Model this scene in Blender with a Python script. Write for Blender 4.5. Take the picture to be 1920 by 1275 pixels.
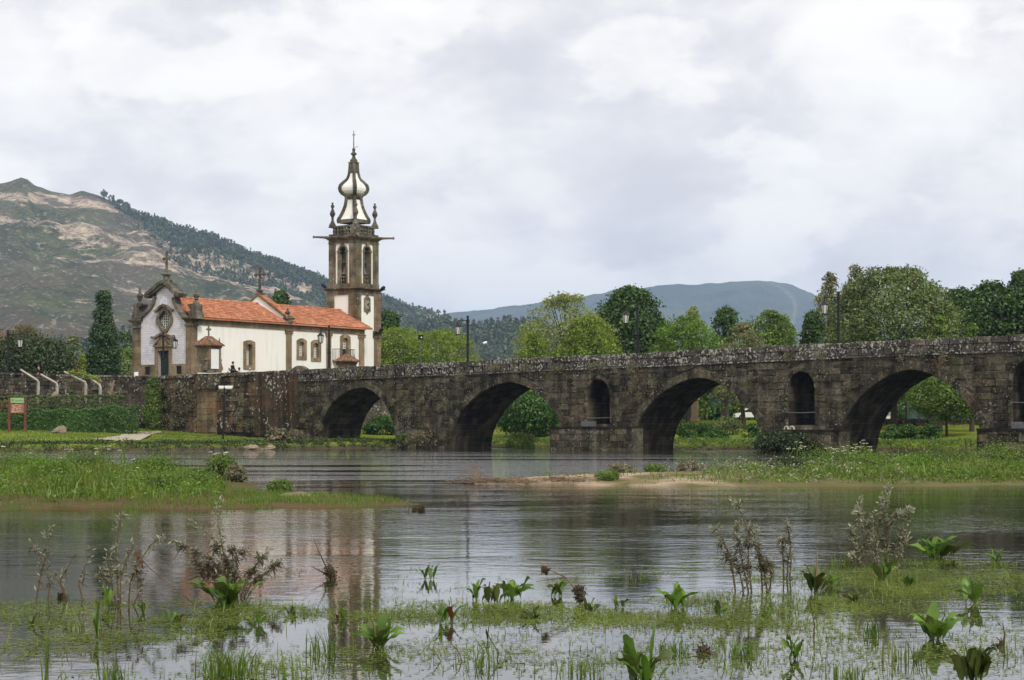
import bpy, math, random
import numpy as np
from mathutils import Vector, noise as mnoise
from mathutils.geometry import tessellate_polygon

R = math.radians
for o in list(bpy.data.objects):
    bpy.data.objects.remove(o)
scene = bpy.context.scene
C = scene.collection

# ------------------------------------------------------------ camera, sky, sun, exposure
FPX, HC, YH = 3600.0, 1.8, 800.0           # focal length in photo pixels, eye height, horizon row
cam_d = bpy.data.cameras.new('camera')
cam_d.sensor_width = 36.0
cam_d.lens = FPX / 1920 * 36
cam_d.shift_y = (YH - 637.5) / 1920
cam_d.clip_start = 0.3
cam_d.clip_end = 40000
cam = bpy.data.objects.new('camera', cam_d)
cam.location = (0, 0, HC)
cam.rotation_euler = (R(90), 0, 0)
C.objects.link(cam)
scene.camera = cam

SUN_DIR = Vector((0.30, -0.72, 0.80)).normalized()     # towards the sun
SUN_EL = math.asin(SUN_DIR.z)
SUN_ROT = math.atan2(SUN_DIR.x, SUN_DIR.y)

world = bpy.data.worlds.new('World')
scene.world = world
world.use_nodes = True
wt = world.node_tree
wt.nodes.clear()
def wn(t, **kw):
    n = wt.nodes.new(t)
    for k, v in kw.items():
        setattr(n, k, v)
    return n
w_out = wn('ShaderNodeOutputWorld')
w_bg = wn('ShaderNodeBackground')
w_bg.inputs['Strength'].default_value = 0.10
w_sky = wn('ShaderNodeTexSky', sky_type='NISHITA', sun_disc=False)
w_sky.sun_elevation = SUN_EL
w_sky.sun_rotation = SUN_ROT
w_tc = wn('ShaderNodeTexCoord')
def cloud_noise(scale, detail, rough, loc, dist=0.0):
    mp = wn('ShaderNodeMapping')
    mp.inputs['Scale'].default_value = scale
    mp.inputs['Location'].default_value = loc
    wt.links.new(w_tc.outputs['Generated'], mp.inputs['Vector'])
    nz = wn('ShaderNodeTexNoise')
    nz.inputs['Scale'].default_value = 1.0
    nz.inputs['Detail'].default_value = detail
    nz.inputs['Roughness'].default_value = rough
    nz.inputs['Distortion'].default_value = dist
    wt.links.new(mp.outputs[0], nz.inputs['Vector'])
    return nz.outputs['Fac']
def wmath(op, a, b):
    n = wn('ShaderNodeMath', operation=op)
    for i, v in enumerate((a, b)):
        if isinstance(v, (int, float)):
            n.inputs[i].default_value = v
        else:
            wt.links.new(v, n.inputs[i])
    return n.outputs[0]
cl_a = cloud_noise((6.5, 6.5, 11.5), 5.0, 0.50, (3.1, 1.7, 0.45), 0.25)
cl_b = cloud_noise((17.0, 17.0, 31.0), 6.0, 0.55, (0.3, 5.2, 2.1), 0.2)
cl_c = cloud_noise((7.5, 7.5, 14.0), 7.0, 0.52, (6.4, 2.9, 1.3), 0.1)
w_edge = wn('ShaderNodeMapRange', interpolation_type='SMOOTHSTEP')          # cumulus tops with a defined edge
wt.links.new(cl_c, w_edge.inputs[0])
for i_, v_ in ((1, 0.49), (2, 0.56), (3, -0.035), (4, 0.055)): w_edge.inputs[i_].default_value = v_
cl = wmath('ADD', wmath('ADD', wmath('MULTIPLY', cl_a, 0.62), wmath('MULTIPLY', cl_b, 0.38)), w_edge.outputs[0])
w_rmp = wn('ShaderNodeValToRGB')
els = w_rmp.color_ramp.elements
els[0].position, els[0].color = 0.36, (0.660, 0.640, 0.655, 1)
els[1].position, els[1].color = 0.585, (0.960, 0.930, 0.880, 1)
e = els.new(0.445); e.color = (0.765, 0.740, 0.742, 1)
e = els.new(0.505); e.color = (0.880, 0.848, 0.818, 1)
wt.links.new(cl, w_rmp.inputs[0])
w_up = wn('ShaderNodeMix', data_type='RGBA', blend_type='MULTIPLY')
w_up.inputs[0].default_value = 1.0
wt.links.new(w_rmp.outputs[0], w_up.inputs[6])
w_up.inputs[7].default_value = (11.6, 11.6, 11.6, 1)
w_mix = wn('ShaderNodeMix', data_type='RGBA')
w_mix.inputs[0].default_value = 0.965
wt.links.new(w_sky.outputs[0], w_mix.inputs[6])
wt.links.new(w_up.outputs[2], w_mix.inputs[7])
wt.links.new(w_mix.outputs[2], w_bg.inputs['Color'])
wt.links.new(w_bg.outputs[0], w_out.inputs[0])

sun_d = bpy.data.lights.new('sun', 'SUN')
sun_d.energy = 2.4
sun_d.angle = R(12)
sun_d.color = (1.0, 0.96, 0.88)
sun = bpy.data.objects.new('sun', sun_d)
sun.rotation_euler = SUN_DIR.to_track_quat('Z', 'Y').to_euler()
sun.location = (60, -40, 120)
C.objects.link(sun)

scene.view_settings.view_transform = 'Standard'
scene.view_settings.look = 'None'
scene.view_settings.exposure = 0.15
scene.view_settings.gamma = 1.0
scene.view_settings.use_curve_mapping = False
scene.render.engine = 'CYCLES'
scene.cycles.max_bounces = 6
scene.cycles.volume_bounces = 1
scene.cycles.transparent_max_bounces = 6

# ------------------------------------------------------------ helpers
def W(px, py, Y):
    """point at depth Y seen at photo pixel (px, py)"""
    return ((px - 960) / FPX * Y, Y, HC + (YH - py) / FPX * Y)
def G(px, py, z=0.0):
    """point on the level z seen at a photo pixel"""
    Y = FPX * (HC - z) / (py - YH)
    return ((px - 960) / FPX * Y, Y, z)

class Frame:
    """vertical plane: origin on the ground plan, u along it, n outwards"""
    def __init__(s, o, u, out):
        s.o, s.u, s.out = o, u, out
    def p(s, u, z, n=0.0):
        return (s.o[0] + u * s.u[0] + n * s.out[0], s.o[1] + u * s.u[1] + n * s.out[1], z)
    def at(s, px, py, n=0.0):
        k = (px - 960) / FPX
        ox, oy = s.o[0] + n * s.out[0], s.o[1] + n * s.out[1]
        t = (k * oy - ox) / (s.u[0] - k * s.u[1])
        Y = oy + t * s.u[1]
        return (t, HC + (YH - py) / FPX * Y)

class MB:
    def __init__(s):
        s.v, s.f, s.m = [], [], []
    def quad(s, a, b, c, d, m=0):
        i = len(s.v); s.v += [a, b, c, d]; s.f.append((i, i+1, i+2, i+3)); s.m.append(m)
    def hexa(s, p, m=0):
        """p: 4 bottom points then 4 top points, same order"""
        i = len(s.v); s.v += list(p)
        for q in ((3,2,1,0), (4,5,6,7), (0,1,5,4), (1,2,6,5), (2,3,7,6), (3,0,4,7)):
            s.f.append(tuple(i+k for k in q)); s.m.append(m)
    def box(s, x0, x1, y0, y1, z0, z1, m=0):
        s.hexa([(x0,y0,z0),(x1,y0,z0),(x1,y1,z0),(x0,y1,z0),(x0,y0,z1),(x1,y0,z1),(x1,y1,z1),(x0,y1,z1)], m)
    def fbox(s, F, u0, u1, z0, z1, n0, n1, m=0):
        s.hexa([F.p(u0,z0,n1),F.p(u1,z0,n1),F.p(u1,z0,n0),F.p(u0,z0,n0),
                F.p(u0,z1,n1),F.p(u1,z1,n1),F.p(u1,z1,n0),F.p(u0,z1,n0)], m)
    def tube(s, pts, rad, sides=6, cap=True, m=0):
        n = len(pts); base = len(s.v)
        pts = [Vector(p) for p in pts]
        ref = None
        for i, p in enumerate(pts):
            d = (pts[min(i+1, n-1)] - pts[max(i-1, 0)])
            if d.length < 1e-9: d = Vector((0,0,1))
            d.normalize()
            if ref is None:
                ref = Vector((1,0,0)) if abs(d.x) < .8 else Vector((0,1,0))
            a = d.cross(ref)
            if a.length < 1e-6: a = d.cross(Vector((0,1,.1)))
            a.normalize(); b = d.cross(a)
            ref = b.cross(d) if False else ref
            r = rad[i] if not isinstance(rad, (int, float)) else rad
            for k in range(sides):
                t = 2*math.pi*k/sides
                q = p + a*(r*math.cos(t)) + b*(r*math.sin(t))
                s.v.append(tuple(q))
        for i in range(n-1):
            for k in range(sides):
                k2 = (k+1) % sides
                s.f.append((base+i*sides+k, base+i*sides+k2, base+(i+1)*sides+k2, base+(i+1)*sides+k)); s.m.append(m)
        if cap:
            s.f.append(tuple(base+k for k in range(sides))[::-1]); s.m.append(m)
            s.f.append(tuple(base+(n-1)*sides+k for k in range(sides))); s.m.append(m)
    def lathe(s, c, prof, sides=10, rot=0.0, m=0):
        """prof: list of (radius, z) from bottom to top round the vertical through c"""
        base = len(s.v); n = len(prof)
        for r, z in prof:
            for k in range(sides):
                t = rot + 2*math.pi*k/sides
                s.v.append((c[0]+r*math.cos(t), c[1]+r*math.sin(t), c[2]+z))
        for i in range(n-1):
            for k in range(sides):
                k2 = (k+1) % sides
                s.f.append((base+i*sides+k, base+i*sides+k2, base+(i+1)*sides+k2, base+(i+1)*sides+k)); s.m.append(m)
        s.f.append(tuple(base+k for k in range(sides))[::-1]); s.m.append(m)
        s.f.append(tuple(base+(n-1)*sides+k for k in range(sides))); s.m.append(m)
    def prism(s, F, poly, n0, n1, holes=(), m=0, back=True, reveal=True):
        """polygon (u,z) with holes, extruded from n0 (back) to n1 (front)"""
        loops = [list(poly)] + [list(h) for h in holes]
        flat = [q for l in loops for q in l]
        tris = tessellate_polygon([[Vector((q[0], q[1], 0)) for q in l] for l in loops])
        b = len(s.v); N = len(flat)
        s.v += [F.p(q[0], q[1], n1) for q in flat] + [F.p(q[0], q[1], n0) for q in flat]
        for t in tris:
            s.f.append((b+t[0], b+t[1], b+t[2])); s.m.append(m)
            if back:
                s.f.append((b+N+t[2], b+N+t[1], b+N+t[0])); s.m.append(m)
        i0 = 0
        for li, l in enumerate(loops):
            L = len(l)
            if li == 0 or reveal:
                for k in range(L):
                    a, c = i0+k, i0+(k+1) % L
                    s.f.append((b+a, b+c, b+N+c, b+N+a)); s.m.append(m)
            i0 += L
    def band(s, F, pts, th, n0, n1, m=0):
        """thick moulding following a line of (u,z) points"""
        L = []
        for i, p in enumerate(pts):
            a, c = pts[max(i-1, 0)], pts[min(i+1, len(pts)-1)]
            dx, dz = c[0]-a[0], c[1]-a[1]
            l = math.hypot(dx, dz) or 1
            L.append((-dz/l*th/2, dx/l*th/2))
        for i in range(len(pts)-1):
            a, c = pts[i], pts[i+1]; oa, oc = L[i], L[i+1]
            q = [(a[0]-oa[0],a[1]-oa[1]), (c[0]-oc[0],c[1]-oc[1]), (c[0]+oc[0],c[1]+oc[1]), (a[0]+oa[0],a[1]+oa[1])]
            s.hexa([F.p(*q[0],n1),F.p(*q[1],n1),F.p(*q[1],n0),F.p(*q[0],n0),
                    F.p(*q[3],n1),F.p(*q[2],n1),F.p(*q[2],n0),F.p(*q[3],n0)], m)

def wloc(o):
    v = Vector((0, 0, 0))
    while o is not None:
        v += o.location; o = o.parent
    return v
def tag(o, label=None, cat=None, group=None, kind=None):
    if label: o['label'] = label
    if cat: o['category'] = cat
    if group: o['group'] = group
    if kind: o['kind'] = kind
    return o
def link(o, parent=None, local=False):
    C.objects.link(o)
    if parent is not None:
        o.parent = parent
        if not local:
            o.location = -wloc(parent)
    return o
def mesh_of(name, mb, mats, smooth=False):
    me = bpy.data.meshes.new(name)
    me.from_pydata(mb.v, [], mb.f)
    if not isinstance(mats, (list, tuple)): mats = [mats]
    for mt in mats: me.materials.append(mt)
    if len(mats) > 1:
        me.polygons.foreach_set('material_index', mb.m)
    if smooth:
        me.polygons.foreach_set('use_smooth', [True]*len(me.polygons))
    return me
def add(name, mb, mats, parent=None, smooth=False, local=False):
    """one mesh object; geometry in world coordinates (or local to the parent)"""
    return link(bpy.data.objects.new(name, mesh_of(name, mb, mats, smooth)), parent, local)
def empty(name, loc, label=None, cat=None, group=None):
    o = bpy.data.objects.new(name, None)
    o.empty_display_size = 0.3
    o.location = loc
    C.objects.link(o)
    return tag(o, label, cat, group)
def np_mesh(name, V, F, mat, smooth=False):
    """V (n,3), F (m,k) with constant k"""
    me = bpy.data.meshes.new(name)
    V = np.ascontiguousarray(V, dtype=np.float32); F = np.ascontiguousarray(F, dtype=np.int32)
    m, k = F.shape
    me.vertices.add(len(V)); me.vertices.foreach_set('co', V.ravel())
    me.loops.add(m*k); me.loops.foreach_set('vertex_index', F.ravel())
    me.polygons.add(m)
    me.polygons.foreach_set('loop_start', np.arange(0, m*k, k, dtype=np.int32))
    me.polygons.foreach_set('loop_total', np.full(m, k, dtype=np.int32))
    if smooth: me.polygons.foreach_set('use_smooth', np.ones(m, dtype=bool))
    me.materials.append(mat)
    me.update(calc_edges=True)
    return me
def np_add(name, V, F, mat, parent=None, smooth=False, local=False):
    return link(bpy.data.objects.new(name, np_mesh(name, V, F, mat, smooth)), parent, local)
def copy_tree(o, parent=None):
    c = o.copy(); C.objects.link(c); c.parent = parent
    for ch in list(o.children): copy_tree(ch, c)
    return c
def interp(xs, x):
    """piecewise linear through [(x, y), ...]"""
    return float(np.interp(x, [a for a, _ in xs], [b for _, b in xs]))

# ------------------------------------------------------------ materials
class M:
    def __init__(s, name, rough=0.85, spec=0.25):
        s.m = bpy.data.materials.new(name); s.m.use_nodes = True
        s.nt = s.m.node_tree
        s.b = s.nt.nodes['Principled BSDF']
        s.b.inputs['Roughness'].default_value = rough
        s.b.inputs['Specular IOR Level'].default_value = spec
        s.geo = s.nt.nodes.new('ShaderNodeNewGeometry')
        s.pos = s.geo.outputs['Position']
    def n(s, t, **kw):
        nd = s.nt.nodes.new(t)
        for k, v in kw.items(): setattr(nd, k, v)
        return nd
    def put(s, sock, v):
        if hasattr(v, 'is_linked'): s.nt.links.new(v, sock)
        else: sock.default_value = v
    def noise(s, scale=1.0, detail=4.0, rough=0.55, sc=(1,1,1), dist=0.0, vec=None, loc=(0,0,0)):
        v = vec or s.pos
        if sc != (1,1,1) or loc != (0,0,0):
            mp = s.n('ShaderNodeMapping'); s.nt.links.new(v, mp.inputs[0])
            mp.inputs['Scale'].default_value = sc; mp.inputs['Location'].default_value = loc
            v = mp.outputs[0]
        nz = s.n('ShaderNodeTexNoise'); s.nt.links.new(v, nz.inputs['Vector'])
        nz.inputs['Scale'].default_value = scale; nz.inputs['Detail'].default_value = detail
        nz.inputs['Roughness'].default_value = rough; nz.inputs['Distortion'].default_value = dist
        return nz.outputs['Fac']
    def voro(s, scale, feature='F1', sc=(1,1,1), out='Distance'):
        v = s.pos
        if sc != (1,1,1):
            mp = s.n('ShaderNodeMapping'); s.nt.links.new(v, mp.inputs[0])
            mp.inputs['Scale'].default_value = sc; v = mp.outputs[0]
        nz = s.n('ShaderNodeTexVoronoi', feature=feature); s.nt.links.new(v, nz.inputs['Vector'])
        nz.inputs['Scale'].default_value = scale
        return nz.outputs[out]
    def ramp(s, fac, stops):
        r = s.n('ShaderNodeValToRGB'); s.put(r.inputs[0], fac)
        e = r.color_ramp.elements
        while len(e) < len(stops): e.new(0.5)
        for i, (p, c) in enumerate(stops):
            e[i].position = p
            if isinstance(c, (int, float)): c = (c, c, c)
            e[i].color = (c[0], c[1], c[2], 1)
        return r.outputs[0]
    def mix(s, fac, a, b, mode='MIX'):
        x = s.n('ShaderNodeMix', data_type='RGBA', blend_type=mode)
        s.put(x.inputs[0], fac)
        for i, v in ((6, a), (7, b)):
            if isinstance(v, tuple): x.inputs[i].default_value = (v[0], v[1], v[2], 1)
            else: s.put(x.inputs[i], v)
        return x.outputs[2]
    def math(s, op, a, b=0.0, clamp=False):
        x = s.n('ShaderNodeMath', operation=op); x.use_clamp = clamp
        s.put(x.inputs[0], a); s.put(x.inputs[1], b)
        return x.outputs[0]
    def rnd(s):
        oi = s.n('ShaderNodeObjectInfo')
        return s.math('FRACT', s.math('ADD', oi.outputs['Random'], s.geo.outputs['Random Per Island']))
    def bump(s, h, strength=0.5, dist=0.05):
        b = s.n('ShaderNodeBump'); s.put(b.inputs['Height'], h)
        b.inputs['Strength'].default_value = strength; b.inputs['Distance'].default_value = dist
        s.nt.links.new(b.outputs[0], s.b.inputs['Normal'])
    def color(s, v):
        if isinstance(v, tuple): v = (v[0], v[1], v[2], 1)
        s.put(s.b.inputs['Base Color'], v); return s

def plain(name, col, rough=0.7, var=0.18, scale=4.0, metal=0.0, spec=0.3, bump=0.0):
    m = M(name, rough, spec)
    k = m.ramp(m.noise(scale, 5), [(0.3, 1-var), (0.7, 1+var)])
    m.color(m.mix(1.0, tuple(col), k, 'MULTIPLY'))
    m.b.inputs['Metallic'].default_value = metal
    if bump: m.bump(m.noise(scale*4, 4), 0.4, bump)
    return m.m

def stone(name, dark, mid, lichen=(0.36,0.35,0.31), lich=0.62, rust=None, stain=0.5, per=0.35, bump=0.04, spot=5.0, moss=0.0, mott=0.3):
    """weathered granite: blotches, each block its own tone, rain streaks, lichen spots"""
    m = M(name, 0.92, 0.15)
    c = m.ramp(m.noise(0.9, 7, 0.62), [(0.32, dark), (0.66, mid)])
    if rust:
        c = m.mix(m.ramp(m.noise(0.45, 4, 0.5, loc=(7,3,1)), [(0.50, 0.0), (0.68, 0.75)]), c, rust)
    c = m.mix(1.0, c, m.ramp(m.rnd(), [(0.0, 1-per), (1.0, 1+per)]), 'MULTIPLY')
    st = m.ramp(m.noise(1.0, 4, 0.5, sc=(1.5,1.5,0.16)), [(0.40, 1-stain), (0.60, 1.1)])
    c = m.mix(1.0, c, st, 'MULTIPLY')
    c = m.mix(1.0, c, m.ramp(m.noise(5.5, 7, 0.75, loc=(6,6,2)), [(0.34, 1-mott), (0.66, 1+mott)]), 'MULTIPLY')
    if moss:
        c = m.mix(m.ramp(m.noise(0.7, 5, 0.6, loc=(2,9,4)), [(0.55, 0.0), (0.7, moss)]), c, (0.05, 0.062, 0.018))
    l1 = m.noise(spot, 3, 0.6)
    l2 = m.noise(0.5, 3, 0.5, loc=(4,4,4))
    lm = m.ramp(m.math('ADD', m.math('MULTIPLY', l1, 0.72), m.math('MULTIPLY', l2, 0.28)), [(lich, 0.0), (lich+0.045, 1.0)])
    c = m.mix(lm, c, lichen)
    m.color(c)
    m.bump(m.math('ADD', m.noise(7, 6, 0.65), m.math('MULTIPLY', lm, 0.1)), 0.7, bump)
    return m.m

def leaf(name, dark, light, trans=0.35, rough=0.6, big=0.35, extra=None):
    """leaf surfaces: every leaf its own tone, with lighter and darker sprays"""
    m = M(name, rough, 0.2)
    c = m.mix(m.rnd(), dark, light)
    k = m.ramp(m.noise(big, 3, 0.55), [(0.33, 0.72), (0.67, 1.25)])
    c = m.mix(1.0, c, k, 'MULTIPLY')
    if extra:
        c = m.mix(m.ramp(m.noise(big*0.6, 3, 0.5, loc=(5,1,2)), [(0.55, 0.0), (0.68, 0.8)]), c, extra)
    m.nt.nodes.remove(m.b)
    d = m.n('ShaderNodeBsdfDiffuse'); t = m.n('ShaderNodeBsdfTranslucent')
    m.put(d.inputs[0], c); m.put(t.inputs[0], c)
    x = m.n('ShaderNodeMixShader'); x.inputs[0].default_value = trans
    m.nt.links.new(d.outputs[0], x.inputs[1]); m.nt.links.new(t.outputs[0], x.inputs[2])
    g = m.n('ShaderNodeBsdfGlossy'); g.inputs['Roughness'].default_value = 0.45
    g.inputs[0].default_value = (0.8, 0.85, 0.8, 1)
    y = m.n('ShaderNodeMixShader'); y.inputs[0].default_value = 0.035
    m.nt.links.new(x.outputs[0], y.inputs[1]); m.nt.links.new(g.outputs[0], y.inputs[2])
    out = [n for n in m.nt.nodes if n.type == 'OUTPUT_MATERIAL'][0]
    m.nt.links.new(y.outputs[0], out.inputs[0])
    return m.m

MT = {}
MT['bridge'] = stone('bridge_stone', (0.029,0.026,0.018), (0.110,0.098,0.068), rust=(0.092,0.068,0.040), lichen=(0.30,0.29,0.235), lich=0.598, stain=0.45, per=0.6, spot=6.5, moss=0.75, mott=0.75)
MT['parapet'] = stone('parapet_stone', (0.034,0.030,0.024), (0.115,0.103,0.082), lich=0.535, stain=0.35, per=0.4, spot=5.5)
MT['joint'] = stone('pale_joint', (0.05,0.042,0.030), (0.15,0.13,0.095), lich=0.66, stain=0.4, per=0.0)
MT['mortar'] = stone('bridge_core', (0.012,0.009,0.007), (0.04,0.032,0.024), lich=0.66, stain=0.4, per=0.0)
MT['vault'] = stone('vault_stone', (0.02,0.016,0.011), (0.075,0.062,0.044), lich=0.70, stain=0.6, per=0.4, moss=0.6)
MT['bastion'] = stone('bastion_stone', (0.03,0.023,0.015), (0.125,0.098,0.066), rust=(0.15,0.085,0.042), lich=0.585, stain=0.6, per=0.4, spot=4.0, moss=0.5)
MT['pale_stone'] = stone('buttress_stone', (0.13,0.098,0.06), (0.26,0.20,0.125), rust=(0.22,0.13,0.06), lich=0.66, stain=0.35, per=0.2)
MT['rubble'] = stone('rubble_stone', (0.03,0.025,0.018), (0.12,0.10,0.075), lich=0.575, stain=0.3, per=0.5, moss=0.5)
MT['granite'] = stone('church_granite', (0.15,0.112,0.068), (0.30,0.225,0.14), lich=0.72, stain=0.25, per=0.14, bump=0.02, moss=0.15)
MT['old_granite'] = stone('tower_granite', (0.080,0.068,0.048), (0.25,0.21,0.145), rust=(0.23,0.145,0.055), lich=0.60, stain=0.4, per=0.22, bump=0.03, spot=4.5, moss=0.4)
MT['dark_granite'] = stone('spire_granite', (0.055,0.050,0.039), (0.185,0.168,0.128), lich=0.60, stain=0.35, per=0.2, spot=5.0, moss=0.4)

mm = M('white_render', 0.9, 0.2)
c = mm.mix(mm.ramp(mm.noise(0.5, 5, 0.6), [(0.35, 0.0), (0.75, 0.35)]), (0.84,0.83,0.77), (0.78,0.76,0.68))
c = mm.mix(mm.ramp(mm.noise(1.0, 5, 0.6, sc=(1.8,1.8,0.22)), [(0.52, 0.0), (0.72, 0.45)]), c, (0.62,0.59,0.50))
mm.color(c); mm.bump(mm.noise(6, 4), 0.2, 0.01); MT['white'] = mm.m

mm = M('facade_tile', 0.35, 0.5)
mm.color(mm.mix(1.0, mm.mix(mm.rnd(), (0.60,0.575,0.60), (0.70,0.68,0.71)),
         mm.ramp(mm.noise(0.8, 4), [(0.35, 0.86), (0.65, 1.06)]), 'MULTIPLY')); MT['tile'] = mm.m
MT['grout'] = plain('tile_joint', (0.36,0.335,0.34), 0.9)
mm = M('painted_tile_panel', 0.35, 0.5)
mm.color(mm.ramp(mm.noise(3.2, 5, 0.6), [(0.38, (0.10,0.16,0.42)), (0.48, (0.42,0.48,0.66)), (0.60, (0.66,0.67,0.72))])); MT['azulejo'] = mm.m

mm = M('clay_roof_tile', 0.85, 0.2)
c = mm.mix(mm.rnd(), (0.34,0.118,0.058), (0.52,0.235,0.13))
c = mm.mix(1.0, c, mm.ramp(mm.noise(0.7, 5, 0.6), [(0.30, 0.75), (0.6, 1.06)]), 'MULTIPLY')
c = mm.mix(mm.ramp(mm.noise(2.4, 5, 0.6, loc=(3,3,3)), [(0.60, 0.0), (0.70, 0.6)]), c, (0.17,0.075,0.035))
mm.color(c); MT['clay'] = mm.m
mm = M('old_clay_tile', 0.9, 0.2)
c = mm.mix(mm.rnd(), (0.11,0.055,0.03), (0.24,0.12,0.07))
c = mm.mix(mm.ramp(mm.noise(5, 4), [(0.56, 0.0), (0.64, 0.8)]), c, (0.32,0.30,0.25)); mm.color(c); MT['old_clay'] = mm.m

MT['iron'] = plain('black_iron', (0.012,0.012,0.014), 0.5, metal=0.2)
MT['bronze'] = plain('green_bronze', (0.035,0.06,0.05), 0.6, metal=0.3)
MT['grey_bell'] = plain('grey_bell_metal', (0.13,0.13,0.115), 0.55, metal=0.3)
MT['door'] = plain('green_door_paint', (0.010,0.035,0.028), 0.5)
MT['bars'] = plain('white_window_bars', (0.72,0.72,0.68), 0.6, var=0.06)
MT['dark'] = plain('painted_opening_shade', (0.012,0.012,0.013), 0.9)  # near-black colour standing in for the shade inside the dado openings
mm = M('window_glass', 0.08, 0.5); mm.color((0.02,0.024,0.028)); MT['glass'] = mm.m
mm = M('lantern_glass', 0.25, 0.5); mm.color((0.52,0.52,0.47)); MT['lantern'] = mm.m
MT['white_metal'] = plain('white_lamp_metal', (0.78,0.78,0.78), 0.4, var=0.05)
MT['grey_metal'] = plain('grey_metal', (0.14,0.145,0.15), 0.5, metal=0.3)
MT['concrete'] = plain('post_concrete', (0.36,0.33,0.28), 0.9, var=0.25, scale=3)
MT['rock'] = stone('boulder_stone', (0.16,0.125,0.085), (0.34,0.27,0.19), lich=0.66, stain=0.2, per=0.1)
MT['bark'] = plain('bark', (0.055,0.043,0.031), 0.95, var=0.4, scale=6, bump=0.03)
MT['pale_bark'] = plain('pale_bark', (0.12,0.105,0.085), 0.95, var=0.35, scale=6, bump=0.03)
MT['twig'] = plain('willow_twig', (0.105,0.074,0.046), 0.9, var=0.35, scale=9)
MT['debris'] = plain('flood_debris', (0.075,0.054,0.034), 0.95, var=0.5, scale=12)
MT['dry'] = plain('dry_stalk', (0.19,0.135,0.085), 0.95, var=0.35, scale=5)
MT['umbel'] = plain('umbel_white', (0.50,0.50,0.38), 0.8, var=0.1)
MT['skin'] = plain('skin', (0.42,0.25,0.18), 0.6, var=0.08)
MT['hair'] = plain('dark_hair', (0.015,0.011,0.009), 0.6)
MT['wood'] = plain('sign_wood', (0.125,0.052,0.032), 0.8, var=0.3, scale=6)
# leaves
MT['l_spring'] = leaf('spring_leaf', (0.110,0.175,0.009), (0.270,0.360,0.030), 0.4)
MT['l_airy'] = leaf('airy_leaf', (0.150,0.190,0.026), (0.330,0.375,0.085), 0.4)
MT['l_dark'] = leaf('chestnut_leaf', (0.018,0.050,0.007), (0.078,0.150,0.024), 0.25)
MT['l_mid'] = leaf('green_leaf', (0.065,0.125,0.013), (0.175,0.260,0.038), 0.35)
MT['l_bright'] = leaf('bright_leaf', (0.065,0.145,0.008), (0.180,0.290,0.028), 0.4)
MT['l_willow'] = leaf('ash_leaf', (0.075,0.112,0.024), (0.200,0.245,0.078), 0.3)
MT['l_pale'] = leaf('pale_leaf', (0.120,0.130,0.034), (0.260,0.265,0.105), 0.4)
MT['l_cypress'] = leaf('cypress_leaf', (0.016,0.044,0.010), (0.055,0.110,0.024), 0.15)
MT['l_laurel'] = leaf('laurel_leaf', (0.016,0.055,0.007), (0.085,0.190,0.024), 0.25)
MT['l_brown'] = leaf('copper_leaf', (0.105,0.085,0.016), (0.190,0.140,0.036), 0.35)
MT['l_bush'] = leaf('clipped_dark_leaf', (0.018,0.036,0.007), (0.068,0.095,0.026), 0.2)
MT['l_grey'] = leaf('grey_green_leaf', (0.15,0.16,0.095), (0.36,0.36,0.245), 0.3, big=2.0)
MT['l_dock'] = leaf('dock_leaf', (0.060,0.125,0.013), (0.155,0.270,0.038), 0.35, big=3.0)
MT['l_dock2'] = leaf('dull_dock_leaf', (0.055,0.080,0.016), (0.120,0.150,0.038), 0.3, big=3.0, extra=(0.13,0.05,0.024))
MT['l_grass'] = leaf('grass_blade', (0.060,0.115,0.010), (0.175,0.260,0.030), 0.4, big=0.5, extra=(0.19,0.16,0.05))
MT['l_weed'] = leaf('water_weed', (0.105,0.150,0.018), (0.230,0.280,0.060), 0.4, big=0.8)
MT['l_ivy'] = leaf('ivy_leaf', (0.012,0.022,0.006), (0.045,0.065,0.018), 0.15, extra=(0.10,0.05,0.02))
MT['l_wall'] = leaf('wall_plant_leaf', (0.10,0.09,0.045), (0.27,0.235,0.14), 0.3, big=2.0, extra=(0.06,0.07,0.02))
MT['l_forest'] = leaf('forest_leaf', (0.034,0.056,0.022), (0.072,0.100,0.042), 0.1, big=0.02)
MT['l_red'] = leaf('red_leaf', (0.11,0.035,0.018), (0.22,0.075,0.03), 0.3)
MT['l_fringe'] = leaf('shore_stubble', (0.10,0.085,0.022), (0.20,0.150,0.050), 0.3, big=0.9, extra=(0.15,0.07,0.035))
MT['l_hedge'] = leaf('hedge_leaf', (0.030,0.058,0.010), (0.110,0.155,0.032), 0.25)
# ------------------------------------------------------------ plan frames
BF = Frame((-16.0, 168.0), (0.73, -0.6835), (-0.6835, -0.73))          # near face of the bridge
SA = (0.574, 0.819)
CX = -29.72; CY = 178.0
SF = Frame((CX, CY), SA, (0.819, -0.574))                              # long side wall of the church
FF = Frame((CX, CY), (-0.819, 0.574), (-0.574, -0.819))                # its facade
TERR = 5.55                                                            # level of the church terrace

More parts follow.
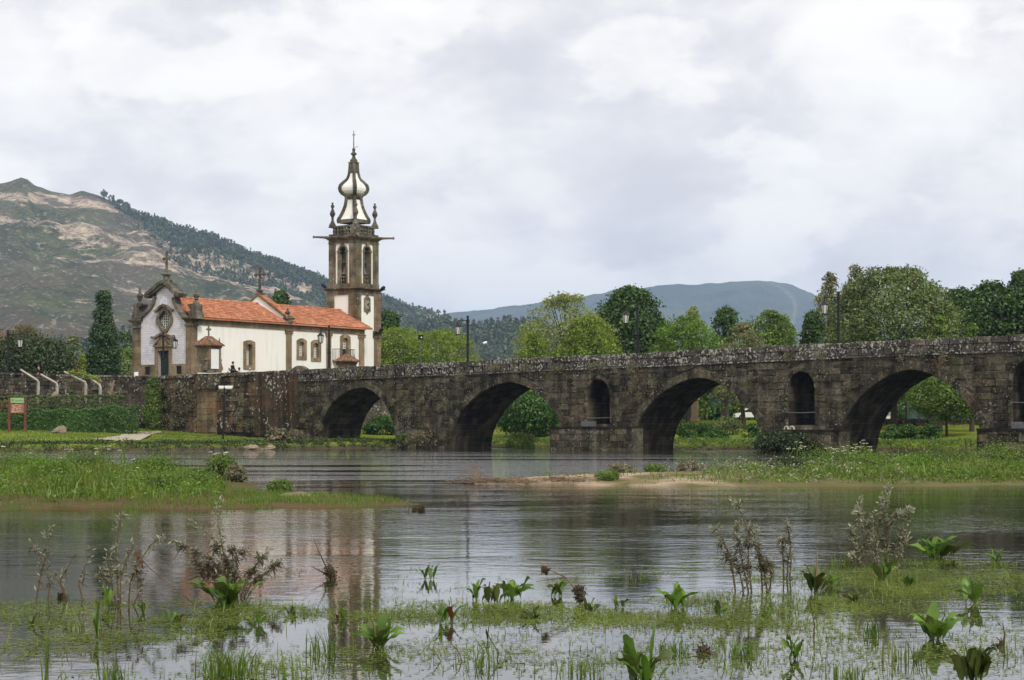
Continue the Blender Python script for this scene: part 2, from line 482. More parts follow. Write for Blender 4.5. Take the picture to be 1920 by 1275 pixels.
# ------------------------------------------------------------ ground, water
def seg_dist(X, Y, poly, closed=False):
    """signed distance to a polyline, positive on its left"""
    P = np.array(poly, float)
    if closed: P = np.vstack([P, P[:1]])
    best = np.full(X.shape, 1e18); sgn = np.ones(X.shape)
    for (ax, ay), (bx, by) in zip(P[:-1], P[1:]):
        dx, dy = bx-ax, by-ay
        t = np.clip(((X-ax)*dx + (Y-ay)*dy) / (dx*dx+dy*dy), 0, 1)
        ex, ey = X-(ax+t*dx), Y-(ay+t*dy)
        d = ex*ex+ey*ey
        cr = dx*(Y-ay) - dy*(X-ax)
        up = d < best-1e-9
        best = np.where(up, d, best); sgn = np.where(up, np.sign(cr), sgn)
    return np.sqrt(best)*np.where(sgn == 0, 1, sgn)
def fbm(X, Y, seed=0, octs=4, scale=1.0):
    """cheap value noise on arrays, about -1..1"""
    out = np.zeros(np.shape(X)); amp, fr, tot = 1.0, scale, 0.0
    def h(i, j):
        n = np.sin(i*127.1 + j*311.7 + seed*74.7)*43758.5453
        return (n-np.floor(n))*2-1
    for o in range(octs):
        x, y = X*fr+o*17.3, Y*fr+o*9.1
        i, j = np.floor(x), np.floor(y); u, v = x-i, y-j
        u = u*u*(3-2*u); v = v*v*(3-2*v)
        out += amp*((h(i,j)*(1-u)+h(i+1,j)*u)*(1-v) + (h(i,j+1)*(1-u)+h(i+1,j+1)*u)*v)
        tot += amp; amp *= .5; fr *= 2.03
    return out/tot
BANK = [(-400,118),(-120,128),(-60,134),(-36.8,138),(-25.7,140),(-20,150),(-15.8,157),(-9.9,161.5),(-4.6,167.5),(4.1,160.5),(26,140),(62.5,106),(140,34),(300,-110)]
PROF = [(-8,-1.0),(-1.5,-.6),(0,.03),(.5,.28),(1.4,.52),(4,.60),(10,.72),(18,1.25),(25,1.62),(31,1.75),(32,2.4),(50,2.5),(400,3.0),(3000,4),(30000,6)]
def ground_z(X, Y):
    X = np.asarray(X, float); Y = np.asarray(Y, float)
    d = seg_dist(X, Y, BANK) + 0.7*fbm(X, Y, 3, 3, 0.22)
    z = np.interp(d, [a for a, _ in PROF], [b for _, b in PROF])
    return z + np.where(d > 1, 0.07*fbm(X, Y, 5, 3, 0.3), 0.0)
def gz(x, y): return float(ground_z(np.array([x]), np.array([y]))[0])

def grid_obj(name, xs, ys, zf, mat, smooth=True):
    X, Y = np.meshgrid(xs, ys)
    Z = zf(X, Y)
    V = np.stack([X.ravel(), Y.ravel(), Z.ravel()], 1)
    nx, ny = len(xs), len(ys)
    i = np.arange((ny-1)*nx).reshape(ny-1, nx)[:, :-1].ravel()
    F = np.stack([i, i+1, i+1+nx, i+nx], 1)
    return np_add(name, V, F, mat, smooth=smooth)
def spread(a, b, n): return list(np.sign(b-a)*np.geomspace(1, abs(b-a)+1, n)[1:] + a - np.sign(b-a))

m = M('meadow_ground', 0.95, 0.1)
g1 = m.mix(m.ramp(m.noise(0.35, 6, 0.6), [(0.35, 0.0), (0.65, 1.0)]), (0.105,0.155,0.012), (0.175,0.215,0.022))
g1 = m.mix(m.ramp(m.noise(0.9, 5, 0.6, loc=(9,2,0)), [(0.56, 0.0), (0.70, 0.7)]), g1, (0.21,0.17,0.055))
g1 = m.mix(1.0, g1, m.ramp(m.noise(5.0, 4, 0.6), [(0.3, 0.65), (0.7, 1.2)]), 'MULTIPLY')
sx = m.n('ShaderNodeSeparateXYZ'); m.nt.links.new(m.pos, sx.inputs[0])
low = m.ramp(m.math('ADD', sx.outputs[2], m.math('MULTIPLY', m.noise(1.2, 4), 0.35)), [(0.33, 1.0), (0.62, 0.0)])
g1 = m.mix(low, g1, (0.075,0.058,0.036))
m.color(g1); m.bump(m.noise(3, 5), 0.8, 0.12)
ground = grid_obj('ground', sorted(spread(-125, -9000, 14)) + list(np.arange(-125, 166, 1.0)) + spread(165, 9000, 14),
                  sorted(spread(100, -220, 10)) + list(np.arange(100, 262, 1.0)) + spread(261, 12000, 26), ground_z, m.m)
tag(ground, kind='structure')

m = M('river_water', 0.03, 0.5)
m.b.inputs['IOR'].default_value = 1.38
m.color(m.mix(m.ramp(m.noise(0.06, 3), [(0.4, 0.0), (0.6, 1.0)]), (0.016,0.018,0.011), (0.028,0.027,0.017)))
sy = m.n('ShaderNodeSeparateXYZ'); m.nt.links.new(m.pos, sy.inputs[0])
w1 = m.noise(1.0, 3, 0.5, sc=(2.0, 2.9, 1))
w2 = m.noise(1.0, 3, 0.55, sc=(6.0, 9.5, 1), loc=(3,1,0))
def along(y0, y1, v0, v1):
    r_ = m.n('ShaderNodeMapRange', interpolation_type='SMOOTHSTEP'); m.nt.links.new(sy.outputs[1], r_.inputs[0])
    for i_, v_ in ((1, y0), (2, y1), (3, v0), (4, v1)): r_.inputs[i_].default_value = v_
    return r_.outputs[0]
# still among the weeds, a light ripple out to the islands, a broken current beyond them
gust = m.ramp(m.noise(1.0, 4, 0.55, sc=(0.16, 0.30, 1), loc=(1.2,4,0), dist=0.5), [(0.38, 0.45), (0.62, 1.25)])
calm = m.math('MULTIPLY', along(17.0, 33.0, 0.02, 0.11), gust)
fast = m.ramp(m.noise(1.0, 5, 0.6, sc=(0.020, 0.17, 1), loc=(0.4,1.3,0), dist=0.3), [(0.47, 0.02), (0.56, 1.0)])
fast = m.math('MULTIPLY', fast, along(50.0, 75.0, 0.0, 1.0))
amp = m.math('ADD', calm, fast)
hgt = m.math('MULTIPLY', m.math('ADD', m.math('MULTIPLY', w1, 1.0), m.math('MULTIPLY', w2, 0.30)), amp)
m.bump(hgt, 1.0, 0.085)
me = np_mesh('river', np.array([(-420,-200,0),(420,-200,0),(420,330,0),(-420,330,0)], float), np.array([[0,1,2,3]]), m.m)
river = tag(link(bpy.data.objects.new('river', me)), kind='structure')

# islands and sand bar
def inside(X, Y, poly): return seg_dist(X, Y, poly, True)
ISL = [(-34,40.5),(-16,41),(-10.6,41.6),(-7.4,43.2),(-6.2,46.5),(-7.4,55),(-8.8,64),(-12,73),(-19,78),(-36,80)]
SPIT = [(-8.5,41.8),(-5.5,42.2),(-3.6,42.8),(-2.3,44.6),(-2.9,46.6),(-5.0,50.5),(-7.6,53),(-9,50)]
BAR = [(-1.6,63),(0.4,60),(4.5,58.0),(9,57.6),(13,58.2),(17,60.5),(26,63),(44,66),(44,83),(27,84),(16,80),(8.5,75),(3.5,69)]
m = M('island_soil', 0.95, 0.1)
c = m.mix(m.ramp(m.noise(0.8, 5, 0.6), [(0.4, 0.0), (0.6, 1.0)]), (0.060,0.075,0.016), (0.105,0.066,0.034))
m.color(c); m.bump(m.noise(6, 5), 0.7, 0.05); soil = m.m
m = M('river_sand', 0.95, 0.1)
c = m.mix(m.ramp(m.noise(0.9, 6, 0.6), [(0.38, 0.0), (0.62, 1.0)]), (0.19,0.14,0.09), (0.39,0.305,0.21))
sx = m.n('ShaderNodeSeparateXYZ'); m.nt.links.new(m.pos, sx.inputs[0])
old = m.ramp(m.math('ADD', m.math('MULTIPLY', sx.outputs[0], 0.03), m.noise(0.45, 5, 0.6, loc=(6,2,0))), [(0.56, 0.0), (0.74, 0.92)])   # silted and overgrown towards the right
c = m.mix(old, c, (0.095,0.090,0.028))
m.color(c); m.bump(m.noise(9, 5), 0.6, 0.03); sand = m.m
def isl_z(poly, top, seed):
    def f(X, Y):
        d = inside(X, Y, poly) + 0.55*fbm(X, Y, seed, 3, 0.55)
        return np.interp(d, [-3,-.3,0,.5,1.6,5], [-.5,-.1,.015,.07,.16*top,.30*top]) + np.where(d > 0, .03*fbm(X, Y, seed+1, 3, 1.2), 0)
    return f
zi, zs, zb = isl_z(ISL, 0.9, 11), isl_z(SPIT, 0.35, 12), isl_z(BAR, 1.0, 13)
tag(grid_obj('island', np.arange(-36, -4, .3), np.arange(39, 82, .3), zi, soil), kind='structure')
tag(grid_obj('mud_spit', np.arange(-10, -1, .2), np.arange(40.5, 54.5, .2), zs, soil), kind='structure')
tag(grid_obj('sandbar', np.arange(-4, 46, .35), np.arange(54, 96, .35), zb, sand), kind='structure')

# ------------------------------------------------------------ hills
RIDGE = [(-1500,560),(-900,470),(-500,420),(-200,372),(-60,352),(0,345),(22,341),(40,334),(52,338),(66,350),(100,360),(130,365),(155,358),(190,369),(230,385),(270,402),(320,427),(360,442),(400,455),(440,470),(480,482),(520,491),(560,512),(610,536),(660,549),(720,561),(760,576),(800,590),(850,614),(900,640),(960,672),(1060,715)]
def hill_mesh(name, ridge, px0, px1, nx, nr, Y0, Y1, base, seed, rough, mask=None, mat=None, curve=0.9):
    pxs = np.linspace(px0, px1, nx); r = np.linspace(0, 1, nr)
    P, Q = np.meshgrid(pxs, r)
    top = np.interp(P, [a for a, _ in ridge], [b for _, b in ridge])
    py = base + (top-base)*Q
    Yd = Y0 + (Y1-Y0)*Q**curve
    Yd = Yd*(1+0.06*fbm(P*.008, Q*2.2, seed, 4)*(1-Q)*Q*4)
    X = (P-960)/FPX*Yd
    Z = HC + (YH-py)/FPX*Yd
    Z = Z + rough*fbm(X*.012, Yd*.012, seed+3, 5)*np.minimum(1, Q*6)*np.where(Q > .9, .35, 1)
    V = np.stack([X, Yd, Z], 2)
    back = V[-1].copy(); back[:, 1] += 900; back[:, 2] = 2           # the far side of the hill
    V = np.concatenate([V, back[None]], 0)
    n2 = nr+1
    i = np.arange((n2-1)*nx).reshape(n2-1, nx)[:, :-1].ravel()
    F = np.stack([i, i+1, i+1+nx, i+nx], 1)
    o = np_add(name, V.reshape(-1, 3), F, mat, smooth=True)
    if mask is not None:
        at = o.data.attributes.new('rock', 'FLOAT', 'POINT')
        k = mask(P, py); k = np.concatenate([k, k[-1:]*0], 0)
        at.data.foreach_set('value', k.ravel().astype(np.float32))
    return tag(o, kind='structure'), V
def quarry(px, py):
    """bare granite worked by quarrying: a slanting belt below the crest"""
    mid = np.interp(px, [-60,0,60,120,200,280,360,440,520,600,660], [400,404,410,424,446,468,487,510,535,566,600])
    wid = np.interp(px, [-60,0,60,140,300,420,520,600,660], [20,24,30,30,42,46,46,40,25])
    k = 1-np.abs(py-mid-4)/wid
    k2 = 1-np.abs(py-np.interp(px, [0,60,130,170,230], [362,366,376,376,400]))/12
    k3 = 1-np.abs(py-np.interp(px, [0,120,300,420,640], [470,500,560,590,640]))/60-.45
    return np.clip(np.maximum(np.maximum(k, np.where((px > -10) & (px < 235), k2, -1)), np.where(px > 60, k3*.6, -1)), -1, 1)*.5+.5
m = M('mountain_side', 0.95, 0.1)
a = m.n('ShaderNodeAttribute', attribute_name='rock')
scrub = m.mix(m.ramp(m.noise(0.016, 8, 0.75), [(0.43, 0.0), (0.57, 1.0)]), (0.042,0.055,0.024), (0.115,0.125,0.052))
scrub = m.mix(m.ramp(m.noise(0.0045, 5, 0.6, loc=(3,0,0)), [(0.44, 0.0), (0.58, 0.85)]), scrub, (0.120,0.098,0.070))
scrub = m.mix(m.ramp(m.noise(0.12, 5, 0.8, loc=(1,1,1)), [(0.555, 0.0), (0.60, 0.85)]), scrub, (0.30,0.27,0.22))
rk = m.mix(m.ramp(m.noise(0.07, 8, 0.8), [(0.42, 0.0), (0.57, 1.0)]), (0.20,0.16,0.115), (0.66,0.54,0.41))
rk = m.mix(m.ramp(m.noise(0.025, 8, 0.75, loc=(8,5,0), sc=(1,1,2)), [(0.50, 0.0), (0.57, 0.85)]), rk, (0.10,0.085,0.062))
k = m.math('ADD', a.outputs['Fac'], m.math('MULTIPLY', m.math('SUBTRACT', m.math('ADD', m.math('MULTIPLY', m.noise(0.011, 8, 0.74, sc=(1,1,2.5)), 0.6), m.math('MULTIPLY', m.noise(0.045, 6, 0.75, sc=(1,1,2)), 0.4)), 0.5), 2.7))
m.color(m.mix(m.ramp(k, [(0.66, 0.0), (0.72, 1.0)]), scrub, rk))
m.bump(m.math('ADD', m.noise(0.02, 8, 0.7), m.math('MULTIPLY', m.noise(0.15, 4, 0.6), 0.25)), 1.0, 22.0)
hill_o, HV = hill_mesh('mountain', RIDGE, -1500, 1060, 430, 110, 1000, 2600, 712, 21, 26, quarry, m.m)
m = M('wooded_hill_ground', 0.95, 0.1)
m.color(m.mix(m.ramp(m.noise(0.012, 6, 0.65), [(0.4, 0.0), (0.62, 1.0)]), (0.022,0.038,0.016), (0.060,0.075,0.030)))
m.bump(m.noise(0.05, 6, 0.7), 1.0, 12)
RIDGE3 = [(500,690),(700,665),(760,640),(820,612),(900,622),(960,611),(1010,618),(1060,640),(1120,668),(1400,690),(1700,690),(2100,690),(3000,690)]
hill3_o, H3V = hill_mesh('wooded_hill', RIDGE3, 500, 3000, 220, 30, 1200, 1700, 745, 31, 10, None, m.m)
m = M('far_mountain_side', 0.95, 0.1)
c = m.mix(m.ramp(m.noise(0.003, 6, 0.6), [(0.4, 0.0), (0.6, 1.0)]), (0.030,0.045,0.028), (0.065,0.075,0.045))
a = m.n('ShaderNodeAttribute', attribute_name='rock')
m.color(m.mix(a.outputs['Fac'], c, (0.40,0.30,0.24))); m.bump(m.noise(0.006, 6, 0.6), 1.0, 40)
RIDGE2 = [(300,690),(560,640),(700,612),(810,592),(870,583),(970,573),(1060,558),(1150,545),(1250,533),(1330,531),(1420,525),(1470,531),(1520,550),(1560,575),(1620,598),(1720,622),(1850,640),(2100,650),(2600,640),(3400,660)]
def track(px, py):
    """the bare firebreak running down the right flank"""
    xm = np.interp(py, [528,545,560,585,610,640], [1440,1472,1489,1492,1486,1470])
    return np.where((py > 527) & (py < 640), np.clip(1.0-np.abs(px-xm)/5.0, 0, 1), 0)*.35
hill_mesh('far_mountain', RIDGE2, 300, 3400, 900, 60, 4200, 7500, 760, 41, 30, track, m.m)
# ------------------------------------------------------------ vegetation builders
def rs(seed): return np.random.default_rng(seed)
def unit(v): return v/np.maximum(np.linalg.norm(v, axis=-1, keepdims=True), 1e-9)
def leaf_quads(P, N, size, aspect, rng):
    """one small kite-shaped leaf per point, turned roughly to N"""
    n = len(P)
    N = unit(N + 0.75*rng.normal(size=(n, 3)))
    T = unit(np.cross(N, rng.normal(size=(n, 3))))
    B = np.cross(N, T)
    s = (size*(0.65+0.7*rng.random(n)))[:, None]
    V = np.stack([P-T*s*.5, P-B*s*.5*aspect+N*s*.10, P+T*s*.5, P+B*s*.5*aspect+N*s*.10], 1)
    F = np.arange(4*n).reshape(n, 4)
    return V.reshape(-1, 3), F
def cluster(rng, centers, radii, n, flat=0.8, shell=0.55):
    """n points scattered over leafy clumps, with outward directions"""
    k = rng.choice(len(centers), n, p=radii**2/np.sum(radii**2))
    d = unit(rng.normal(size=(n, 3)))
    d[:, 2] = np.where(rng.random(n) < .6, np.abs(d[:, 2]), d[:, 2])
    r = radii[k]*(shell+(1-shell)*rng.random(n)**.6)*(1+.25*rng.normal(size=n)*.6)
    P = centers[k] + d*r[:, None]*np.array([1, 1, flat])
    return P, d
PROFILE = {
    'round':  lambda h: np.sqrt(np.maximum(0.02, 1-(1.9*h-0.88)**2)),
    'dome':   lambda h: np.maximum(.08, (1-h**2.2))**.55*np.minimum(1, .72+h*1.2),
    'cone':   lambda h: np.maximum(.06, (1-h)**.62)*np.minimum(1, .8+h),
    'column': lambda h: np.minimum(1, .68+1.4*h)*np.maximum(.05, 1-h**2.6)**.8,
    'airy':   lambda h: np.maximum(.05, (1-h**2.6))**.62*np.minimum(1, .75+h),
    'bush':   lambda h: np.sqrt(np.maximum(.05, 1-h**2.5)),
}
def clumps(rng, base, W_, H, kind, k, cr, d_in=0.45):
    h = rng.random(k)**0.9
    a = rng.random(k)*2*math.pi
    R_ = PROFILE[kind](h)*(W_/2)
    q = (d_in+(1-d_in)*rng.random(k)**.4)
    c = np.stack([base[0]+np.cos(a)*R_*q, base[1]+np.sin(a)*R_*q, base[2]+h*H], 1)
    r = cr*W_*(0.55+0.9*rng.random(k))*np.clip(.55+.6*(R_/(W_/2)), .45, 1.1)
    # keep clumps inside the outline
    s = np.maximum(0, np.hypot(c[:,0]-base[0], c[:,1]-base[1])+r-np.maximum(R_*(1.0+.22*rng.random(k)), r))
    f = 1-s/np.maximum(np.hypot(c[:,0]-base[0], c[:,1]-base[1]), 1e-6)
    c[:,0] = base[0]+(c[:,0]-base[0])*np.clip(f, 0, 1); c[:,1] = base[1]+(c[:,1]-base[1])*np.clip(f, 0, 1)
    c[:,2] = np.minimum(c[:,2], base[2]+H-r*.75)
    c[:,2] = np.maximum(c[:,2], base[2]+r*.4)
    return c, r
def tree(label, x, y, top, width, kind, leafm, n, seed, size=0.3, trunk_h=None, zb=None, bark='bark',
         group=None, name='tree', k=46, cr=0.13, crown_from=None, aspect=.6, flat=.8, shell=.55, cat='tree', limbs=True, squash=1.0, fill=.16):
    if kind not in ('airy',) or leafm == 'l_dark': cr *= 1.45
    else: cr *= 1.25
    n = int(n*1.35)
    if width < 12: width *= 1.12
    """a tree standing on the ground at (x, y) with its top at height `top`"""
    rng = rs(seed)
    if zb is None: zb = gz(x, y)
    H = top-zb
    if crown_from is None: crown_from = 0.18*H if trunk_h is None else trunk_h
    t = empty(name, (x, y, zb), label, cat, group)
    cb = (x, y, zb+crown_from)
    c, r = clumps(rng, cb, width, H-crown_from, kind, k, cr)
    if squash != 1.0: c[:,1] = y+(c[:,1]-y)*squash
    P, N = cluster(rng, c, r, n, flat, shell)
    nf = int(n*fill)                               # loose leaves filling the outline between the clumps
    hh = rng.random(nf); aa = rng.random(nf)*2*math.pi; qq = PROFILE[kind](hh)*(width/2)*(.55+.45*rng.random(nf)**.5)*(1+.08*np.sin(aa*5+hh*9+seed))
    Pf = np.stack([x+np.cos(aa)*qq, y+np.sin(aa)*qq*squash, cb[2]+hh*(H-crown_from)*.97], 1)
    P = np.concatenate([P, Pf]); N = np.concatenate([N, np.stack([np.cos(aa), np.sin(aa), .3+0*aa], 1)])
    V, F = leaf_quads(P, N+np.array([0,0,.35]), size, aspect, rng)
    np_add('crown', V, F, MT[leafm], t)
    mb = MB()
    tr = max(.10, H*.022)
    hx = [(x+.02*H*math.sin(seed), y, zb+H*.3), (x+.03*H*math.cos(seed*1.7), y+.01*H, zb+H*.62)]
    mb.tube([(x,y,zb-.3), (x,y,zb+H*.08), hx[0], hx[1], (hx[1][0], y, zb+H*.9)], [tr*1.35, tr, tr*.75, tr*.45, tr*.12], 7)
    if limbs:
        for i in range(min(len(c), 26)):
            q = c[i]; f = min(.92, max(.16, (q[2]-zb)/H*.62))
            s0 = Vector((x+(hx[1][0]-x)*f, y, zb+H*f*.98)); e0 = Vector(q)
            mid = s0.lerp(e0, .5)+Vector((0,0,-.03*H))
            mb.tube([s0, mid, e0], [tr*.38, tr*.22, tr*.06], 4, cap=False)
    add('trunk', mb, MT[bark], t)
    return t
def bush(label, x, y, top, width, leafm, n, seed, zb=None, size=.16, depth=None, group=None, name='bush', cat='bush', k=26, cr=.16, kind='bush', parts=True):
    """a shrub or length of hedge; one mesh of leaves, with its stems"""
    rng = rs(seed)
    if zb is None: zb = gz(x, y)
    H = top-zb
    c, r = clumps(rng, (x, y, zb), width, H, kind, k, cr)
    if depth: c[:,1] = y+(c[:,1]-y)*depth/width; r = np.minimum(r, max(depth, H)*.4)
    P, N = cluster(rng, c, r, n, .9, .5)
    P[:,2] = np.maximum(P[:,2], zb+.02)
    V, F = leaf_quads(P, N+np.array([0,0,.4]), size, .6, rng)
    t = empty(name, (x, y, zb), label, cat, group)
    np_add('foliage', V, F, MT[leafm], t)
    mb = MB()
    for i in range(min(9, len(c))):
        q = c[i]; mb.tube([(x+(q[0]-x)*.5, y+(q[1]-y)*.5, zb-.1), (x+(q[0]-x)*.8, y+(q[1]-y)*.8, zb+(q[2]-zb)*.6), tuple(q)], [.05,.035,.01], 4, cap=False)
    add('stems', mb, MT['bark'], t)
    return t
def hedge_box(label, x0, y0, x1, y1, z0, z1, th, leafm, n, seed, size=.14, group=None, lumps=0.25, name='hedge'):
    """a clipped hedge along a line: leaves over a lumpy box, stems inside"""
    rng = rs(seed)
    L = math.hypot(x1-x0, y1-y0); ux, uy = (x1-x0)/L, (y1-y0)/L; nx, ny = uy, -ux
    s = rng.random(n)*L; H = z1-z0
    side = rng.random(n)
    d = np.where(side < .42, th*.5, np.where(side < .58, -th*.5, (rng.random(n)-.5)*th))
    zz = np.where(side < .58, rng.random(n)*H, H)
    b = fbm(s*1.1, zz*1.1, seed, 3)
    top = H*(1+.05*fbm(s*.8, s*0, seed+2, 3)) - lumps*.5*(np.abs(np.sin(s*math.pi/2.2+seed))**3)
    zz = np.minimum(zz, top)
    d = d*(1+lumps*b) * np.where(zz > .8*H, 1-.3*(zz/H-.8)/.2, 1)
    e = np.minimum(s, L-s)
    d = d*np.clip(.45+e/th, 0, 1)
    P = np.stack([x0+ux*s+nx*d, y0+uy*s+ny*d, z0+zz], 1)+rng.normal(size=(n,3))*.045
    N = np.stack([nx*np.sign(d), ny*np.sign(d), np.where(side < .58, .3, 1.5)], 1)
    V, F = leaf_quads(P, N, size, .6, rng)
    t = empty(name, ((x0+x1)/2, (y0+y1)/2, z0), label, 'hedge', group)
    np_add('foliage', V, F, MT[leafm], t)
    mb = MB()
    for i in range(int(L/1.2)+1):
        q = (i+.5)/(int(L/1.2)+1)*L
        mb.tube([(x0+ux*q, y0+uy*q, z0-.2), (x0+ux*q+.1, y0+uy*q, z0+H*.5), (x0+ux*(q+.25), y0+uy*q, z0+H*.85)], [.05,.04,.015], 4, cap=False)
        mb.tube([(x0+ux*q, y0+uy*q, z0+.1*H), (x0+ux*(q-.35), y0+uy*q, z0+H*.8)], [.03,.01], 4, cap=False)
    add('stems', mb, MT['bark'], t)
    return t
def blades(P, h, w, rng, lean=.45):
    """two-piece bent grass blades: 6 vertices, 2 quads each"""
    n = len(P)
    a = rng.random(n)*2*math.pi; f = rng.random(n)*math.pi*2
    T = np.stack([np.cos(f), np.sin(f), np.zeros(n)], 1)*(w[:, None]/2)
    L = np.stack([np.cos(a), np.sin(a), np.zeros(n)], 1)*(h*lean*rng.random(n))[:, None]
    up = np.stack([np.zeros(n), np.zeros(n), h], 1)
    m1 = P+up*.55+L*.3; t = P+up*(1-.15*lean)+L
    V = np.stack([P-T, P+T, m1+T*.8, m1-T*.8, t+T*.12, t-T*.12], 1).reshape(-1, 3)
    i = np.arange(n)*6
    F = np.concatenate([np.stack([i, i+1, i+2, i+3], 1), np.stack([i+3, i+2, i+4, i+5], 1)])
    return V, F
# ------------------------------------------------------------ masonry
def block(mb, F, q, n_face, n_back=-.10, ch=.035, rng=random, rough=.03, joint=.012, m=0):
    """one dressed stone: q = four (u,z) corners; joint gap, chamfer and an uneven face"""
    cu = sum(a[0] for a in q)/4; cz = sum(a[1] for a in q)/4
    def inset(d, j=0.0):
        r = []
        for u, z in q:
            du, dz = cu-u, cz-z
            l = math.hypot(du, dz) or 1
            f = min(.45, d*1.3/l)
            r.append((u+du*f+rng.uniform(-j, j), z+dz*f+rng.uniform(-j, j)))
        return r
    a = inset(joint, joint*.5); b = inset(joint+ch, ch*.35)
    i = len(mb.v)
    mb.v += [F.p(u, z, n_back) for u, z in a] + [F.p(u, z, n_face-ch*.8) for u, z in a] + [F.p(u, z, n_face+rng.uniform(-rough, rough)) for u, z in b]
    for r0 in (0, 4):
        for k in range(4):
            k2 = (k+1) % 4
            mb.f.append((i+r0+k, i+r0+k2, i+r0+4+k2, i+r0+4+k)); mb.m.append(m)
    mb.f.append((i+8, i+9, i+10, i+11)); mb.m.append(m)

class Opening:
    """arch or niche on a wall face"""
    def __init__(s, L, Rr, c, zb, zc, spring=None, p=1.65):
        s.L, s.R, s.c, s.zb, s.zc, s.spring, s.p = L, Rr, c, zb, zc, spring, p
    def edges(s, z, off=0.0):
        L, Rr, zc = s.L-off, s.R+off, s.zc+off
        zb = s.zb if s.spring is None else s.spring
        f = min(1.0, max(0.0, (z-zb)/(zc-zb)))
        g = (1-f*f)**(1/s.p)
        return s.c-(s.c-L)*g, s.c+(Rr-s.c)*g
    def curve(s, off=0.0, n=40):
        pts = []
        zb = s.zb if s.spring is None else s.spring
        H = s.zc+off-zb
        for i in range(n+1):
            a = math.pi*(1-i/n)
            x = math.cos(a); f = abs(x)
            hgt = max(0.0, 1-f**s.p)**.5
            u = s.c+x*((s.c-s.L+off) if x < 0 else (s.R+off-s.c))
            pts.append((u, zb+H*hgt))
        if s.spring is not None:
            pts = [(s.L-off, s.zb)]+pts+[(s.R+off, s.zb)]
        return pts
def resample(pts, step):
    d = [0.0]
    for a, b in zip(pts[:-1], pts[1:]): d.append(d[-1]+math.hypot(b[0]-a[0], b[1]-a[1]))
    n = max(4, round(d[-1]/step)); out = []
    for i in range(n+1):
        t = d[-1]*i/n
        out.append((float(np.interp(t, d, [p[0] for p in pts])), float(np.interp(t, d, [p[1] for p in pts]))))
    return out

def wall_stones(F, u0, u1, z0, ztop, openings, rng, h=(.38,.5), l=(.55,1.15), ring=.6, face=0.0, rough=.03, joint=.012, zmin=None):
    """coursed stones between u0 and u1, under the line ztop(u), cut round the openings"""
    out = []
    z = z0; zmax = max(ztop(u0), ztop(u1), ztop((u0+u1)/2))
    row = 0
    while z < zmax-.05:
        z1 = z+rng.uniform(*h)
        cuts = []
        for o in sorted(openings, key=lambda o: o.c):
            zo = o.zc+(ring if o.spring is None else .28)
            if z < zo-.06 and z1 > o.zb-(.05 if o.spring is None else -.02):
                off = ring if o.spring is None else .28
                cuts.append((o.edges(z, off), o.edges(min(z1, zo), off)))
        spans = []; La, Lb = u0, u0
        for (a0, b0), (a1, b1) in cuts:
            spans.append((La, Lb, a0, a1)); La, Lb = b0, b1
        spans.append((La, Lb, u1, u1))
        for la, lb, ra, rb in spans:
            lo, hi = max(la, lb), min(ra, rb)
            if min(ra-la, rb-lb) < .05 and max(ra-la, rb-lb) < .15: continue
            xs = []; x = lo+rng.uniform(.25, 1.0)
            while x < hi-.3:
                xs.append(x); x += rng.uniform(*l)
            eb = [la]+xs+[ra]; et = [lb]+xs+[rb]
            for i in range(len(eb)-1):
                b0, b1, t0, t1 = eb[i], eb[i+1], et[i], et[i+1]
                if b1-b0 < .03 and t1-t0 < .03: continue
                mid = (b0+b1+t0+t1)/4
                if ztop(mid) < z+.09: continue
                q = [(b0, z), (max(b1, b0+.02), z), (max(t1, t0+.02), min(z1, ztop(t1))), (t0, min(z1, ztop(t0)))]
                if zmin is not None and q[2][1] < zmin(mid): continue
                out.append((F, q, face+rng.uniform(-rough, rough)))
        z = z1; row += 1
    return out
def emit_stones(parent, items, mat, rng, limit=300, name='stone', rest='stones', **kw):
    """the stones that show largest as parts of their own, the others as one part"""
    def seen(it):
        F, q, nf = it
        a = abs(sum(q[i][0]*q[(i+1)%4][1]-q[(i+1)%4][0]*q[i][1] for i in range(4))/2)
        p = F.p((q[0][0]+q[2][0])/2, (q[0][1]+q[2][1])/2)
        px = p[0]/p[1]*FPX
        return a/(p[1]**2) * (1 if abs(px) < 965 else .01)
    items = sorted(items, key=seen, reverse=True)
    for it in items[:limit]:
        mb = MB(); block(mb, it[0], it[1], it[2], rng=rng, **kw); add(name, mb, mat, parent)
    if items[limit:]:
        mb = MB()
        for it in items[limit:]: block(mb, it[0], it[1], it[2], rng=rng, **kw)
        tag(add(rest, mb, mat, parent), kind='stuff')

# ------------------------------------------------------------ the bridge
rng = random.Random(5)
bridge = empty('stone_bridge', BF.p(35, 0, -2.5), 'long dark stone bridge with pointed arches spanning the river', 'bridge')
TOPPX = [(470,698),(540,694),(617,690),(700,686),(800,681),(877,678),(1000,671),(1195,662),(1400,652),(1572,643),(1700,637),(1920,627.5)]
TOP = [BF.at(a, b) for a, b in TOPPX]
TOP = [(-14, TOP[0][1])]+TOP
zl = TOP[-1][1]; TOP += [(78, zl+.35), (95, zl+.1), (130, zl-1.6)]
BMAX, BW = 122.0, 5.0
PH = 0.95                                             # parapet height
ztop = lambda t: interp(TOP, t)
zled = lambda t: ztop(t)-PH
def arch_px(l, r, c, base, top, **kw):
    (L, zb), (Rr, _), (cc, zc) = BF.at(*l), BF.at(*r), BF.at(*c)
    return Opening(L, Rr, cc, base, zc, **kw)
AR = [arch_px((596,828),(742,828),(678,726.5), .45, 0, p=1.75),
      arch_px((842,842),(1062,842),(955,716.5), -.1, 0),
      arch_px((1184,845),(1432,845),(1310,708.5), -.1, 0),
      arch_px((1570,848),(1846,848),(1709,693), -.1, 0)]
AR.append(Opening(77.5, 89.5, 83.5, -.1, 6.2)); AR.append(Opening(100, 110, 105, .3, 5.0))
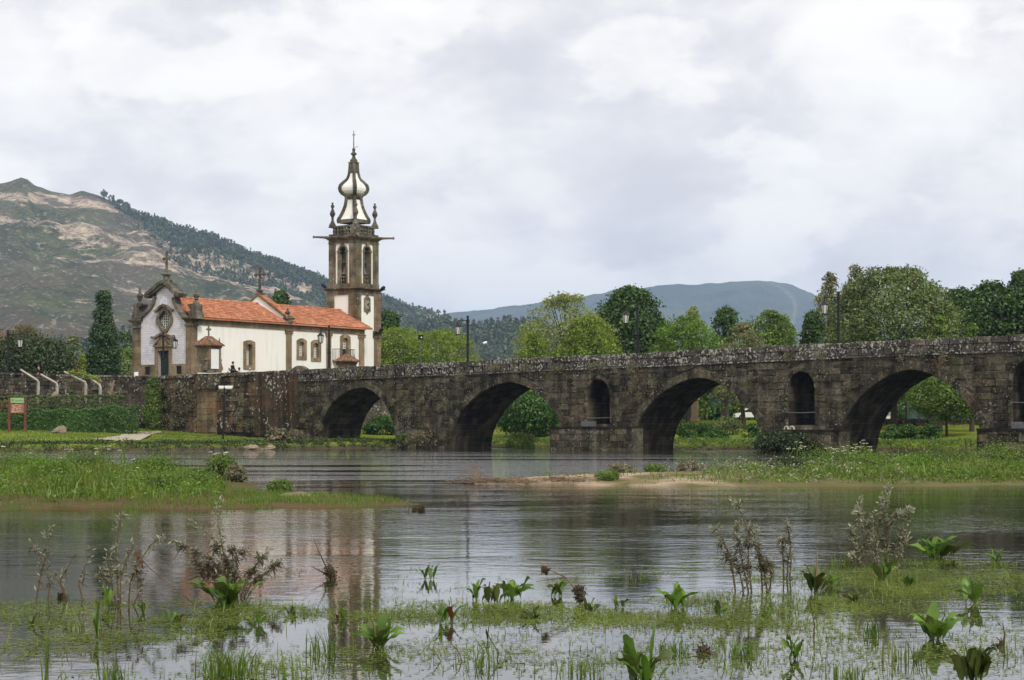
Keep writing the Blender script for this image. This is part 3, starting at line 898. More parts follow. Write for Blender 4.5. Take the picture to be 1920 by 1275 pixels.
def niche_px(l, r, c, b):
    (L, zb), (Rr, _), (cc, zc) = BF.at(*l), BF.at(*r), BF.at(*c)
    o = Opening(L, Rr, (L+Rr)/2, zb, zc, spring=zc-(Rr-L)*.58, p=2.0); return o
NI = [niche_px((1101,760),(1144,760),(1123,711),0), niche_px((1477,760),(1528,760),(1503,696),0), niche_px((1898,760),(1958,760),(1928,674),0)]
for o, py in zip(NI, (795, 797, 800)): o.zb = BF.at(1123, py)[1] if o is NI[0] else 1.8+(800-py)/3600*132
ALL = AR+NI
# core of rubble behind the facing
outline = [(-14, -.9)]
for o in AR:
    c = o.curve(0, 36)
    outline += [(c[0][0], -.9)]+c+[(c[-1][0], -.9)]
outline += [(BMAX, -.9)]
topl = [(t, zled(t)) for t in np.linspace(BMAX, -14, 60)]
mb = MB(); mb.prism(BF, outline+topl, -BW, -.045, holes=[o.curve(0, 20) for o in NI])
add('core', mb, MT['joint'], bridge)
items = wall_stones(BF, -13, BMAX, -.25, lambda t: zled(t), ALL, rng, rough=.045, h=(.40,.52), l=(.6,1.25), zmin=lambda t: .2 if t < 9 else -.6)
emit_stones(bridge, items, MT['bridge'], rng, 300, joint=.028, ch=.04)
# rings of voussoirs round every arch; those of the niches are thinner
for o in ALL:
    wide = .60 if o.spring is None else .28
    a = resample(o.curve(0), .48 if o.spring is None else .42)
    L = len(a)
    if o.c > 75:
        rest = MB()
    for i in range(L-1):
        def off(j):
            p0, p1 = a[max(j-1,0)], a[min(j+1,L-1)]
            dx, dz = p1[0]-p0[0], p1[1]-p0[1]; l = math.hypot(dx, dz)
            nx, nz = -dz/l, dx/l
            if j == 0: nx, nz = -1, 0
            if j == L-1: nx, nz = 1, 0
            return (a[j][0]+nx*wide, a[j][1]+nz*wide)
        q = [a[i], a[i+1], off(i+1), off(i)]
        mb = rest if o.c > 75 else MB()
        block(mb, BF, q[::-1], .05+rng.uniform(-.015,.02), -.1, .03, rng, .012, .008)
        if o.c <= 75: add('voussoir', mb, MT['bridge'], bridge)
    if o.c > 75: tag(add('voussoirs', rest, MT['bridge'], bridge), kind='stuff')
# vault stones: rings of blocks under every arch
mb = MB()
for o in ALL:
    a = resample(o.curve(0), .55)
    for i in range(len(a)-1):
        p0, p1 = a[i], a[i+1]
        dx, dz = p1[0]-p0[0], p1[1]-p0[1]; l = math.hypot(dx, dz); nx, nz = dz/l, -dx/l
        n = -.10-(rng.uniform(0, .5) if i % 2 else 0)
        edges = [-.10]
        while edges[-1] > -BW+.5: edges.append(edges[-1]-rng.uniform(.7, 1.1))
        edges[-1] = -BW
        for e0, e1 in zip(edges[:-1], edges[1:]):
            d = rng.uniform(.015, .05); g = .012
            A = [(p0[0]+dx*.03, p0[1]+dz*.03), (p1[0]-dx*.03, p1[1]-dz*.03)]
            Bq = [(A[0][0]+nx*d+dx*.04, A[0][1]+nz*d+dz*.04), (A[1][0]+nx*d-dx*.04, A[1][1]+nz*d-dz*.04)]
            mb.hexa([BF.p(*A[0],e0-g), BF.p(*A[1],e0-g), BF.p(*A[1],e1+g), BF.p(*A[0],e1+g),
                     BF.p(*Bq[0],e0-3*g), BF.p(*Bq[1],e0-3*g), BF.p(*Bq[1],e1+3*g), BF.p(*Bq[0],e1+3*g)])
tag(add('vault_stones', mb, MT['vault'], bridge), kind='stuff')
# parapet on the near side: a course of slabs with drain slots, a course of coping
for row in (0, 1):
    t = -12.5; k = 0
    rest = MB()
    while t < BMAX-1:
        l = rng.uniform(.85, 1.15) if row == 0 else rng.uniform(.7, 1.3)
        slot = .07 if (row == 0 and -9 < t < 26) else .012
        a, b = t+slot, t+l-slot
        za, zb_ = zled(a), zled(b)
        lo, hi = (0.02, .52) if row == 0 else (.52, .95+rng.uniform(-.035, .045))
        q = [(a, za+lo), (b, zb_+lo), (b, zb_+hi), (a, za+hi)]
        mb = MB() if t < 75 else rest
        block(mb, BF, q, .02+rng.uniform(-.03,.03)+.03*row, -.42, .05, rng, .03, .010)
        # closed top, so that the coping reads as solid from above
        mb.fbox(BF, a+.02, b-.02, min(za, zb_)+hi-.12, min(za, zb_)+hi-.02, -.41, -.03)
        if t < 75: add('parapet_slab' if row == 0 else 'coping_stone', mb, MT['parapet'], bridge)
        t += l; k += 1
    tag(add('parapet_stones', rest, MT['parapet'], bridge), kind='stuff')
ts = list(np.linspace(-14, BMAX, 90))
for n1, n0, lo, hi, nm in ((-4.62, -5.0, 0, .93, 'far_parapet'), (-.12, -.36, 0, .86, 'parapet_core')):
    mb = MB()
    for a, b in zip(ts[:-1], ts[1:]):
        mb.hexa([BF.p(a,zled(a)+lo,n1),BF.p(b,zled(b)+lo,n1),BF.p(b,zled(b)+lo,n0),BF.p(a,zled(a)+lo,n0),
                 BF.p(a,zled(a)+hi,n1),BF.p(b,zled(b)+hi,n1),BF.p(b,zled(b)+hi,n0),BF.p(a,zled(a)+hi,n0)])
    add(nm, mb, MT['mortar'], bridge)
mb = MB()
for a, b in zip(ts[:-1], ts[1:]):
    mb.hexa([BF.p(a,zled(a)-.13,.10),BF.p(b,zled(b)-.13,.10),BF.p(b,zled(b)-.13,-.2),BF.p(a,zled(a)-.13,-.2),
             BF.p(a,zled(a)+.005,.10),BF.p(b,zled(b)+.005,.10),BF.p(b,zled(b)+.005,-.2),BF.p(a,zled(a)+.005,-.2)])
add('string_course', mb, MT['parapet'], bridge)
# cutwater bases under the niches
def cutwater(t0, t1, zt, n):
    mb = MB(); mb.prism(BF, [(t0+.05,-.9),(t1-.05,-.9),(t1-.05,zt-.06),(t0+.05,zt-.06)], -.3, n-.06)
    mb.fbox(BF, t0-.03, t1+.03, zt-.05, zt+.10, -.02, n+.05)
    add('cutwater', mb, MT['mortar'], bridge)
    its = wall_stones(BF, t0, t1, -.2, lambda t: zt-.055, [], rng, h=(.42,.55), l=(.7,1.4), face=n)
    for F, q, nf in its:
        mb = MB(); block(mb, F, q, nf, n-.1, .03, rng, .02); add('cutwater_stone', mb, MT['bridge'], bridge)
    for tt, sg in ((t0, 1), (t1, -1)):
        mb = MB(); mb.fbox(BF, tt-.03, tt+.03, -.3, zt-.05, -.02, n-.02); add('cutwater_side', mb, MT['bridge'], bridge)
for (pa, pb, py, n) in ((1031,1184,802,1.3), (1440,1573,808,1.3), (1832,2030,806,1.3)):
    t0, zt = BF.at(pa, py, n); t1, _ = BF.at(pb, py, n)
    cutwater(t0, t1, zt, n)
# dressed stones lying along the foot of the first cutwater
# iron bars across the niches
for o, py in ((NI[0],783), (NI[1],773), (NI[2],754)):
    z = BF.at(1123 if o is NI[0] else 1503 if o is NI[1] else 1928, py, 0)[1]
    mb = MB(); mb.tube([BF.p(o.L-.1, z, .06), BF.p((o.L+o.R)/2, z-.04, .06), BF.p(o.R+.1, z, .06)], .03, 6)
    add('iron_bar', mb, MT['grey_metal'], bridge)

# ------------------------------------------------------------ bastion, terrace, left wall
pL = ((300-960)/FPX*173.5, 173.5); pR = ((478-960)/FPX*166.5, 166.5)
L_ = math.hypot(pR[0]-pL[0], pR[1]-pL[1]); ux, uy = (pR[0]-pL[0])/L_, (pR[1]-pL[1])/L_
BAF = Frame(pL, (ux, uy), (uy, -ux))
zt0 = BAF.at(300, 705)[1]; zt1 = BAF.at(478, 696.5)[1]
bastion = empty('bastion', BAF.p(L_/2, 1.7, -2), 'lichened stone bastion wall on the lawn below the church', 'wall')
ztb = lambda u: zt0+(zt1-zt0)*max(0, min(1, u/L_))
mb = MB(); mb.prism(BAF, [(0.02,.8),(L_-.02,.8),(L_-.02,zt1-.05),(0.02,zt0-.05)], -6.5, -.06); add('core', mb, MT['mortar'], bastion)
bu0, bu1 = BAF.at(366, 760, .35)[0], BAF.at(402, 760, .35)[0]
its = wall_stones(BAF, 0, L_, 1.3, lambda u: ztb(u)-.32, [], rng, h=(.36,.48), l=(.5,1.1), rough=.05)
emit_stones(bastion, its, MT['bastion'], rng, 300)
u = 0.0
while u < L_-.2:
    l = min(rng.uniform(.5, 1.0), L_-u)
    mb = MB(); block(mb, BAF, [(u, ztb(u)-.31), (u+l, ztb(u+l)-.31), (u+l, ztb(u+l)+rng.uniform(-.05,.04)), (u, ztb(u)+rng.uniform(-.05,.04))], .06, -.6, .05, rng, .03)
    mb.fbox(BAF, u+.03, u+l-.03, ztb(u)-.2, ztb(u)-.06, -.59, -.02)
    add('coping_stone', mb, MT['parapet'], bastion); u += l
# right-hand return of the bastion, back to the bridge
mb = MB(); mb.fbox(BAF, L_-.05, L_+.03, 1.0, zt1-.03, -9, -.02); add('side_wall', mb, MT['bastion'], bastion)
but = wall_stones(BAF, bu0, bu1, 1.3, lambda u: BAF.at(380, 727)[1], [], rng, h=(.42,.56), l=(.7,1.1), face=.16, rough=.02)
mb = MB(); mb.fbox(BAF, bu0+.03, bu1-.03, 1.0, BAF.at(380, 727)[1]-.05, -.04, .12); add('buttress_core', mb, MT['pale_stone'], bastion)
for F, q, nf in but:
    mb = MB(); block(mb, F, q, nf, .05, .025, rng, .015); add('buttress_stone', mb, MT['pale_stone'], bastion)
c0, c1 = BAF.at(366, 720, .5)[0], BAF.at(406, 720, .5)[0]
mb = MB(); mb.prism(BAF, [(c0+.2, BAF.at(380,729)[1]), (c1-.2, BAF.at(380,729)[1]), (c1, BAF.at(380,722)[1]), (c1, BAF.at(380,701)[1]), (c0, BAF.at(380,701)[1]), (c0, BAF.at(380,722)[1])], -.02, .5)
add('corbel', mb, MT['bastion'], bastion)
# low ledge at the foot of the bridge, right of the bastion
mb = MB()
t0, t1 = BF.at(474, 812, 1.0)[0], BF.at(566, 812, 1.0)[0]
mb.fbox(BF, t0-1.5, t1, .6, 1.42, -.02, 1.0); mb.fbox(BF, t0-1.5, t1+.05, 1.42, 1.50, -.02, 1.12)
tag(add('stone_ledge', mb, MT['bridge']), 'low stone ledge along the bridge foot right of the bastion', 'ledge')

# terrace the church stands on
q0 = (-62, 160.5); q1 = (pL[0]-.5, pL[1]+5)
TP = [q0, (-46,164.6), (pL[0]-.2, 178.2), (pL[0]+.3, pL[1]+1.2), (pR[0]-.5, pR[1]+1.5), BF.p(-9, 0, -2)[:2], BF.p(-2.5, 0, -3)[:2], (-17.3, 176), (-17, 188), (-5.5, 192), (-2, 240), (-140, 250), (-140, 140)]
mb = MB(); n = len(TP)
mb.v += [(x, y, -.2) for x, y in TP]+[(x, y, TERR) for x, y in TP]
for t in tessellate_polygon([[Vector((x, y, 0)) for x, y in TP]]): mb.f.append((n+t[0], n+t[1], n+t[2])); mb.m.append(0)
for k in range(n): mb.f.append((k, (k+1)%n, n+(k+1)%n, n+k)); mb.m.append(0)
tag(add('terrace', mb, MT['rubble']), kind='structure')

# boundary wall on the left
wl, wr = ((-90-960)/FPX*161.5, 161.5), ((301-960)/FPX*178.0, 178.0)
WL = math.hypot(wr[0]-wl[0], wr[1]-wl[1]); WF = Frame(wl, ((wr[0]-wl[0])/WL, (wr[1]-wl[1])/WL), ((wr[1]-wl[1])/WL, -(wr[0]-wl[0])/WL))
wt_l, wt_r = WF.at(0, 698.5)[1], WF.at(300, 705)[1]
wall = empty('boundary_wall', WF.p(WL/2, 1.6, 0), 'long lichened rubble wall behind the hedges left of the bastion', 'wall')
zw = lambda u: float(np.interp(u, [WF.at(0,698)[0], WF.at(150,702.5)[0], WF.at(300,705)[0]], [wt_l, WF.at(150,702.5)[1], wt_r]))
mb = MB(); mb.prism(WF, [(-12,.5),(WL,.5),(WL,zw(WL)-.05),(-12,zw(0)-.05)], -.7, -.05); add('core', mb, MT['mortar'], wall)
its = wall_stones(WF, -2, WL, 2.2, lambda u: zw(u)-.2, [], rng, h=(.24,.36), l=(.35,.9), rough=.045, zmin=lambda u: 3.6)
emit_stones(wall, its, MT['rubble'], rng, 300, ch=.04)
u = -2.0
while u < WL-.2:
    l = min(rng.uniform(.5, 1.1), WL-u)
    mb = MB(); block(mb, WF, [(u, zw(u)-.19), (u+l, zw(u+l)-.19), (u+l, zw(u+l)+rng.uniform(-.03,.03)), (u, zw(u)+rng.uniform(-.03,.03))], .05, -.6, .04, rng, .02)
    mb.fbox(WF, u+.02, u+l-.02, zw(u)-.15, zw(u)-.04, -.6, -.02)
    add('coping_stone', mb, MT['parapet'], wall); u += l
# low wall of the upper bank seen through the arches, stone by stone
lw0, lw1 = BF.p(24, 0, -39.5)[:2], BF.p(84, 0, -39.5)[:2]
LWF = Frame(lw0, BF.u, BF.out)
low_wall = empty('low_wall', LWF.p(30, 1.7), 'low rough stone wall on the grassy bank seen through the arches', 'wall')
mb = MB(); mb.fbox(LWF, 0, 60, 1.0, 2.40, -.5, -.05); mb.fbox(LWF, 0, 60, 2.38, 2.52, -.55, .06); add('core', mb, MT['rubble'], low_wall)
emit_stones(low_wall, wall_stones(LWF, 0, 60, 1.4, lambda u: 2.37, [], rng, h=(.3,.4), l=(.5,1.2), rough=.04), MT['rubble'], rng, 140)
# ------------------------------------------------------------ the church
rng = random.Random(9)
church = empty('church', (CX-1, CY+12, TERR), 'white church with red tiled roof and tiled baroque front beside the tower', 'church')
def ptsF(F, L, n=0.0): return [F.at(a, b, n) for a, b in L]
def pier(F, u0, u1, z0, z1, n0, n1, matn, parent, h=.55, name='stone'):
    """a pilaster built of squared stones, one above the other"""
    k = max(1, round((z1-z0)/h)); hh = (z1-z0)/k
    for i in range(k):
        mb = MB(); g = .008; d = rng.uniform(0, .012)
        mb.fbox(F, u0+g*.5+d*.3, u1-g*.5-d*.3, z0+i*hh+g, z0+(i+1)*hh-g, n0, n1+d)
        add(name, mb, MT[matn], parent)
    mb = MB(); mb.fbox(F, u0+.03, u1-.03, z0, z1, n0+.01, n1-.03); add('pilaster_core', mb, MT[matn], parent)
def mould(mb, F, u0, u1, zs, n0, grow=0.0):
    """stacked mouldings: zs = [(z0, z1, projection)]"""
    for z0, z1, pr in zs: mb.fbox(F, u0-(pr if grow else 0), u1+(pr if grow else 0), z0, z1, n0, pr)
def finial(c, h, r, mat, parent, name='pinnacle', sides=10):
    mb = MB()
    mb.lathe(c, [(r*.9,0),(r*.9,.10*h),(r*.55,.14*h),(r*.42,.24*h),(r*.75,.30*h),(r*.5,.34*h),(r*.95,.46*h),(r*.88,.56*h),(r*.35,.66*h),(r*.5,.70*h),(r*.28,.76*h),(r*.40,.83*h),(r*.22,.92*h),(r*.05,h)], sides)
    return add(name, mb, MT[mat], parent, smooth=False)
def cross(c, h, arm, th, F, mat, parent, name='cross'):
    """stone cross with trefoil ends on the plane of F"""
    o = Frame((c[0], c[1]), F.u, F.out); z = c[2]
    mb = MB()
    mb.fbox(o, -th, th, z, z+h, -th, th)
    za = z+h*.70
    mb.fbox(o, -arm, arm, za-th, za+th, -th*.9, th*.9)
    for u, zz in ((-arm, za), (arm, za), (0, z+h)):
        for du, dz in ((0,0),(th*1.3,0),(-th*1.3,0),(0,th*1.3),(0,-th*1.3)):
            p = o.p(u+du, zz+dz); mb.lathe((p[0], p[1], p[2]-th), [(.02,0),(th*.85,th*.5),(th*.95,th),(th*.85,th*1.5),(.02,th*2)], 6)
    mb.lathe((c[0], c[1], z-.02), [(th*2.4,-.25),(th*2.4,-.12),(th*1.7,-.08),(th*1.4,.10),(th*1.9,.16),(th*1.2,.22)], 8)
    return add(name, mb, MT[mat], parent)

SL = SF.at(682, 640)[0]                          # length of the long wall
ZE = SF.at(371, 596)[1]; ZC0 = ZE-.62             # eaves, foot of the stone cornice
ND = FF.at(255, 650)[0]; NH = ND/2                                         # width of the nave
RZ = FF.at(366, 563)[1] if False else 13.95      # ridge
# ---- long wall with its openings
def arch_window(pl, pr, pt, pb, F, k=.22):
    """segmental-headed outline from photo pixels: left, right, top, bottom"""
    (u0, _), (u1, _) = F.at(pl, (pt+pb)/2), F.at(pr, (pt+pb)/2)
    zt, zb = F.at((pl+pr)/2, pt)[1], F.at((pl+pr)/2, pb)[1]
    w = u1-u0; r = w*k
    head = [(u1-(u1-u0)*i/8, zt-r+r*math.sin(math.pi*i/8)) for i in range(9)]
    return [(u0, zb), (u1, zb)]+head
wins = [arch_window(461, 472.5, 645, 685, SF, .15), arch_window(560, 570, 640.5, 668, SF), arch_window(587, 597, 643, 671, SF), arch_window(641.5, 652, 633, 668, SF)]
mb = MB(); mb.prism(SF, [(.1, TERR-.5), (SL, TERR-.5), (SL, ZC0+.1), (.1, ZC0+.1)], -.55, 0.0, holes=wins)
add('long_wall', mb, MT['white'], church)
mb = MB()
for u0, u1, n0, n1 in ((SL-.3, SL, -ND, -.56), (.5, SL, -ND, -ND+.4)):
    mb.fbox(SF, u0, u1, TERR-.5, ZC0, n0, n1)
add('rear_walls', mb, MT['white'], church)
def grown(poly, g, gb=None):
    cu = sum(p[0] for p in poly)/len(poly); cz = (min(p[1] for p in poly)+max(p[1] for p in poly))/2
    hu = max(abs(p[0]-cu) for p in poly); hz = max(abs(p[1]-cz) for p in poly)
    return [(cu+(p[0]-cu)*(hu+g)/hu, cz+(p[1]-cz)*(hz+g)/hz) for p in poly]
def window(F, poly, parent, cols, rows, frame=.34, proud=.09, depth=.34, mat='granite', name='window', glass='glass'):
    w = MB(); w.prism(F, grown(poly, frame), -.02, proud, holes=[grown(poly, -.005)])
    # stone reveal
    P = grown(poly, -.004); n = len(P)
    for i in range(n):
        a, b = P[i], P[(i+1) % n]
        w.quad(F.p(*a, proud), F.p(*b, proud), F.p(*b, -depth), F.p(*a, -depth))
    wo = add(name, w, MT[mat], parent)
    u0, u1 = min(p[0] for p in poly), max(p[0] for p in poly); z0, z1 = min(p[1] for p in poly), max(p[1] for p in poly)
    g = MB(); g.prism(F, poly, -depth-.06, -depth+.0, back=False); add('pane', g, MT[glass], wo)
    b = MB(); t = .042
    for i in range(cols+1):
        u = u0+(u1-u0)*i/cols; u = min(max(u, u0+t), u1-t)
        zt = z1 if 0 < i < cols else z1-(u1-u0)*.18
        b.fbox(F, u-t, u+t, z0, zt-.03, -depth+.005, -depth+.05)
    for j in range(rows+1):
        z = z0+(z1-z0)*j/rows; z = min(max(z, z0+t), z1-t*3)
        b.fbox(F, u0, u1, z-t, z+t, -depth+.006, -depth+.045)
    add('glazing_bars', b, MT['bars'], wo)
    return wo
tag(window(SF, wins[0], church, 4, 9, .38, depth=.5), 'tall window with a deep stone reveal')
window(SF, wins[1], church, 3, 6); window(SF, wins[2], church, 3, 6)
# balcony door
d = window(SF, wins[3], church, 3, 7, .36, name='balcony_door')
# stone bands and pilasters
mb = MB(); mould(mb, SF, .1, SL+.05, [(ZC0, ZE-.18, .10), (ZE-.18, ZE-.08, .22), (ZE-.08, ZE, .34)], -.5); add('cornice', mb, MT['granite'], church)
for a, b in ((536,546), (611.5,620), (672.5,682)):
    u0, u1 = SF.at(a, 650)[0], SF.at(b, 650)[0]
    pier(SF, u0, min(u1, SL+.04), TERR-.2, ZC0-.01, -.3, .09, 'granite', church, .6)
    mb = MB(); mould(mb, SF, u0, min(u1, SL+.04), [(ZC0-.34, ZC0-.24, .16), (ZC0-.24, ZC0-.1, .13), (ZC0-.1, ZC0-.004, .19)], -.2, 1); add('capital', mb, MT['granite'], church)
mb = MB(); mb.fbox(SF, .05, SL, TERR-.3, TERR+.5, -.2, .06); add('plinth', mb, MT['granite'], church)
# balcony with its door, railing and corbel
b0, b1 = SF.at(634, 670, .8)[0], SF.at(666, 670, .8)[0]; bz = SF.at(650, 675, .8)[1]; bt = SF.at(650, 655, .8)[1]
mb = MB(); mb.fbox(SF, b0, b1, bz-.16, bz, -.05, .85); mb.fbox(SF, (b0+b1)/2-.7, (b0+b1)/2+.7, bz-.5, bz-.16, -.05, .4)
balc = add('balcony', mb, MT['granite'], church)
mb = MB(); k = 13
for i in range(k+1):
    u = b0+.04+(b1-b0-.08)*i/k; mb.tube([SF.p(u, bz, .8), SF.p(u, bt, .8)], .016, 4)
for i in range(4):
    for u in (b0+.04, b1-.04): mb.tube([SF.p(u, bz, .05+.75*i/4), SF.p(u, bt, .05+.75*i/4)], .016, 4)
mb.tube([SF.p(b0+.04, bt, .03), SF.p(b0+.04, bt, .8), SF.p(b1-.04, bt, .8), SF.p(b1-.04, bt, .03)], .03, 5)
mb.tube([SF.p(b0+.04, bz+.12, .8), SF.p(b1-.04, bz+.12, .8)], .022, 4)
add('railing', mb, MT['iron'], balc)
mb = MB(); dz0 = SF.at(647, 668)[1]
uu0, uu1 = min(p[0] for p in wins[3]), max(p[0] for p in wins[3])
mb.fbox(SF, uu0+.02, uu1-.02, dz0, SF.at(647, 655)[1], -.36, -.26); add('door_panel', mb, MT['door'], d)

# ---- roofs: tile by tile, each row lapping the next
def tile_roof(F, s0, s1, d0, z0, d1, z1, parent, seed, wt_=.27, lt=.42, clip=None):
    """a slope from the eave (d0, z0) to the ridge (d1, z1); d is measured inwards"""
    r = rs(seed); L = math.hypot(d1-d0, z1-z0); rows = int(L/lt); cols = int((s1-s0)/wt_)
    V, Fc = [], []
    i0 = 0
    sl = (z1-z0)/(d1-d0)
    for j in range(rows+1):
        a = j*lt/L; b = min(1.02, (j+1.15)*lt/L)
        for i in range(cols):
            u = s0+(i+.5)*wt_+r.normal()*.008
            if clip and not clip(u, d0+(d1-d0)*a): continue
            jz = r.normal()*.010; w = wt_*.5
            sec = [(-w, -.015), (-w*.52, .055), (w*.52, .055), (w, -.015)]
            for f_, lift in ((a, .05), (b, .01)):
                dd = d0+(d1-d0)*f_; zz = z0+(z1-z0)*f_
                for du, h_ in sec: V.append(F.p(u+du*(1.0 if lift > .03 else .86), zz+h_+lift+jz, -dd))
            for q in range(3): Fc.append((i0+q, i0+q+1, i0+5+q, i0+4+q))
            i0 += 8
    o = np_add('roof_tiles', np.array(V), np.array(Fc), MT['clay'], parent)
    return tag(o, kind='stuff')
def roof_body(F, s0, s1, e, ze, dm, zr, parent, d2):
    mb = MB()
    mb.hexa([F.p(s0,ze-.12,e),F.p(s1,ze-.12,e),F.p(s1,zr-.12,-dm),F.p(s0,zr-.12,-dm),F.p(s0,ze,e),F.p(s1,ze,e),F.p(s1,zr,-dm),F.p(s0,zr,-dm)])
    mb.hexa([F.p(s0,zr-.12,-dm),F.p(s1,zr-.12,-dm),F.p(s1,ze-.12,-d2),F.p(s0,ze-.12,-d2),F.p(s0,zr,-dm),F.p(s1,zr,-dm),F.p(s1,ze,-d2),F.p(s0,ze,-d2)])
    o = add('roof', mb, MT['clay'], parent)
    return o
SG = SF.at(535, 597)[0]                          # raised gable between nave and chancel
SE = SF.at(692, 616)[0]+.1
r1 = roof_body(SF, .3, SG+.6, .42, ZE, NH, RZ, church, ND+.4); tile_roof(SF, .35, SG+.1, -.45, ZE, NH, RZ, r1, 1)
r2 = roof_body(SF, SG+.6, SE, .42, ZE, NH, RZ, church, ND+.4); tile_roof(SF, SG+.9, SE, -.45, ZE, NH, RZ, r2, 2)
for r_, a, b in ((r1, .4, SG), (r2, SG+1.2, SE)):
    mb = MB(); u = a; n = 0
    while u < b:
        mb.tube([SF.p(u, RZ+.04, -NH), SF.p(min(b, u+.46), RZ+.07, -NH)], .13, 6); u += .42
    tag(add('ridge_tiles', mb, MT['clay'], r_), kind='stuff')
gz_ = RZ+.85                                     # apex of the raised gable
mb = MB(); mb.prism(SF if False else Frame(SF.p(SG, 0)[:2], (-SF.out[0], -SF.out[1]), (-SF.u[0], -SF.u[1])),
    [(-.05, ZE-.3), (ND+.05, ZE-.3), (ND+.05, ZE+.55), (NH, gz_), (-.05, ZE+.55)], -.85, .02)
gab = add('gable', mb, MT['white'], church)
GF = Frame(SF.p(SG, 0)[:2], (-SF.out[0], -SF.out[1]), (-SF.u[0], -SF.u[1]))
mb = MB(); mb.band(GF, [(-.35, ZE+.50), (NH, gz_+.10), (ND+.3, ZE+.50)], .18, -1.0, .16); add('gable_coping', mb, MT['old_granite'], gab)
tile_roof(SF, SG-.05, SG+.95, -.30, ZE+.68, NH, gz_+.24, gab, 3)
cross(SF.p(SG+.3, gz_+.55, -NH), 2.25, .55, .10, FF, 'dark_granite', church)
mb = MB(); c_ = SF.p(SG+.3, gz_+.1, -NH); mb.lathe(c_, [(.5,0),(.5,.12),(.3,.2),(.26,.34),(.42,.4),(.3,.5)], 4, .3); add('cross_base', mb, MT['dark_granite'], church)
# scrolled block and urn where the gable meets the eaves, and its twin behind
for n_, top in ((.10, 1.9), (-ND+.1, 1.9)):
    c_ = SF.p(SG+.35, ZE+.02, n_-.1)
    mb = MB(); mb.lathe(c_, [(.55,0),(.55,.2),(.42,.3),(.5,.55),(.30,.7)], 6, .4); add('urn_base', mb, MT['dark_granite'], church)
    finial((c_[0], c_[1], c_[2]+.7), .85, .3, 'dark_granite', church, 'urn')

# ---- facade
dz = lambda px, py: FF.at(px, py)
out = ptsF(FF, [(262,740),(262,600),(266,596),(271,590),(278,583),(286,575),(290,566),(292,557),(295,548),(302,540),(311,533),(320,541),(326,549),(327,560),(330,572),(336,583),(343,592),(349,599),(353,740)])
(cw, cz_) = FF.at(309.5, 600.5)
quat = []
for i in range(32):
    a = 2*math.pi*i/32; r_ = .66+.13*abs(math.cos(2*a))**1.5
    quat.append((cw+r_*math.cos(a)*.98, cz_+r_*math.sin(a)*1.12))
door = [FF.at(318,740), FF.at(297,740), FF.at(297,658), FF.at(318,658)]
door = [(FF.at(318,700)[0], TERR-.4), (FF.at(297,700)[0], TERR-.4), (FF.at(297,700)[0], FF.at(307,657.5)[1]), (FF.at(318,700)[0], FF.at(307,657.5)[1])]
mb = MB(); mb.prism(FF, out, -.6, 0.0, holes=[quat, door]); facade = add('facade', mb, MT['grout'], church)
def in_poly(p, poly):
    x, y = p; c = False; n = len(poly)
    for i in range(n):
        (x0, y0), (x1, y1) = poly[i], poly[(i+1) % n]
        if (y0 > y) != (y1 > y) and x < (x1-x0)*(y-y0)/(y1-y0)+x0: c = not c
    return c
mb = MB(); z = FF.at(309, 683)[1]; tw, th_ = .27, .165
zmax = FF.at(311, 536)[1]; wmin, wmax = min(p[0] for p in out), max(p[0] for p in out)
row = 0
while z < zmax:
    u = wmin
    while u < wmax:
        cs = [(u+.01, z+.01), (u+tw-.01, z+.01), (u+tw-.01, z+th_-.01), (u+.01, z+th_-.01)]
        if all(in_poly(c, out) for c in cs) and not any(in_poly(c, q) for c in cs for q in (grown(quat, .02), door)):
            t_ = .012+rng.uniform(-.003, .003)
            mb.fbox(FF, u+.010, u+tw-.010, z+.010, z+th_-.010, -.005, t_)
        u += tw
    z += th_; row += 1
tag(add('wall_tiles', mb, MT['tile'], facade), kind='stuff')
# round window
mb = MB(); mb.prism(FF, [(cw+(q[0]-cw)*1.42, cz_+(q[1]-cz_)*1.42) for q in quat], -.1, .16, holes=[[(cw+(q[0]-cw)*.99, cz_+(q[1]-cz_)*.99) for q in quat]])
for i in range(32):
    a, b = quat[i], quat[(i+1) % 32]
    mb.quad(FF.p(cw+(a[0]-cw)*.985, cz_+(a[1]-cz_)*.985, .15), FF.p(cw+(b[0]-cw)*.985, cz_+(b[1]-cz_)*.985, .15), FF.p(cw+(b[0]-cw)*.985, cz_+(b[1]-cz_)*.985, -.4), FF.p(cw+(a[0]-cw)*.985, cz_+(a[1]-cz_)*.985, -.4))
mb.band(FF, [(cw-1.15, cz_+.85), (cw-.8, cz_+1.0), (cw-.45, cz_+1.25), (cw, cz_+1.42), (cw+.45, cz_+1.25), (cw+.8, cz_+1.0), (cw+1.15, cz_+.85)], .22, -.05, .34)
rose = add('round_window', mb, MT['old_granite'], church)
mb = MB(); mb.prism(FF, quat, -.42, -.36, back=False); add('pane', mb, MT['glass'], rose)
mb = MB()
for i in range(-3, 4):
    k = .245*i; r_ = math.sqrt(max(.05, .80**2-k*k))
    mb.fbox(FF, cw+k-.028, cw+k+.028, cz_-r_*1.05, cz_+r_*1.05, -.33, -.28); mb.fbox(FF, cw-r_*.9, cw+r_*.9, cz_+k-.028, cz_+k+.028, -.34, -.29)
add('glazing_bars', mb, MT['bars'], rose)
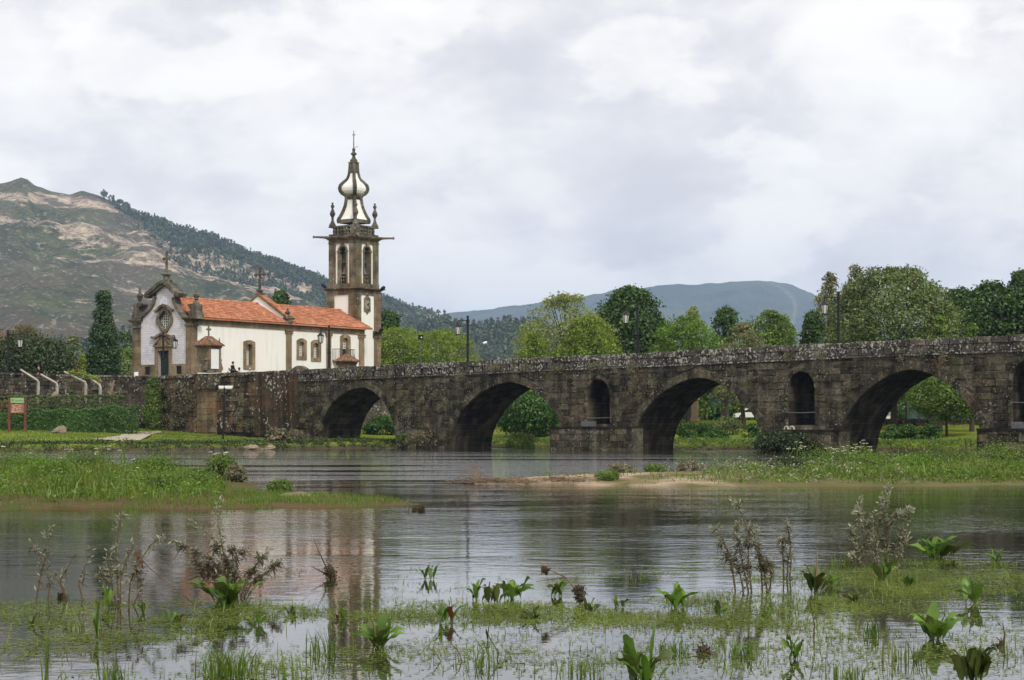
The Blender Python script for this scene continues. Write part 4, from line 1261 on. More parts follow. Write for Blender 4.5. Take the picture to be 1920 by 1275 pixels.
# painted tile picture above it
u0, u1 = FF.at(312, 568)[0], FF.at(301, 568)[0]; z0, z1 = FF.at(306, 579)[1], FF.at(306, 557)[1]
mb = MB(); mb.prism(FF, [(u0,z0),(u1,z0),(u1,z1-.3),((u0+u1)/2,z1),(u0,z1-.3)], -.01, .035); tp = add('tile_picture', mb, MT['azulejo'], facade)
mb = MB(); mb.band(FF, [(u0,z0),(u0,z1-.3),((u0+u1)/2,z1),(u1,z1-.3),(u1,z0),(u0,z0)], .07, -.01, .05); add('border', mb, MT['bars'], tp)
# door, frame and pediment
u0, u1 = min(p[0] for p in door), max(p[0] for p in door); zt = max(p[1] for p in door)
mb = MB(); mb.prism(FF, [(u0-.36,TERR-.3),(u0-.005,TERR-.3),(u0-.005,zt+.005),(u1+.005,zt+.005),(u1+.005,TERR-.3),(u1+.36,TERR-.3),(u1+.36,zt+.36),(u0-.36,zt+.36)], -.45, .14)
mb.fbox(FF, u0-.5, u1+.5, zt+.36, zt+.52, -.05, .28)
pz = zt+.5; cu = (u0+u1)/2
mb.prism(FF, [(u0-.15,pz),(u1+.15,pz),(cu+.55,pz+.55),(cu+.3,pz+1.0),(cu-.3,pz+1.0),(cu-.55,pz+.55)], -.02, .12)
mb.band(FF, [(u0-.75,pz+.78),(u0-.35,pz+.72),(cu-.45,pz+.98),(cu,pz+1.12),(cu+.45,pz+.98),(u1+.35,pz+.72),(u1+.75,pz+.78)], .2, -.05, .32)
mb.band(FF, [(u0-.4,pz+.05),(u0-.1,pz+.3),(cu-.5,pz+.75)], .16, -.05, .24); mb.band(FF, [(u1+.4,pz+.05),(u1+.1,pz+.3),(cu+.5,pz+.75)], .16, -.05, .24)
portal = add('portal', mb, MT['granite'], church)
for a, b in ((u0, cu-.01), (cu+.01, u1)):
    mb = MB(); mb.fbox(FF, a, b, TERR-.3, zt, -.40, -.32)
    for j in range(4):
        zz = TERR+.15+j*(zt-TERR-.1)/4
        mb.fbox(FF, a+.1, b-.1, zz, zz+(zt-TERR)/4-.16, -.32, -.28)
    add('door_leaf', mb, MT['door'], portal)
# dado with its two small openings
dzt = FF.at(309, 683)[1]
L = FF.at(352, 700)[0]; Rr = FF.at(264, 700)[0]
for a, b, wa, wb in ((L, u0-.37, FF.at(341,700)[0], FF.at(331.5,700)[0]), (u1+.37, Rr, FF.at(282,700)[0], FF.at(272.5,700)[0])):
    wz0, wz1 = FF.at(309,702)[1], FF.at(309,687)[1]
    mb = MB(); mb.prism(FF, [(a,TERR-.4),(b,TERR-.4),(b,dzt),(a,dzt)], -.02, .08, holes=[[(wa,wz0),(wb,wz0),(wb,wz1),(wa,wz1)]])
    dd = add('dado', mb, MT['granite'], church)
    mb = MB(); mb.fbox(FF, wa, wb, wz0, wz1, -.02, .012); wd = add('dark_opening_panel', mb, MT['dark'], dd)  # dark panel fills the opening; its shade is painted, no recess behind
# corner pilasters, capitals
zcap = FF.at(310, 613)[1]; zct = FF.at(310, 598)[1]
lw = (FF.at(264,650)[0], FF.at(250.5,650)[0]); rw = (-.10, FF.at(350.5,650)[0]); RD = SF.at(369, 650)[0]
pier(FF, lw[0], lw[1], TERR-.3, zcap, -.7, .16, 'old_granite', church, .62)
pier(FF, rw[0], rw[1], TERR-.3, zcap, -RD, .16, 'granite', church, .62)
for a, b in (lw, rw):
    mb = MB()
    for z0, z1, g in ((zcap,zcap+.14,.10),(zcap+.14,zcap+.42,.02),(zcap+.42,zct-.16,.10),(zct-.16,zct-.05,.24),(zct-.05,zct+.05,.32)):
        mb.fbox(FF, a-g, b+g, z0, z1, -(RD if a < 1 else .8)-g, .16+g)
    add('capital', mb, MT['old_granite'], church)
# volutes, curved pediment, corner blocks
TH = .34
vol = [[(292,556),(290,566),(286,575),(278,583),(271,590),(265,597)], [(327,558),(330,571),(336,582),(343,591),(350,598)]]
for v in vol:
    mb = MB(); mb.band(FF, ptsF(FF, v), .30, -.6, .26); add('volute', mb, MT['dark_granite'], church)
ped = [(277,557),(281,550),(287,546.5),(294,541),(302,533),(311,528.5),(320,534),(328,543),(333,549.5),(341,553)]
mb = MB(); mb.band(FF, ptsF(FF, ped), .30, -.7, .5); mb.band(FF, ptsF(FF, [(278,557),(284,551),(290,549),(303,538),(311,533),(320,539),(328,547),(333,552),(340,555)]), .26, -.6, .34)
add('pediment', mb, MT['dark_granite'], church)
for cx_, sg in ((258,1), (364,-1)):
    u_c, z_b = FF.at(cx_, 598); w_ = 1.05
    mb = MB()
    pr = [(-w_,0),(w_*.8,0),(w_*.75,.35),(w_*.45,.75),(w_*.55,1.0),(w_*.95,1.2),(w_*1.0,1.38),(-w_*.35,1.42),(-w_*.55,1.25),(-w_*.5,.8),(-w_*.8,.4)]
    pr = [(u_c-a*sg*.62, z_b+b) for a, b in pr]
    if sg < 0: pr = pr[::-1]
    mb.prism(FF, pr, -.75, .22); add('scroll_block', mb, MT['dark_granite'], church)
    p_ = FF.p(u_c, z_b+1.35, -.3); finial(p_, 1.75, .34, 'dark_granite', church)
mb = MB(); pc = FF.p(FF.at(311, 530)[0], FF.at(311, 528)[1], -.1)
mb.lathe(pc, [(.55,-.1),(.55,.14),(.36,.2),(.28,.52),(.34,.58),(.55,.64),(.5,.74),(.2,.8)], 8); add('cross_pedestal', mb, MT['dark_granite'], church)
cross((pc[0], pc[1], pc[2]+.85), FF.at(311,473)[1]-pc[2]-.9, .36, .085, FF, 'dark_granite', church)
# floodlights, white plate
# ------------------------------------------------------------ bell tower
TS, TD = 25.67, 1.50                              # its near corner: along the long wall, inwards
tc0 = SF.p(TS, 0, -TD)[:2]
TW = 4.05
tower = empty('bell_tower', SF.p(TS+TW/2, TERR, -TD-TW/2), 'tall baroque bell tower with onion spire behind the church', 'tower')
TR = Frame(tc0, SF.u, SF.out)                                       # right face, u = 0..TW
TLf = Frame(SF.p(TS, 0, -TD)[:2], (-SF.out[0], -SF.out[1]), (-SF.u[0], -SF.u[1]))   # left face, u = 0..TW inwards
cen = SF.p(TS+TW/2, 0, -TD-TW/2)
YT = SF.p(TS, 0, -TD)[1]
zy = lambda py: HC+(YH-py)/FPX*YT
z_c1, z_c2, z_bal, z_dome = zy(538), zy(441), zy(420), zy(415)
def box_at(half, z0, z1, mb):
    o = Frame(cen[:2], SF.u, SF.out); mb.fbox(o, -half, half, z0, z1, -half, half)
BH = 1.86                                         # half width of the belfry stage
for F_, ins in ((TR, 0), (TLf, 1)):
    # lower stage: two piers and a white panel
    pier(F_, 0.0, .80 if F_ is TR else 1.05, TERR-.5, z_c1-.75, -.5, .03, 'old_granite', tower, .6)
    pier(F_, TW-1.10 if F_ is TR else TW-1.05, TW, TERR-.5, z_c1-.75, -.5, .03, 'granite' if F_ is TR else 'old_granite', tower, .6)
    mb = MB(); mb.fbox(F_, .5, TW-.5, TERR-.5, z_c1-.7, -.5, -.05); add('white_panel', mb, MT['white'], tower)
for F_ in (Frame(SF.p(TS+TW,0,-TD)[:2], (-SF.out[0],-SF.out[1]), SF.u), Frame(SF.p(TS,0,-TD-TW)[:2], SF.u, (-SF.out[0],-SF.out[1]))):
    mb = MB(); mb.fbox(F_, .02, TW-.02, TERR-.5, z_c1-.7, -.5, 0); add('rear_wall', mb, MT['white'], tower)
mb = MB()
for h_, z0, z1 in ((TW/2+.04, z_c1-.75, z_c1-.62), (TW/2+.01, z_c1-.62, z_c1-.24), (TW/2+.16, z_c1-.24, z_c1-.12), (TW/2+.36, z_c1-.12, z_c1), (BH+.05, z_c1, z_c1+.45)):
    box_at(h_, z0, z1, mb)
add('lower_cornice', mb, MT['old_granite'], tower)
mb = MB(); zq = zy(619)
for h_, z0, z1 in ((TW/2+.10, zq-.7, zq-.5), (TW/2+.05, zq-.5, zq-.2), (TW/2+.22, zq-.2, zq-.08), (TW/2+.42, zq-.08, zq+.05)):
    # only the free right-hand side carries this moulding
    o = Frame(cen[:2], SF.u, SF.out); mb.fbox(o, .75, h_, z0, z1, -h_, h_)
add('eaves_moulding', mb, MT['old_granite'], tower)
# belfry
bz0, bz1 = z_c1+.45, z_c2-.72
faces = []
for (ou, on) in ((SF.u, SF.out), ((-SF.out[0],-SF.out[1]), (-SF.u[0],-SF.u[1])), ((-SF.u[0],-SF.u[1]), (-SF.out[0],-SF.out[1])), (SF.out, SF.u)):
    c0 = (cen[0]-ou[0]*BH+on[0]*BH, cen[1]-ou[1]*BH+on[1]*BH)
    if on == (-SF.u[0],-SF.u[1]): c0 = (cen[0]-ou[0]*BH+on[0]*BH, cen[1]-ou[1]*BH+on[1]*BH)
    faces.append(Frame(c0, ou, on))
for fi, F_ in enumerate(faces):
    W2 = 2*BH
    mt = 'old_granite'
    if fi < 2:
        pier(F_, 0.0, .92, bz0, bz1, -.55, .02, mt, tower, .62); pier(F_, W2-.92, W2, bz0, bz1, -.55, .02, mt, tower, .62)
    else:
        mb = MB(); mb.fbox(F_, 0, .92, bz0, bz1, -.55, 0); mb.fbox(F_, W2-.92, W2, bz0, bz1, -.55, 0); add('belfry_pier', mb, MT[mt], tower)
    ow = .48 if fi < 2 else .26; top = zy(462)-.35; n = 12  # rear openings made narrower to keep the belfry interior dark
    arch = [(W2/2-ow, bz0+.02), (W2/2+ow, bz0+.02)]+[(W2/2+ow*math.cos(math.pi*i/n), top+ow*math.sin(math.pi*i/n)) for i in range(n+1)]
    mb = MB(); mb.prism(F_, [(.9,bz0),(W2-.9,bz0),(W2-.9,bz1),(.9,bz1)], -.5, -.07, holes=[arch]); pan = add('belfry_panel', mb, MT['white'], tower)
    outer = [(W2/2-ow-.20, bz0+.01), (W2/2+ow+.20, bz0+.01)]+[(W2/2+(ow+.20)*math.cos(math.pi*i/n), top+(ow+.20)*math.sin(math.pi*i/n)) for i in range(n+1)]
    mb = MB(); mb.prism(F_, outer, -.54, -.01, holes=[[(W2/2+(q[0]-W2/2)*.985, q[1]) for q in arch]])
    for sg in (-1, 1): mb.fbox(F_, W2/2+sg*(ow+.08)-.17, W2/2+sg*(ow+.08)+.17, top-.10, top+.06, -.5, .05)
    mb.prism(F_, [(W2/2-.13,top+ow-.05),(W2/2+.13,top+ow-.05),(W2/2+.2,top+ow+.42),(W2/2-.2,top+ow+.42)], -.2, .08)
    add('arch_frame', mb, MT['old_granite'], pan)
    mb = MB(); mb.fbox(F_, W2/2-ow, W2/2+ow, bz0+.66, bz0+.78, -.4, -.15)
    for i in range(3):
        p_ = F_.p(W2/2-.36+.36*i, bz0, -.27); mb.lathe(p_, [(.10,0),(.05,.1),(.12,.33),(.05,.56),(.10,.67)], 8)
    add('baluster_rail', mb, MT['old_granite'], pan)
mb = MB(); box_at(BH-.1, bz0-.05, bz0+.01, mb); add('belfry_floor', mb, MT['dark_granite'], tower)
# bells: a green one above a grey one in each open face
for fi, F_ in enumerate(faces[:2]):
    for matn, zb_, hb, rb, nm in (('bronze', zy(491), 1.25, .40, 'bell'), ('grey_bell', zy(512), .85, .42, 'bell')):
        p_ = F_.p(BH, zb_, -.55)
        mb = MB(); mb.lathe(p_, [(rb,0),(rb*.98,.06),(rb*.78,hb*.25),(rb*.62,hb*.55),(rb*.55,hb*.8),(rb*.35,hb*.93),(.06,hb)], 14)
        mb.tube([F_.p(.95, zb_+hb+.06, -.55), F_.p(2*BH-.95, zb_+hb+.06, -.55)], .07, 6)
        tag(add('bell', mb, MT[matn], tower, smooth=False), 'green bronze bell' if matn == 'bronze' else 'grey bell below the green one')
# upper cornice and gargoyles shaped like cannon
mb = MB()
for h_, z0, z1 in ((BH+.06, z_c2-.72, z_c2-.6), (BH+.02, z_c2-.6, z_c2-.3), (BH+.14, z_c2-.3, z_c2-.18), (BH+.30, z_c2-.18, z_c2-.06), (BH+.38, z_c2-.06, z_c2+.03)):
    box_at(h_, z0, z1, mb)
add('upper_cornice', mb, MT['old_granite'], tower)
for dx, dy in ((1,1),(1,-1),(-1,1),(-1,-1)):
    du = (SF.u[0]*dx+SF.out[0]*dy, SF.u[1]*dx+SF.out[1]*dy); l = math.hypot(*du); du = (du[0]/l, du[1]/l)
    r0 = BH*1.41
    pts = [(cen[0]+du[0]*(r0+a), cen[1]+du[1]*(r0+a), z_c2-.02+.03*a) for a in (-.1, .3, .9, 1.5, 1.52, 1.68)]
    mb = MB(); mb.tube(pts, [.17,.14,.11,.10,.15,.15], 8); add('cannon_gargoyle', mb, MT['dark_granite'], tower)
# balustrade
mb = MB(); h_ = BH+.02
o = Frame(cen[:2], SF.u, SF.out)
box_at(h_-.02, z_c2+.03, z_c2+.30, mb)
for sg in (-1, 1):
    mb.fbox(o, -h_, h_, z_bal-.16, z_bal, sg*h_-(.3 if sg > 0 else 0), sg*h_+(0 if sg > 0 else .3))
    mb.fbox(o, sg*h_-(.3 if sg > 0 else 0), sg*h_+(0 if sg > 0 else .3), z_bal-.162, z_bal-.002, -h_+.3, h_-.3)
add('balustrade', mb, MT['dark_granite'], tower)
for fi, F_ in enumerate([Frame((cen[0]-ou[0]*h_+on[0]*h_, cen[1]-ou[1]*h_+on[1]*h_), ou, on) for (ou, on) in ((SF.u, SF.out), ((-SF.out[0],-SF.out[1]), (-SF.u[0],-SF.u[1])), ((-SF.u[0],-SF.u[1]), (-SF.out[0],-SF.out[1])), (SF.out, SF.u))]):
    for i in range(6):
        u = .78+(2*h_-1.56)*i/5
        p_ = F_.p(u, z_c2+.29, -.15); hh = z_bal-.16-z_c2-.28
        mb = MB(); mb.lathe(p_, [(.19,0),(.13,hh*.2),(.19,hh*.5),(.13,hh*.8),(.19,hh)], 8); add('baluster', mb, MT['dark_granite'], tower)
    mb = MB(); mb.fbox(F_, 0, .62, z_c2+.03, z_bal+.04, -.62, .04); add('corner_block', mb, MT['dark_granite'], tower)
for dx, dy in ((1,1),(1,-1),(-1,1),(-1,-1)):
    q = o.p(dx*(h_-.3), z_bal+.04, dy*(h_-.3))
    mb = MB(); mb.lathe(q, [(.36,0),(.36,.10),(.24,.30),(.12,.62),(.14,.78),(.10,.84),(.29,1.22),(.28,1.36),(.12,1.75),(.10,1.9),(.19,1.98),(.19,2.15),(.06,2.3),(.14,2.4),(.02,2.5)], 10)
    add('pinnacle', mb, MT['dark_granite'], tower)
# spire: four curved white sides between stone ribs
def zz(py): return HC+(YH-py)/FPX*(YT+2.2)
low_prof = [(415,30.5),(411,30.0),(405.6,26.2),(397,21.8),(390,18.9),(383,16.8),(374,15.4),(368,15.0)]
bulb = [(364,17.5),(361,23),(357,26.4),(352,27.6),(347,26.0),(342.5,21.4),(338.5,16.4),(335,13.6),(331,11.6),(324,9.6),(314,8.6),(305.5,8.2)]
pxm = (YT+2.2)/FPX
def spire_part(prof, z_from, z_to, parent):
    P = [(r*pxm, zz(py)) for py, r in prof]
    mb = MB()
    for k in range(4):
        a0 = math.pi/2*k+math.pi/4; a1 = a0+math.pi/2
        for (r0, z0), (r1, z1) in zip(P[:-1], P[1:]):
            c_ = [o.p(r0*.93*math.cos(a0), z0, r0*.93*math.sin(a0)), o.p(r0*.93*math.cos(a1), z0, r0*.93*math.sin(a1)),
                  o.p(r1*.93*math.cos(a1), z1, r1*.93*math.sin(a1)), o.p(r1*.93*math.cos(a0), z1, r1*.93*math.sin(a0))]
            py0 = YH-(z0-HC)/pxm; white = z_from >= py0 > z_to
            mb.quad(*c_, m=1 if white else 0)
    add('spire_side', mb, [MT['dark_granite'], MT['white']], parent)
    for k in range(4):
        a0 = math.pi/2*k+math.pi/4
        pts = [o.p((r-.10)*math.cos(a0), z, (r-.10)*math.sin(a0)) for r, z in P]
        mb = MB(); mb.tube(pts, [.23 if r > .8 else .19 for r, z in P], 6); add('rib', mb, MT['dark_granite'], parent)
spire_part(low_prof, 412, 374, tower); spire_part(bulb, 364, 325, tower)
SA4 = math.atan2(SF.u[1],SF.u[0])+math.pi/4
for nm, pr in (('spire_base', ((31.5,418),(31.5,414),(31,413.9),(31,411.5))), ('spire_neck', ((17.5,369.5),(17.5,366.5),(18.8,366.4),(18.8,363.5))), ('spire_cap', ((8.8,307),(8.8,305),(10.8,304),(10.8,302.8)))):
    mb = MB(); mb.lathe((cen[0],cen[1],0), [(r*pxm, zz(p)) for r, p in pr], 4, SA4); add(nm, mb, MT['dark_granite'], tower)
mb = MB(); mb.lathe((cen[0],cen[1],0), [(r*pxm, zz(p)) for r, p in ((7,303),(7,298.5),(4.2,296),(2.6,291),(2.8,290),(5.6,288.5),(5.6,286.5),(3.2,284),(2.3,282),(2.6,280.8),(3.4,279),(2.6,277),(.6,276))], 10)
add('spire_finial', mb, MT['dark_granite'], tower)
mb = MB(); zt_ = zz(243.5); mb.tube([(cen[0],cen[1],zz(277)), (cen[0],cen[1],zt_)], [.07,.045], 6)
mb.tube([o.p(-.02, zz(251), .22), o.p(.02, zz(251), -.22)], .03, 5); mb.tube([o.p(-.22, zz(251.2), .0), o.p(.22, zz(251.2), 0)], .03, 5)
mb.tube([o.p(.05, zz(276), .1), o.p(.2, zz(272), .35), o.p(.22, zz(275), .42)], .03, 5)
add('iron_cross', mb, MT['grey_metal'], tower)
# clock on the right face
u_c, z_cl = TR.at(688.5, 571, 0.0)
sh = [(-.52,-.72),(-.2,-.76),(0,-1.05),(.2,-.76),(.52,-.72),(.50,.62),(.36,.74),(.17,.84),(.14,1.0),(0,1.12),(-.14,1.0),(-.17,.84),(-.36,.74),(-.50,.62)]
mb = MB(); mb.prism(TR, [(u_c+a, z_cl+b) for a, b in sh], -.06, .05); clock = add('clock', mb, MT['old_granite'], tower)
mb = MB(); mb.prism(TR, [(u_c+.42*math.cos(a*math.pi/12), z_cl-.02+.46*math.sin(a*math.pi/12)) for a in range(24)], .0, .065); add('dial', mb, plain('pale_dial_stone', (0.27,0.25,0.20), .9), clock)
mb = MB(); mb.band(TR, [(u_c-.06, z_cl-.05), (u_c+.26, z_cl+.13)], .13, .066, .10); mb.band(TR, [(u_c-.05, z_cl+.03), (u_c+.33, z_cl-.34)], .06, .102, .12)
add('clock_hand', mb, MT['iron'], clock)
# floodlights on the cornices
for (px, py, lab) in ((606.5,535,'black floodlight on the left corner of the tower cornice'), (718.5,540,'black floodlight on the right corner of the tower cornice'), (715.5,618,'black floodlight on the low moulding at the tower foot')):
    p_ = Vector(W(px, py, YT+2.0 if px > 700 else YT+2.6))
    mb = MB(); d_ = Vector((.35 if px > 700 else -.35, 0, .3))
    mb.tube([p_-d_*.8, p_-d_*.5, p_+d_*.1, p_+d_*.5, p_+d_*.52], [.05,.17,.20,.12,.03], 8); mb.tube([p_-d_*.5, p_-d_*.5-Vector((.2*(1 if px>700 else -1),0,.25))], .05, 5)
    tag(add('floodlight', mb, MT['iron']), lab, 'floodlight')
# ------------------------------------------------------------ trees and bushes beyond the bridge
def T(label, px, py, wpx, Y, kind, lm, n, seed, **kw):
    x, _, top = W(px, py, Y)
    return tree(label, x, Y, top, wpx/FPX*Y, kind, lm, n, seed, **kw)
def Bh(label, px, py, wpx, Y, lm, n, seed, **kw):
    x, _, top = W(px, py, Y)
    return bush(label, x, Y, top, wpx/FPX*Y, lm, n, seed, **kw)
GB = 'trees beyond the bridge'
T('small dark pine rising behind the right side of the bell tower', 728, 583, 40, 236, 'airy', 'l_dark', 3500, 1, size=.30, cr=.2, k=16, crown_from=11, group=GB, name='pine_tree')
T('round spring-green tree right beside the tower foot', 742, 612, 128, 215, 'round', 'l_spring', 10000, 2, size=.22, k=60, cr=.10, group=GB)
T('wide spring-green tree left of the lamp post on the bridge, second from the tower', 830, 617, 128, 212, 'round', 'l_spring', 9500, 3, size=.21, k=60, cr=.10, group=GB)
T('tall airy light-green tree with bare branches showing', 1062, 551, 205, 192, 'airy', 'l_airy', 9500, 4, size=.24, k=95, cr=.075, group=GB)
T('low yellow-green tree in front of the airy tree', 1105, 592, 140, 187, 'airy', 'l_spring', 8500, 5, size=.24, k=60, cr=.10, group=GB)
T('small yellow-green tree at the left foot of the airy tree', 1000, 622, 62, 186, 'round', 'l_spring', 3600, 6, size=.22, k=26, cr=.15, group=GB)
T('dark-green dome-shaped chestnut tree behind the second bridge lamp', 1182, 538, 158, 196, 'airy', 'l_dark', 17000, 7, size=.34, k=90, cr=.10, group=GB, name='chestnut_tree')
T('bright green bushy tree right of the dark chestnut', 1290, 592, 138, 190, 'round', 'l_bright', 10500, 8, size=.26, k=60, cr=.12, group=GB)
T('pale thin-leaved treetop showing above the bright green tree', 1300, 574, 62, 206, 'airy', 'l_airy', 2200, 9, size=.22, k=36, cr=.10, group=GB)
T('small round very dark tree between two lighter ones', 1362, 576, 66, 214, 'round', 'l_dark', 5000, 10, size=.30, k=34, cr=.15, group=GB)
T('pale yellowish tree low above the parapet', 1394, 605, 104, 181, 'airy', 'l_pale', 6000, 11, size=.22, k=46, cr=.11, group=GB)
T('mid-green tree behind the pale yellowish one', 1440, 582, 100, 196, 'round', 'l_mid', 7200, 12, size=.26, k=50, cr=.12, group=GB)
T('dark green cone-shaped tree just left of the third bridge lamp', 1525, 585, 96, 176, 'cone', 'l_dark', 9000, 13, size=.26, k=60, cr=.12, group=GB)
T('pale upright poplar with loose twigs behind the third bridge lamp', 1556, 510, 84, 190, 'column', 'l_pale', 2700, 14, size=.27, k=44, cr=.12, group=GB, name='poplar_tree')
T('tallest pale poplar rising beside the great round ash', 1604, 496, 92, 191, 'column', 'l_pale', 4200, 15, size=.27, k=48, cr=.12, group=GB, name='poplar_tree')
T('great round grey-green ash tree, the broadest crown of all', 1676, 501, 222, 168, 'round', 'l_willow', 26000, 16, size=.24, k=170, cr=.07, fill=.45, group=GB, name='ash_tree')
T('mid-green bush-like tree at the right foot of the great ash', 1762, 592, 66, 160, 'cone', 'l_mid', 4500, 17, size=.22, k=36, cr=.13, group=GB)
T('low green tree just above the parapet under the dark chestnuts', 1822, 605, 58, 158, 'cone', 'l_mid', 3600, 18, size=.22, k=30, cr=.14, group=GB)
T('dark chestnut, lowest and leftmost of the right-hand dark row', 1798, 540, 150, 186, 'dome', 'l_dark', 14000, 19, size=.32, k=70, cr=.12, fill=.35, group=GB, name='chestnut_tree')
T('dark chestnut in the middle of the right-hand dark row', 1858, 527, 150, 184, 'dome', 'l_dark', 13000, 20, fill=.35, size=.32, k=60, cr=.12, group=GB, name='chestnut_tree')
T('tallest dark chestnut at the right edge of the view', 1922, 507, 150, 182, 'dome', 'l_dark', 13000, 21, fill=.35, size=.32, k=60, cr=.12, group=GB, name='chestnut_tree')
T('tall dark chestnut beyond the right edge', 2000, 498, 130, 182, 'dome', 'l_dark', 7000, 22, size=.36, k=50, cr=.13, group=GB, name='chestnut_tree')
T('green tree filling the gap behind the low parapet trees', 1225, 615, 100, 205, 'round', 'l_mid', 5000, 23, size=.28, k=40, cr=.14, group=GB)
T('green tree far behind the pale and mid-green ones', 1470, 592, 60, 230, 'round', 'l_mid', 3500, 24, size=.3, k=30, cr=.15, group=GB)
# left side
T('tall dark cypress between the hedge and the church front', 194, 546, 62, 205, 'column', 'l_cypress', 14000, 30, size=.24, k=80, cr=.17, crown_from=.5, group='trees left of the church', name='cypress_tree', shell=.6)
T('wide dark evergreen behind the left end of the wall', 22, 638, 160, 200, 'round', 'l_bush', 10500, 31, size=.26, k=70, cr=.11, group='trees left of the church', flat=1.3)
T('dark evergreen next to the cypress, right end of the dark thicket', 88, 642, 110, 198, 'round', 'l_bush', 8000, 32, size=.26, k=56, cr=.12, group='trees left of the church', flat=1.3)
T('yellow-brown leafed tree behind the dark evergreens', 44, 608, 104, 235, 'airy', 'l_brown', 4000, 33, size=.27, k=46, cr=.12, group='trees left of the church')
T('small yellow-green conifer beside the cypress foot', 155, 664, 22, 196, 'cone', 'l_spring', 2200, 34, size=.16, k=24, cr=.2, crown_from=.3, group='trees left of the church', name='conifer_tree')
T('grey-green round tree far behind, left of the cypress', 138, 629, 44, 340, 'round', 'l_willow', 2600, 35, size=.42, k=26, cr=.16, group='trees left of the church')
T('dark tree far behind, right of the cypress', 238, 622, 60, 330, 'round', 'l_dark', 3400, 36, size=.5, k=30, cr=.15, group='trees left of the church')
T('bright green tree against the left edge of the church front', 240, 652, 58, 240, 'round', 'l_mid', 4000, 37, size=.26, k=30, cr=.15, group='trees left of the church')
T('olive bushy tree low beside the church corner', 232, 672, 56, 225, 'round', 'l_willow', 3400, 38, size=.26, k=30, cr=.15, group='trees left of the church')
T('dark pine showing over the red chancel roof', 527, 545, 42, 245, 'airy', 'l_dark', 3000, 39, size=.34, k=22, cr=.17, crown_from=12, group='trees left of the church', name='pine_tree')
T('greyish tree far off at the left edge', -30, 640, 70, 330, 'round', 'l_willow', 2600, 40, size=.45, k=26, cr=.16, group='trees left of the church')
T('round far tree showing between conifer and evergreens', 108, 648, 34, 300, 'round', 'l_dark', 1800, 41, size=.42, k=20, cr=.18, group='trees left of the church')
# through the arches
T('broad dark bush-like tree filling the second arch', 992, 736, 118, 178, 'round', 'l_laurel', 11000, 50, size=.24, k=60, cr=.13, crown_from=.35, group='trees seen through the arches')
GP = 'pollarded plane trees seen through the third arch'
T('slim pollarded tree leftmost under the third arch', 1322, 722, 60, 196, 'round', 'l_mid', 3200, 51, size=.26, k=26, cr=.16, crown_from=3.4, group=GP)
T('thick-trunked pollarded tree in the middle of the third arch', 1352, 718, 74, 190, 'round', 'l_mid', 4400, 52, size=.26, k=30, cr=.16, crown_from=3.2, group=GP)
T('pollarded tree at the right edge of the third arch', 1392, 722, 66, 192, 'round', 'l_dark', 3600, 53, size=.26, k=26, cr=.16, crown_from=3.2, group=GP)
T('shady tree with leaning trunk filling the fourth arch', 1775, 698, 138, 152, 'round', 'l_mid', 12000, 54, size=.20, k=64, cr=.12, crown_from=1.6, group='trees seen through the arches')
T('dark tree deep in shade behind the fourth arch', 1700, 702, 110, 200, 'round', 'l_dark', 6500, 55, size=.3, k=40, cr=.14, crown_from=2.6, group='trees seen through the arches')
T('dark tree right of the leaning trunk behind the fourth arch', 1830, 715, 90, 172, 'round', 'l_dark', 5500, 56, size=.26, k=36, cr=.15, crown_from=.6, group='trees seen through the arches')
# bushes through the arches
G1 = 'bushes on the bank beyond the arches'
Bh('laurel bush filling the foot of the first arch', 718, 781, 70, 181, 'l_laurel', 6000, 60, size=.2, group=G1)
for i, (px, py, w_, Yd, lab) in enumerate(((1290,793,44,166,'bright clipped bush, leftmost under the third arch'), (1322,794,36,167,'dark clipped bush beside the leftmost bush under the third arch'), (1364,781,60,168,'tall olive bush in the middle under the third arch'), (1412,795,40,163,'bright bush at the right foot of the third arch'), (1340,806,50,160,'low flowering bush in front under the third arch'))):
    Bh(lab, px, py, w_, Yd, 'l_laurel' if i != 2 else 'l_willow', 2600, 61+i, size=.16, group=G1)
for i, (px, py, w_, lab) in enumerate(((1672,797,40,'dark bush leftmost under the fourth arch'), (1708,796,44,'dark bush second from left under the fourth arch'), (1748,798,46,'dark bush third from left under the fourth arch'))):
    Bh(lab, px, py, w_, 149, 'l_laurel', 2600, 67+i, size=.15, group=G1)
Bh('rough green bush beside the water left of the first cutwater', 978, 812, 70, 160, 'l_mid', 2600, 71, size=.15, group=G1)
Bh('dark ivy bush hanging over the second cutwater', 1466, 810, 122, BF.p(BF.at(1466,820,2)[0],0,2)[1], 'l_ivy', 8500, 72, zb=.0, size=.15, depth=2.0, name='ivy_bush', k=46)
for i, (px, py, w_, Yd, lm, lab) in enumerate(((1290,752,90,232,'l_mid','green shrubbery far behind the pollarded trees, left part'),(1350,756,90,236,'l_laurel','dark shrubbery far behind the thick pollarded trunk'),(1415,752,90,234,'l_mid','green shrubbery far behind the pollarded trees, right part'),(1660,745,90,240,'l_dark','dark shrubbery far behind the fourth arch, left part'),(1725,742,90,244,'l_dark','dark shrubbery far behind the tarpaulin fence'),(1800,745,100,240,'l_dark','dark shrubbery far behind the leaning tree'),(990,760,120,236,'l_mid','green shrubbery far behind the second arch'),(1880,735,110,238,'l_dark','dark shrubbery far behind the right-hand niche'))):
    Bh(lab, px, py, w_, Yd, lm, 4200, 100+i, size=.34, group='shrubbery far behind the arches', depth=3.0, cr=.2)
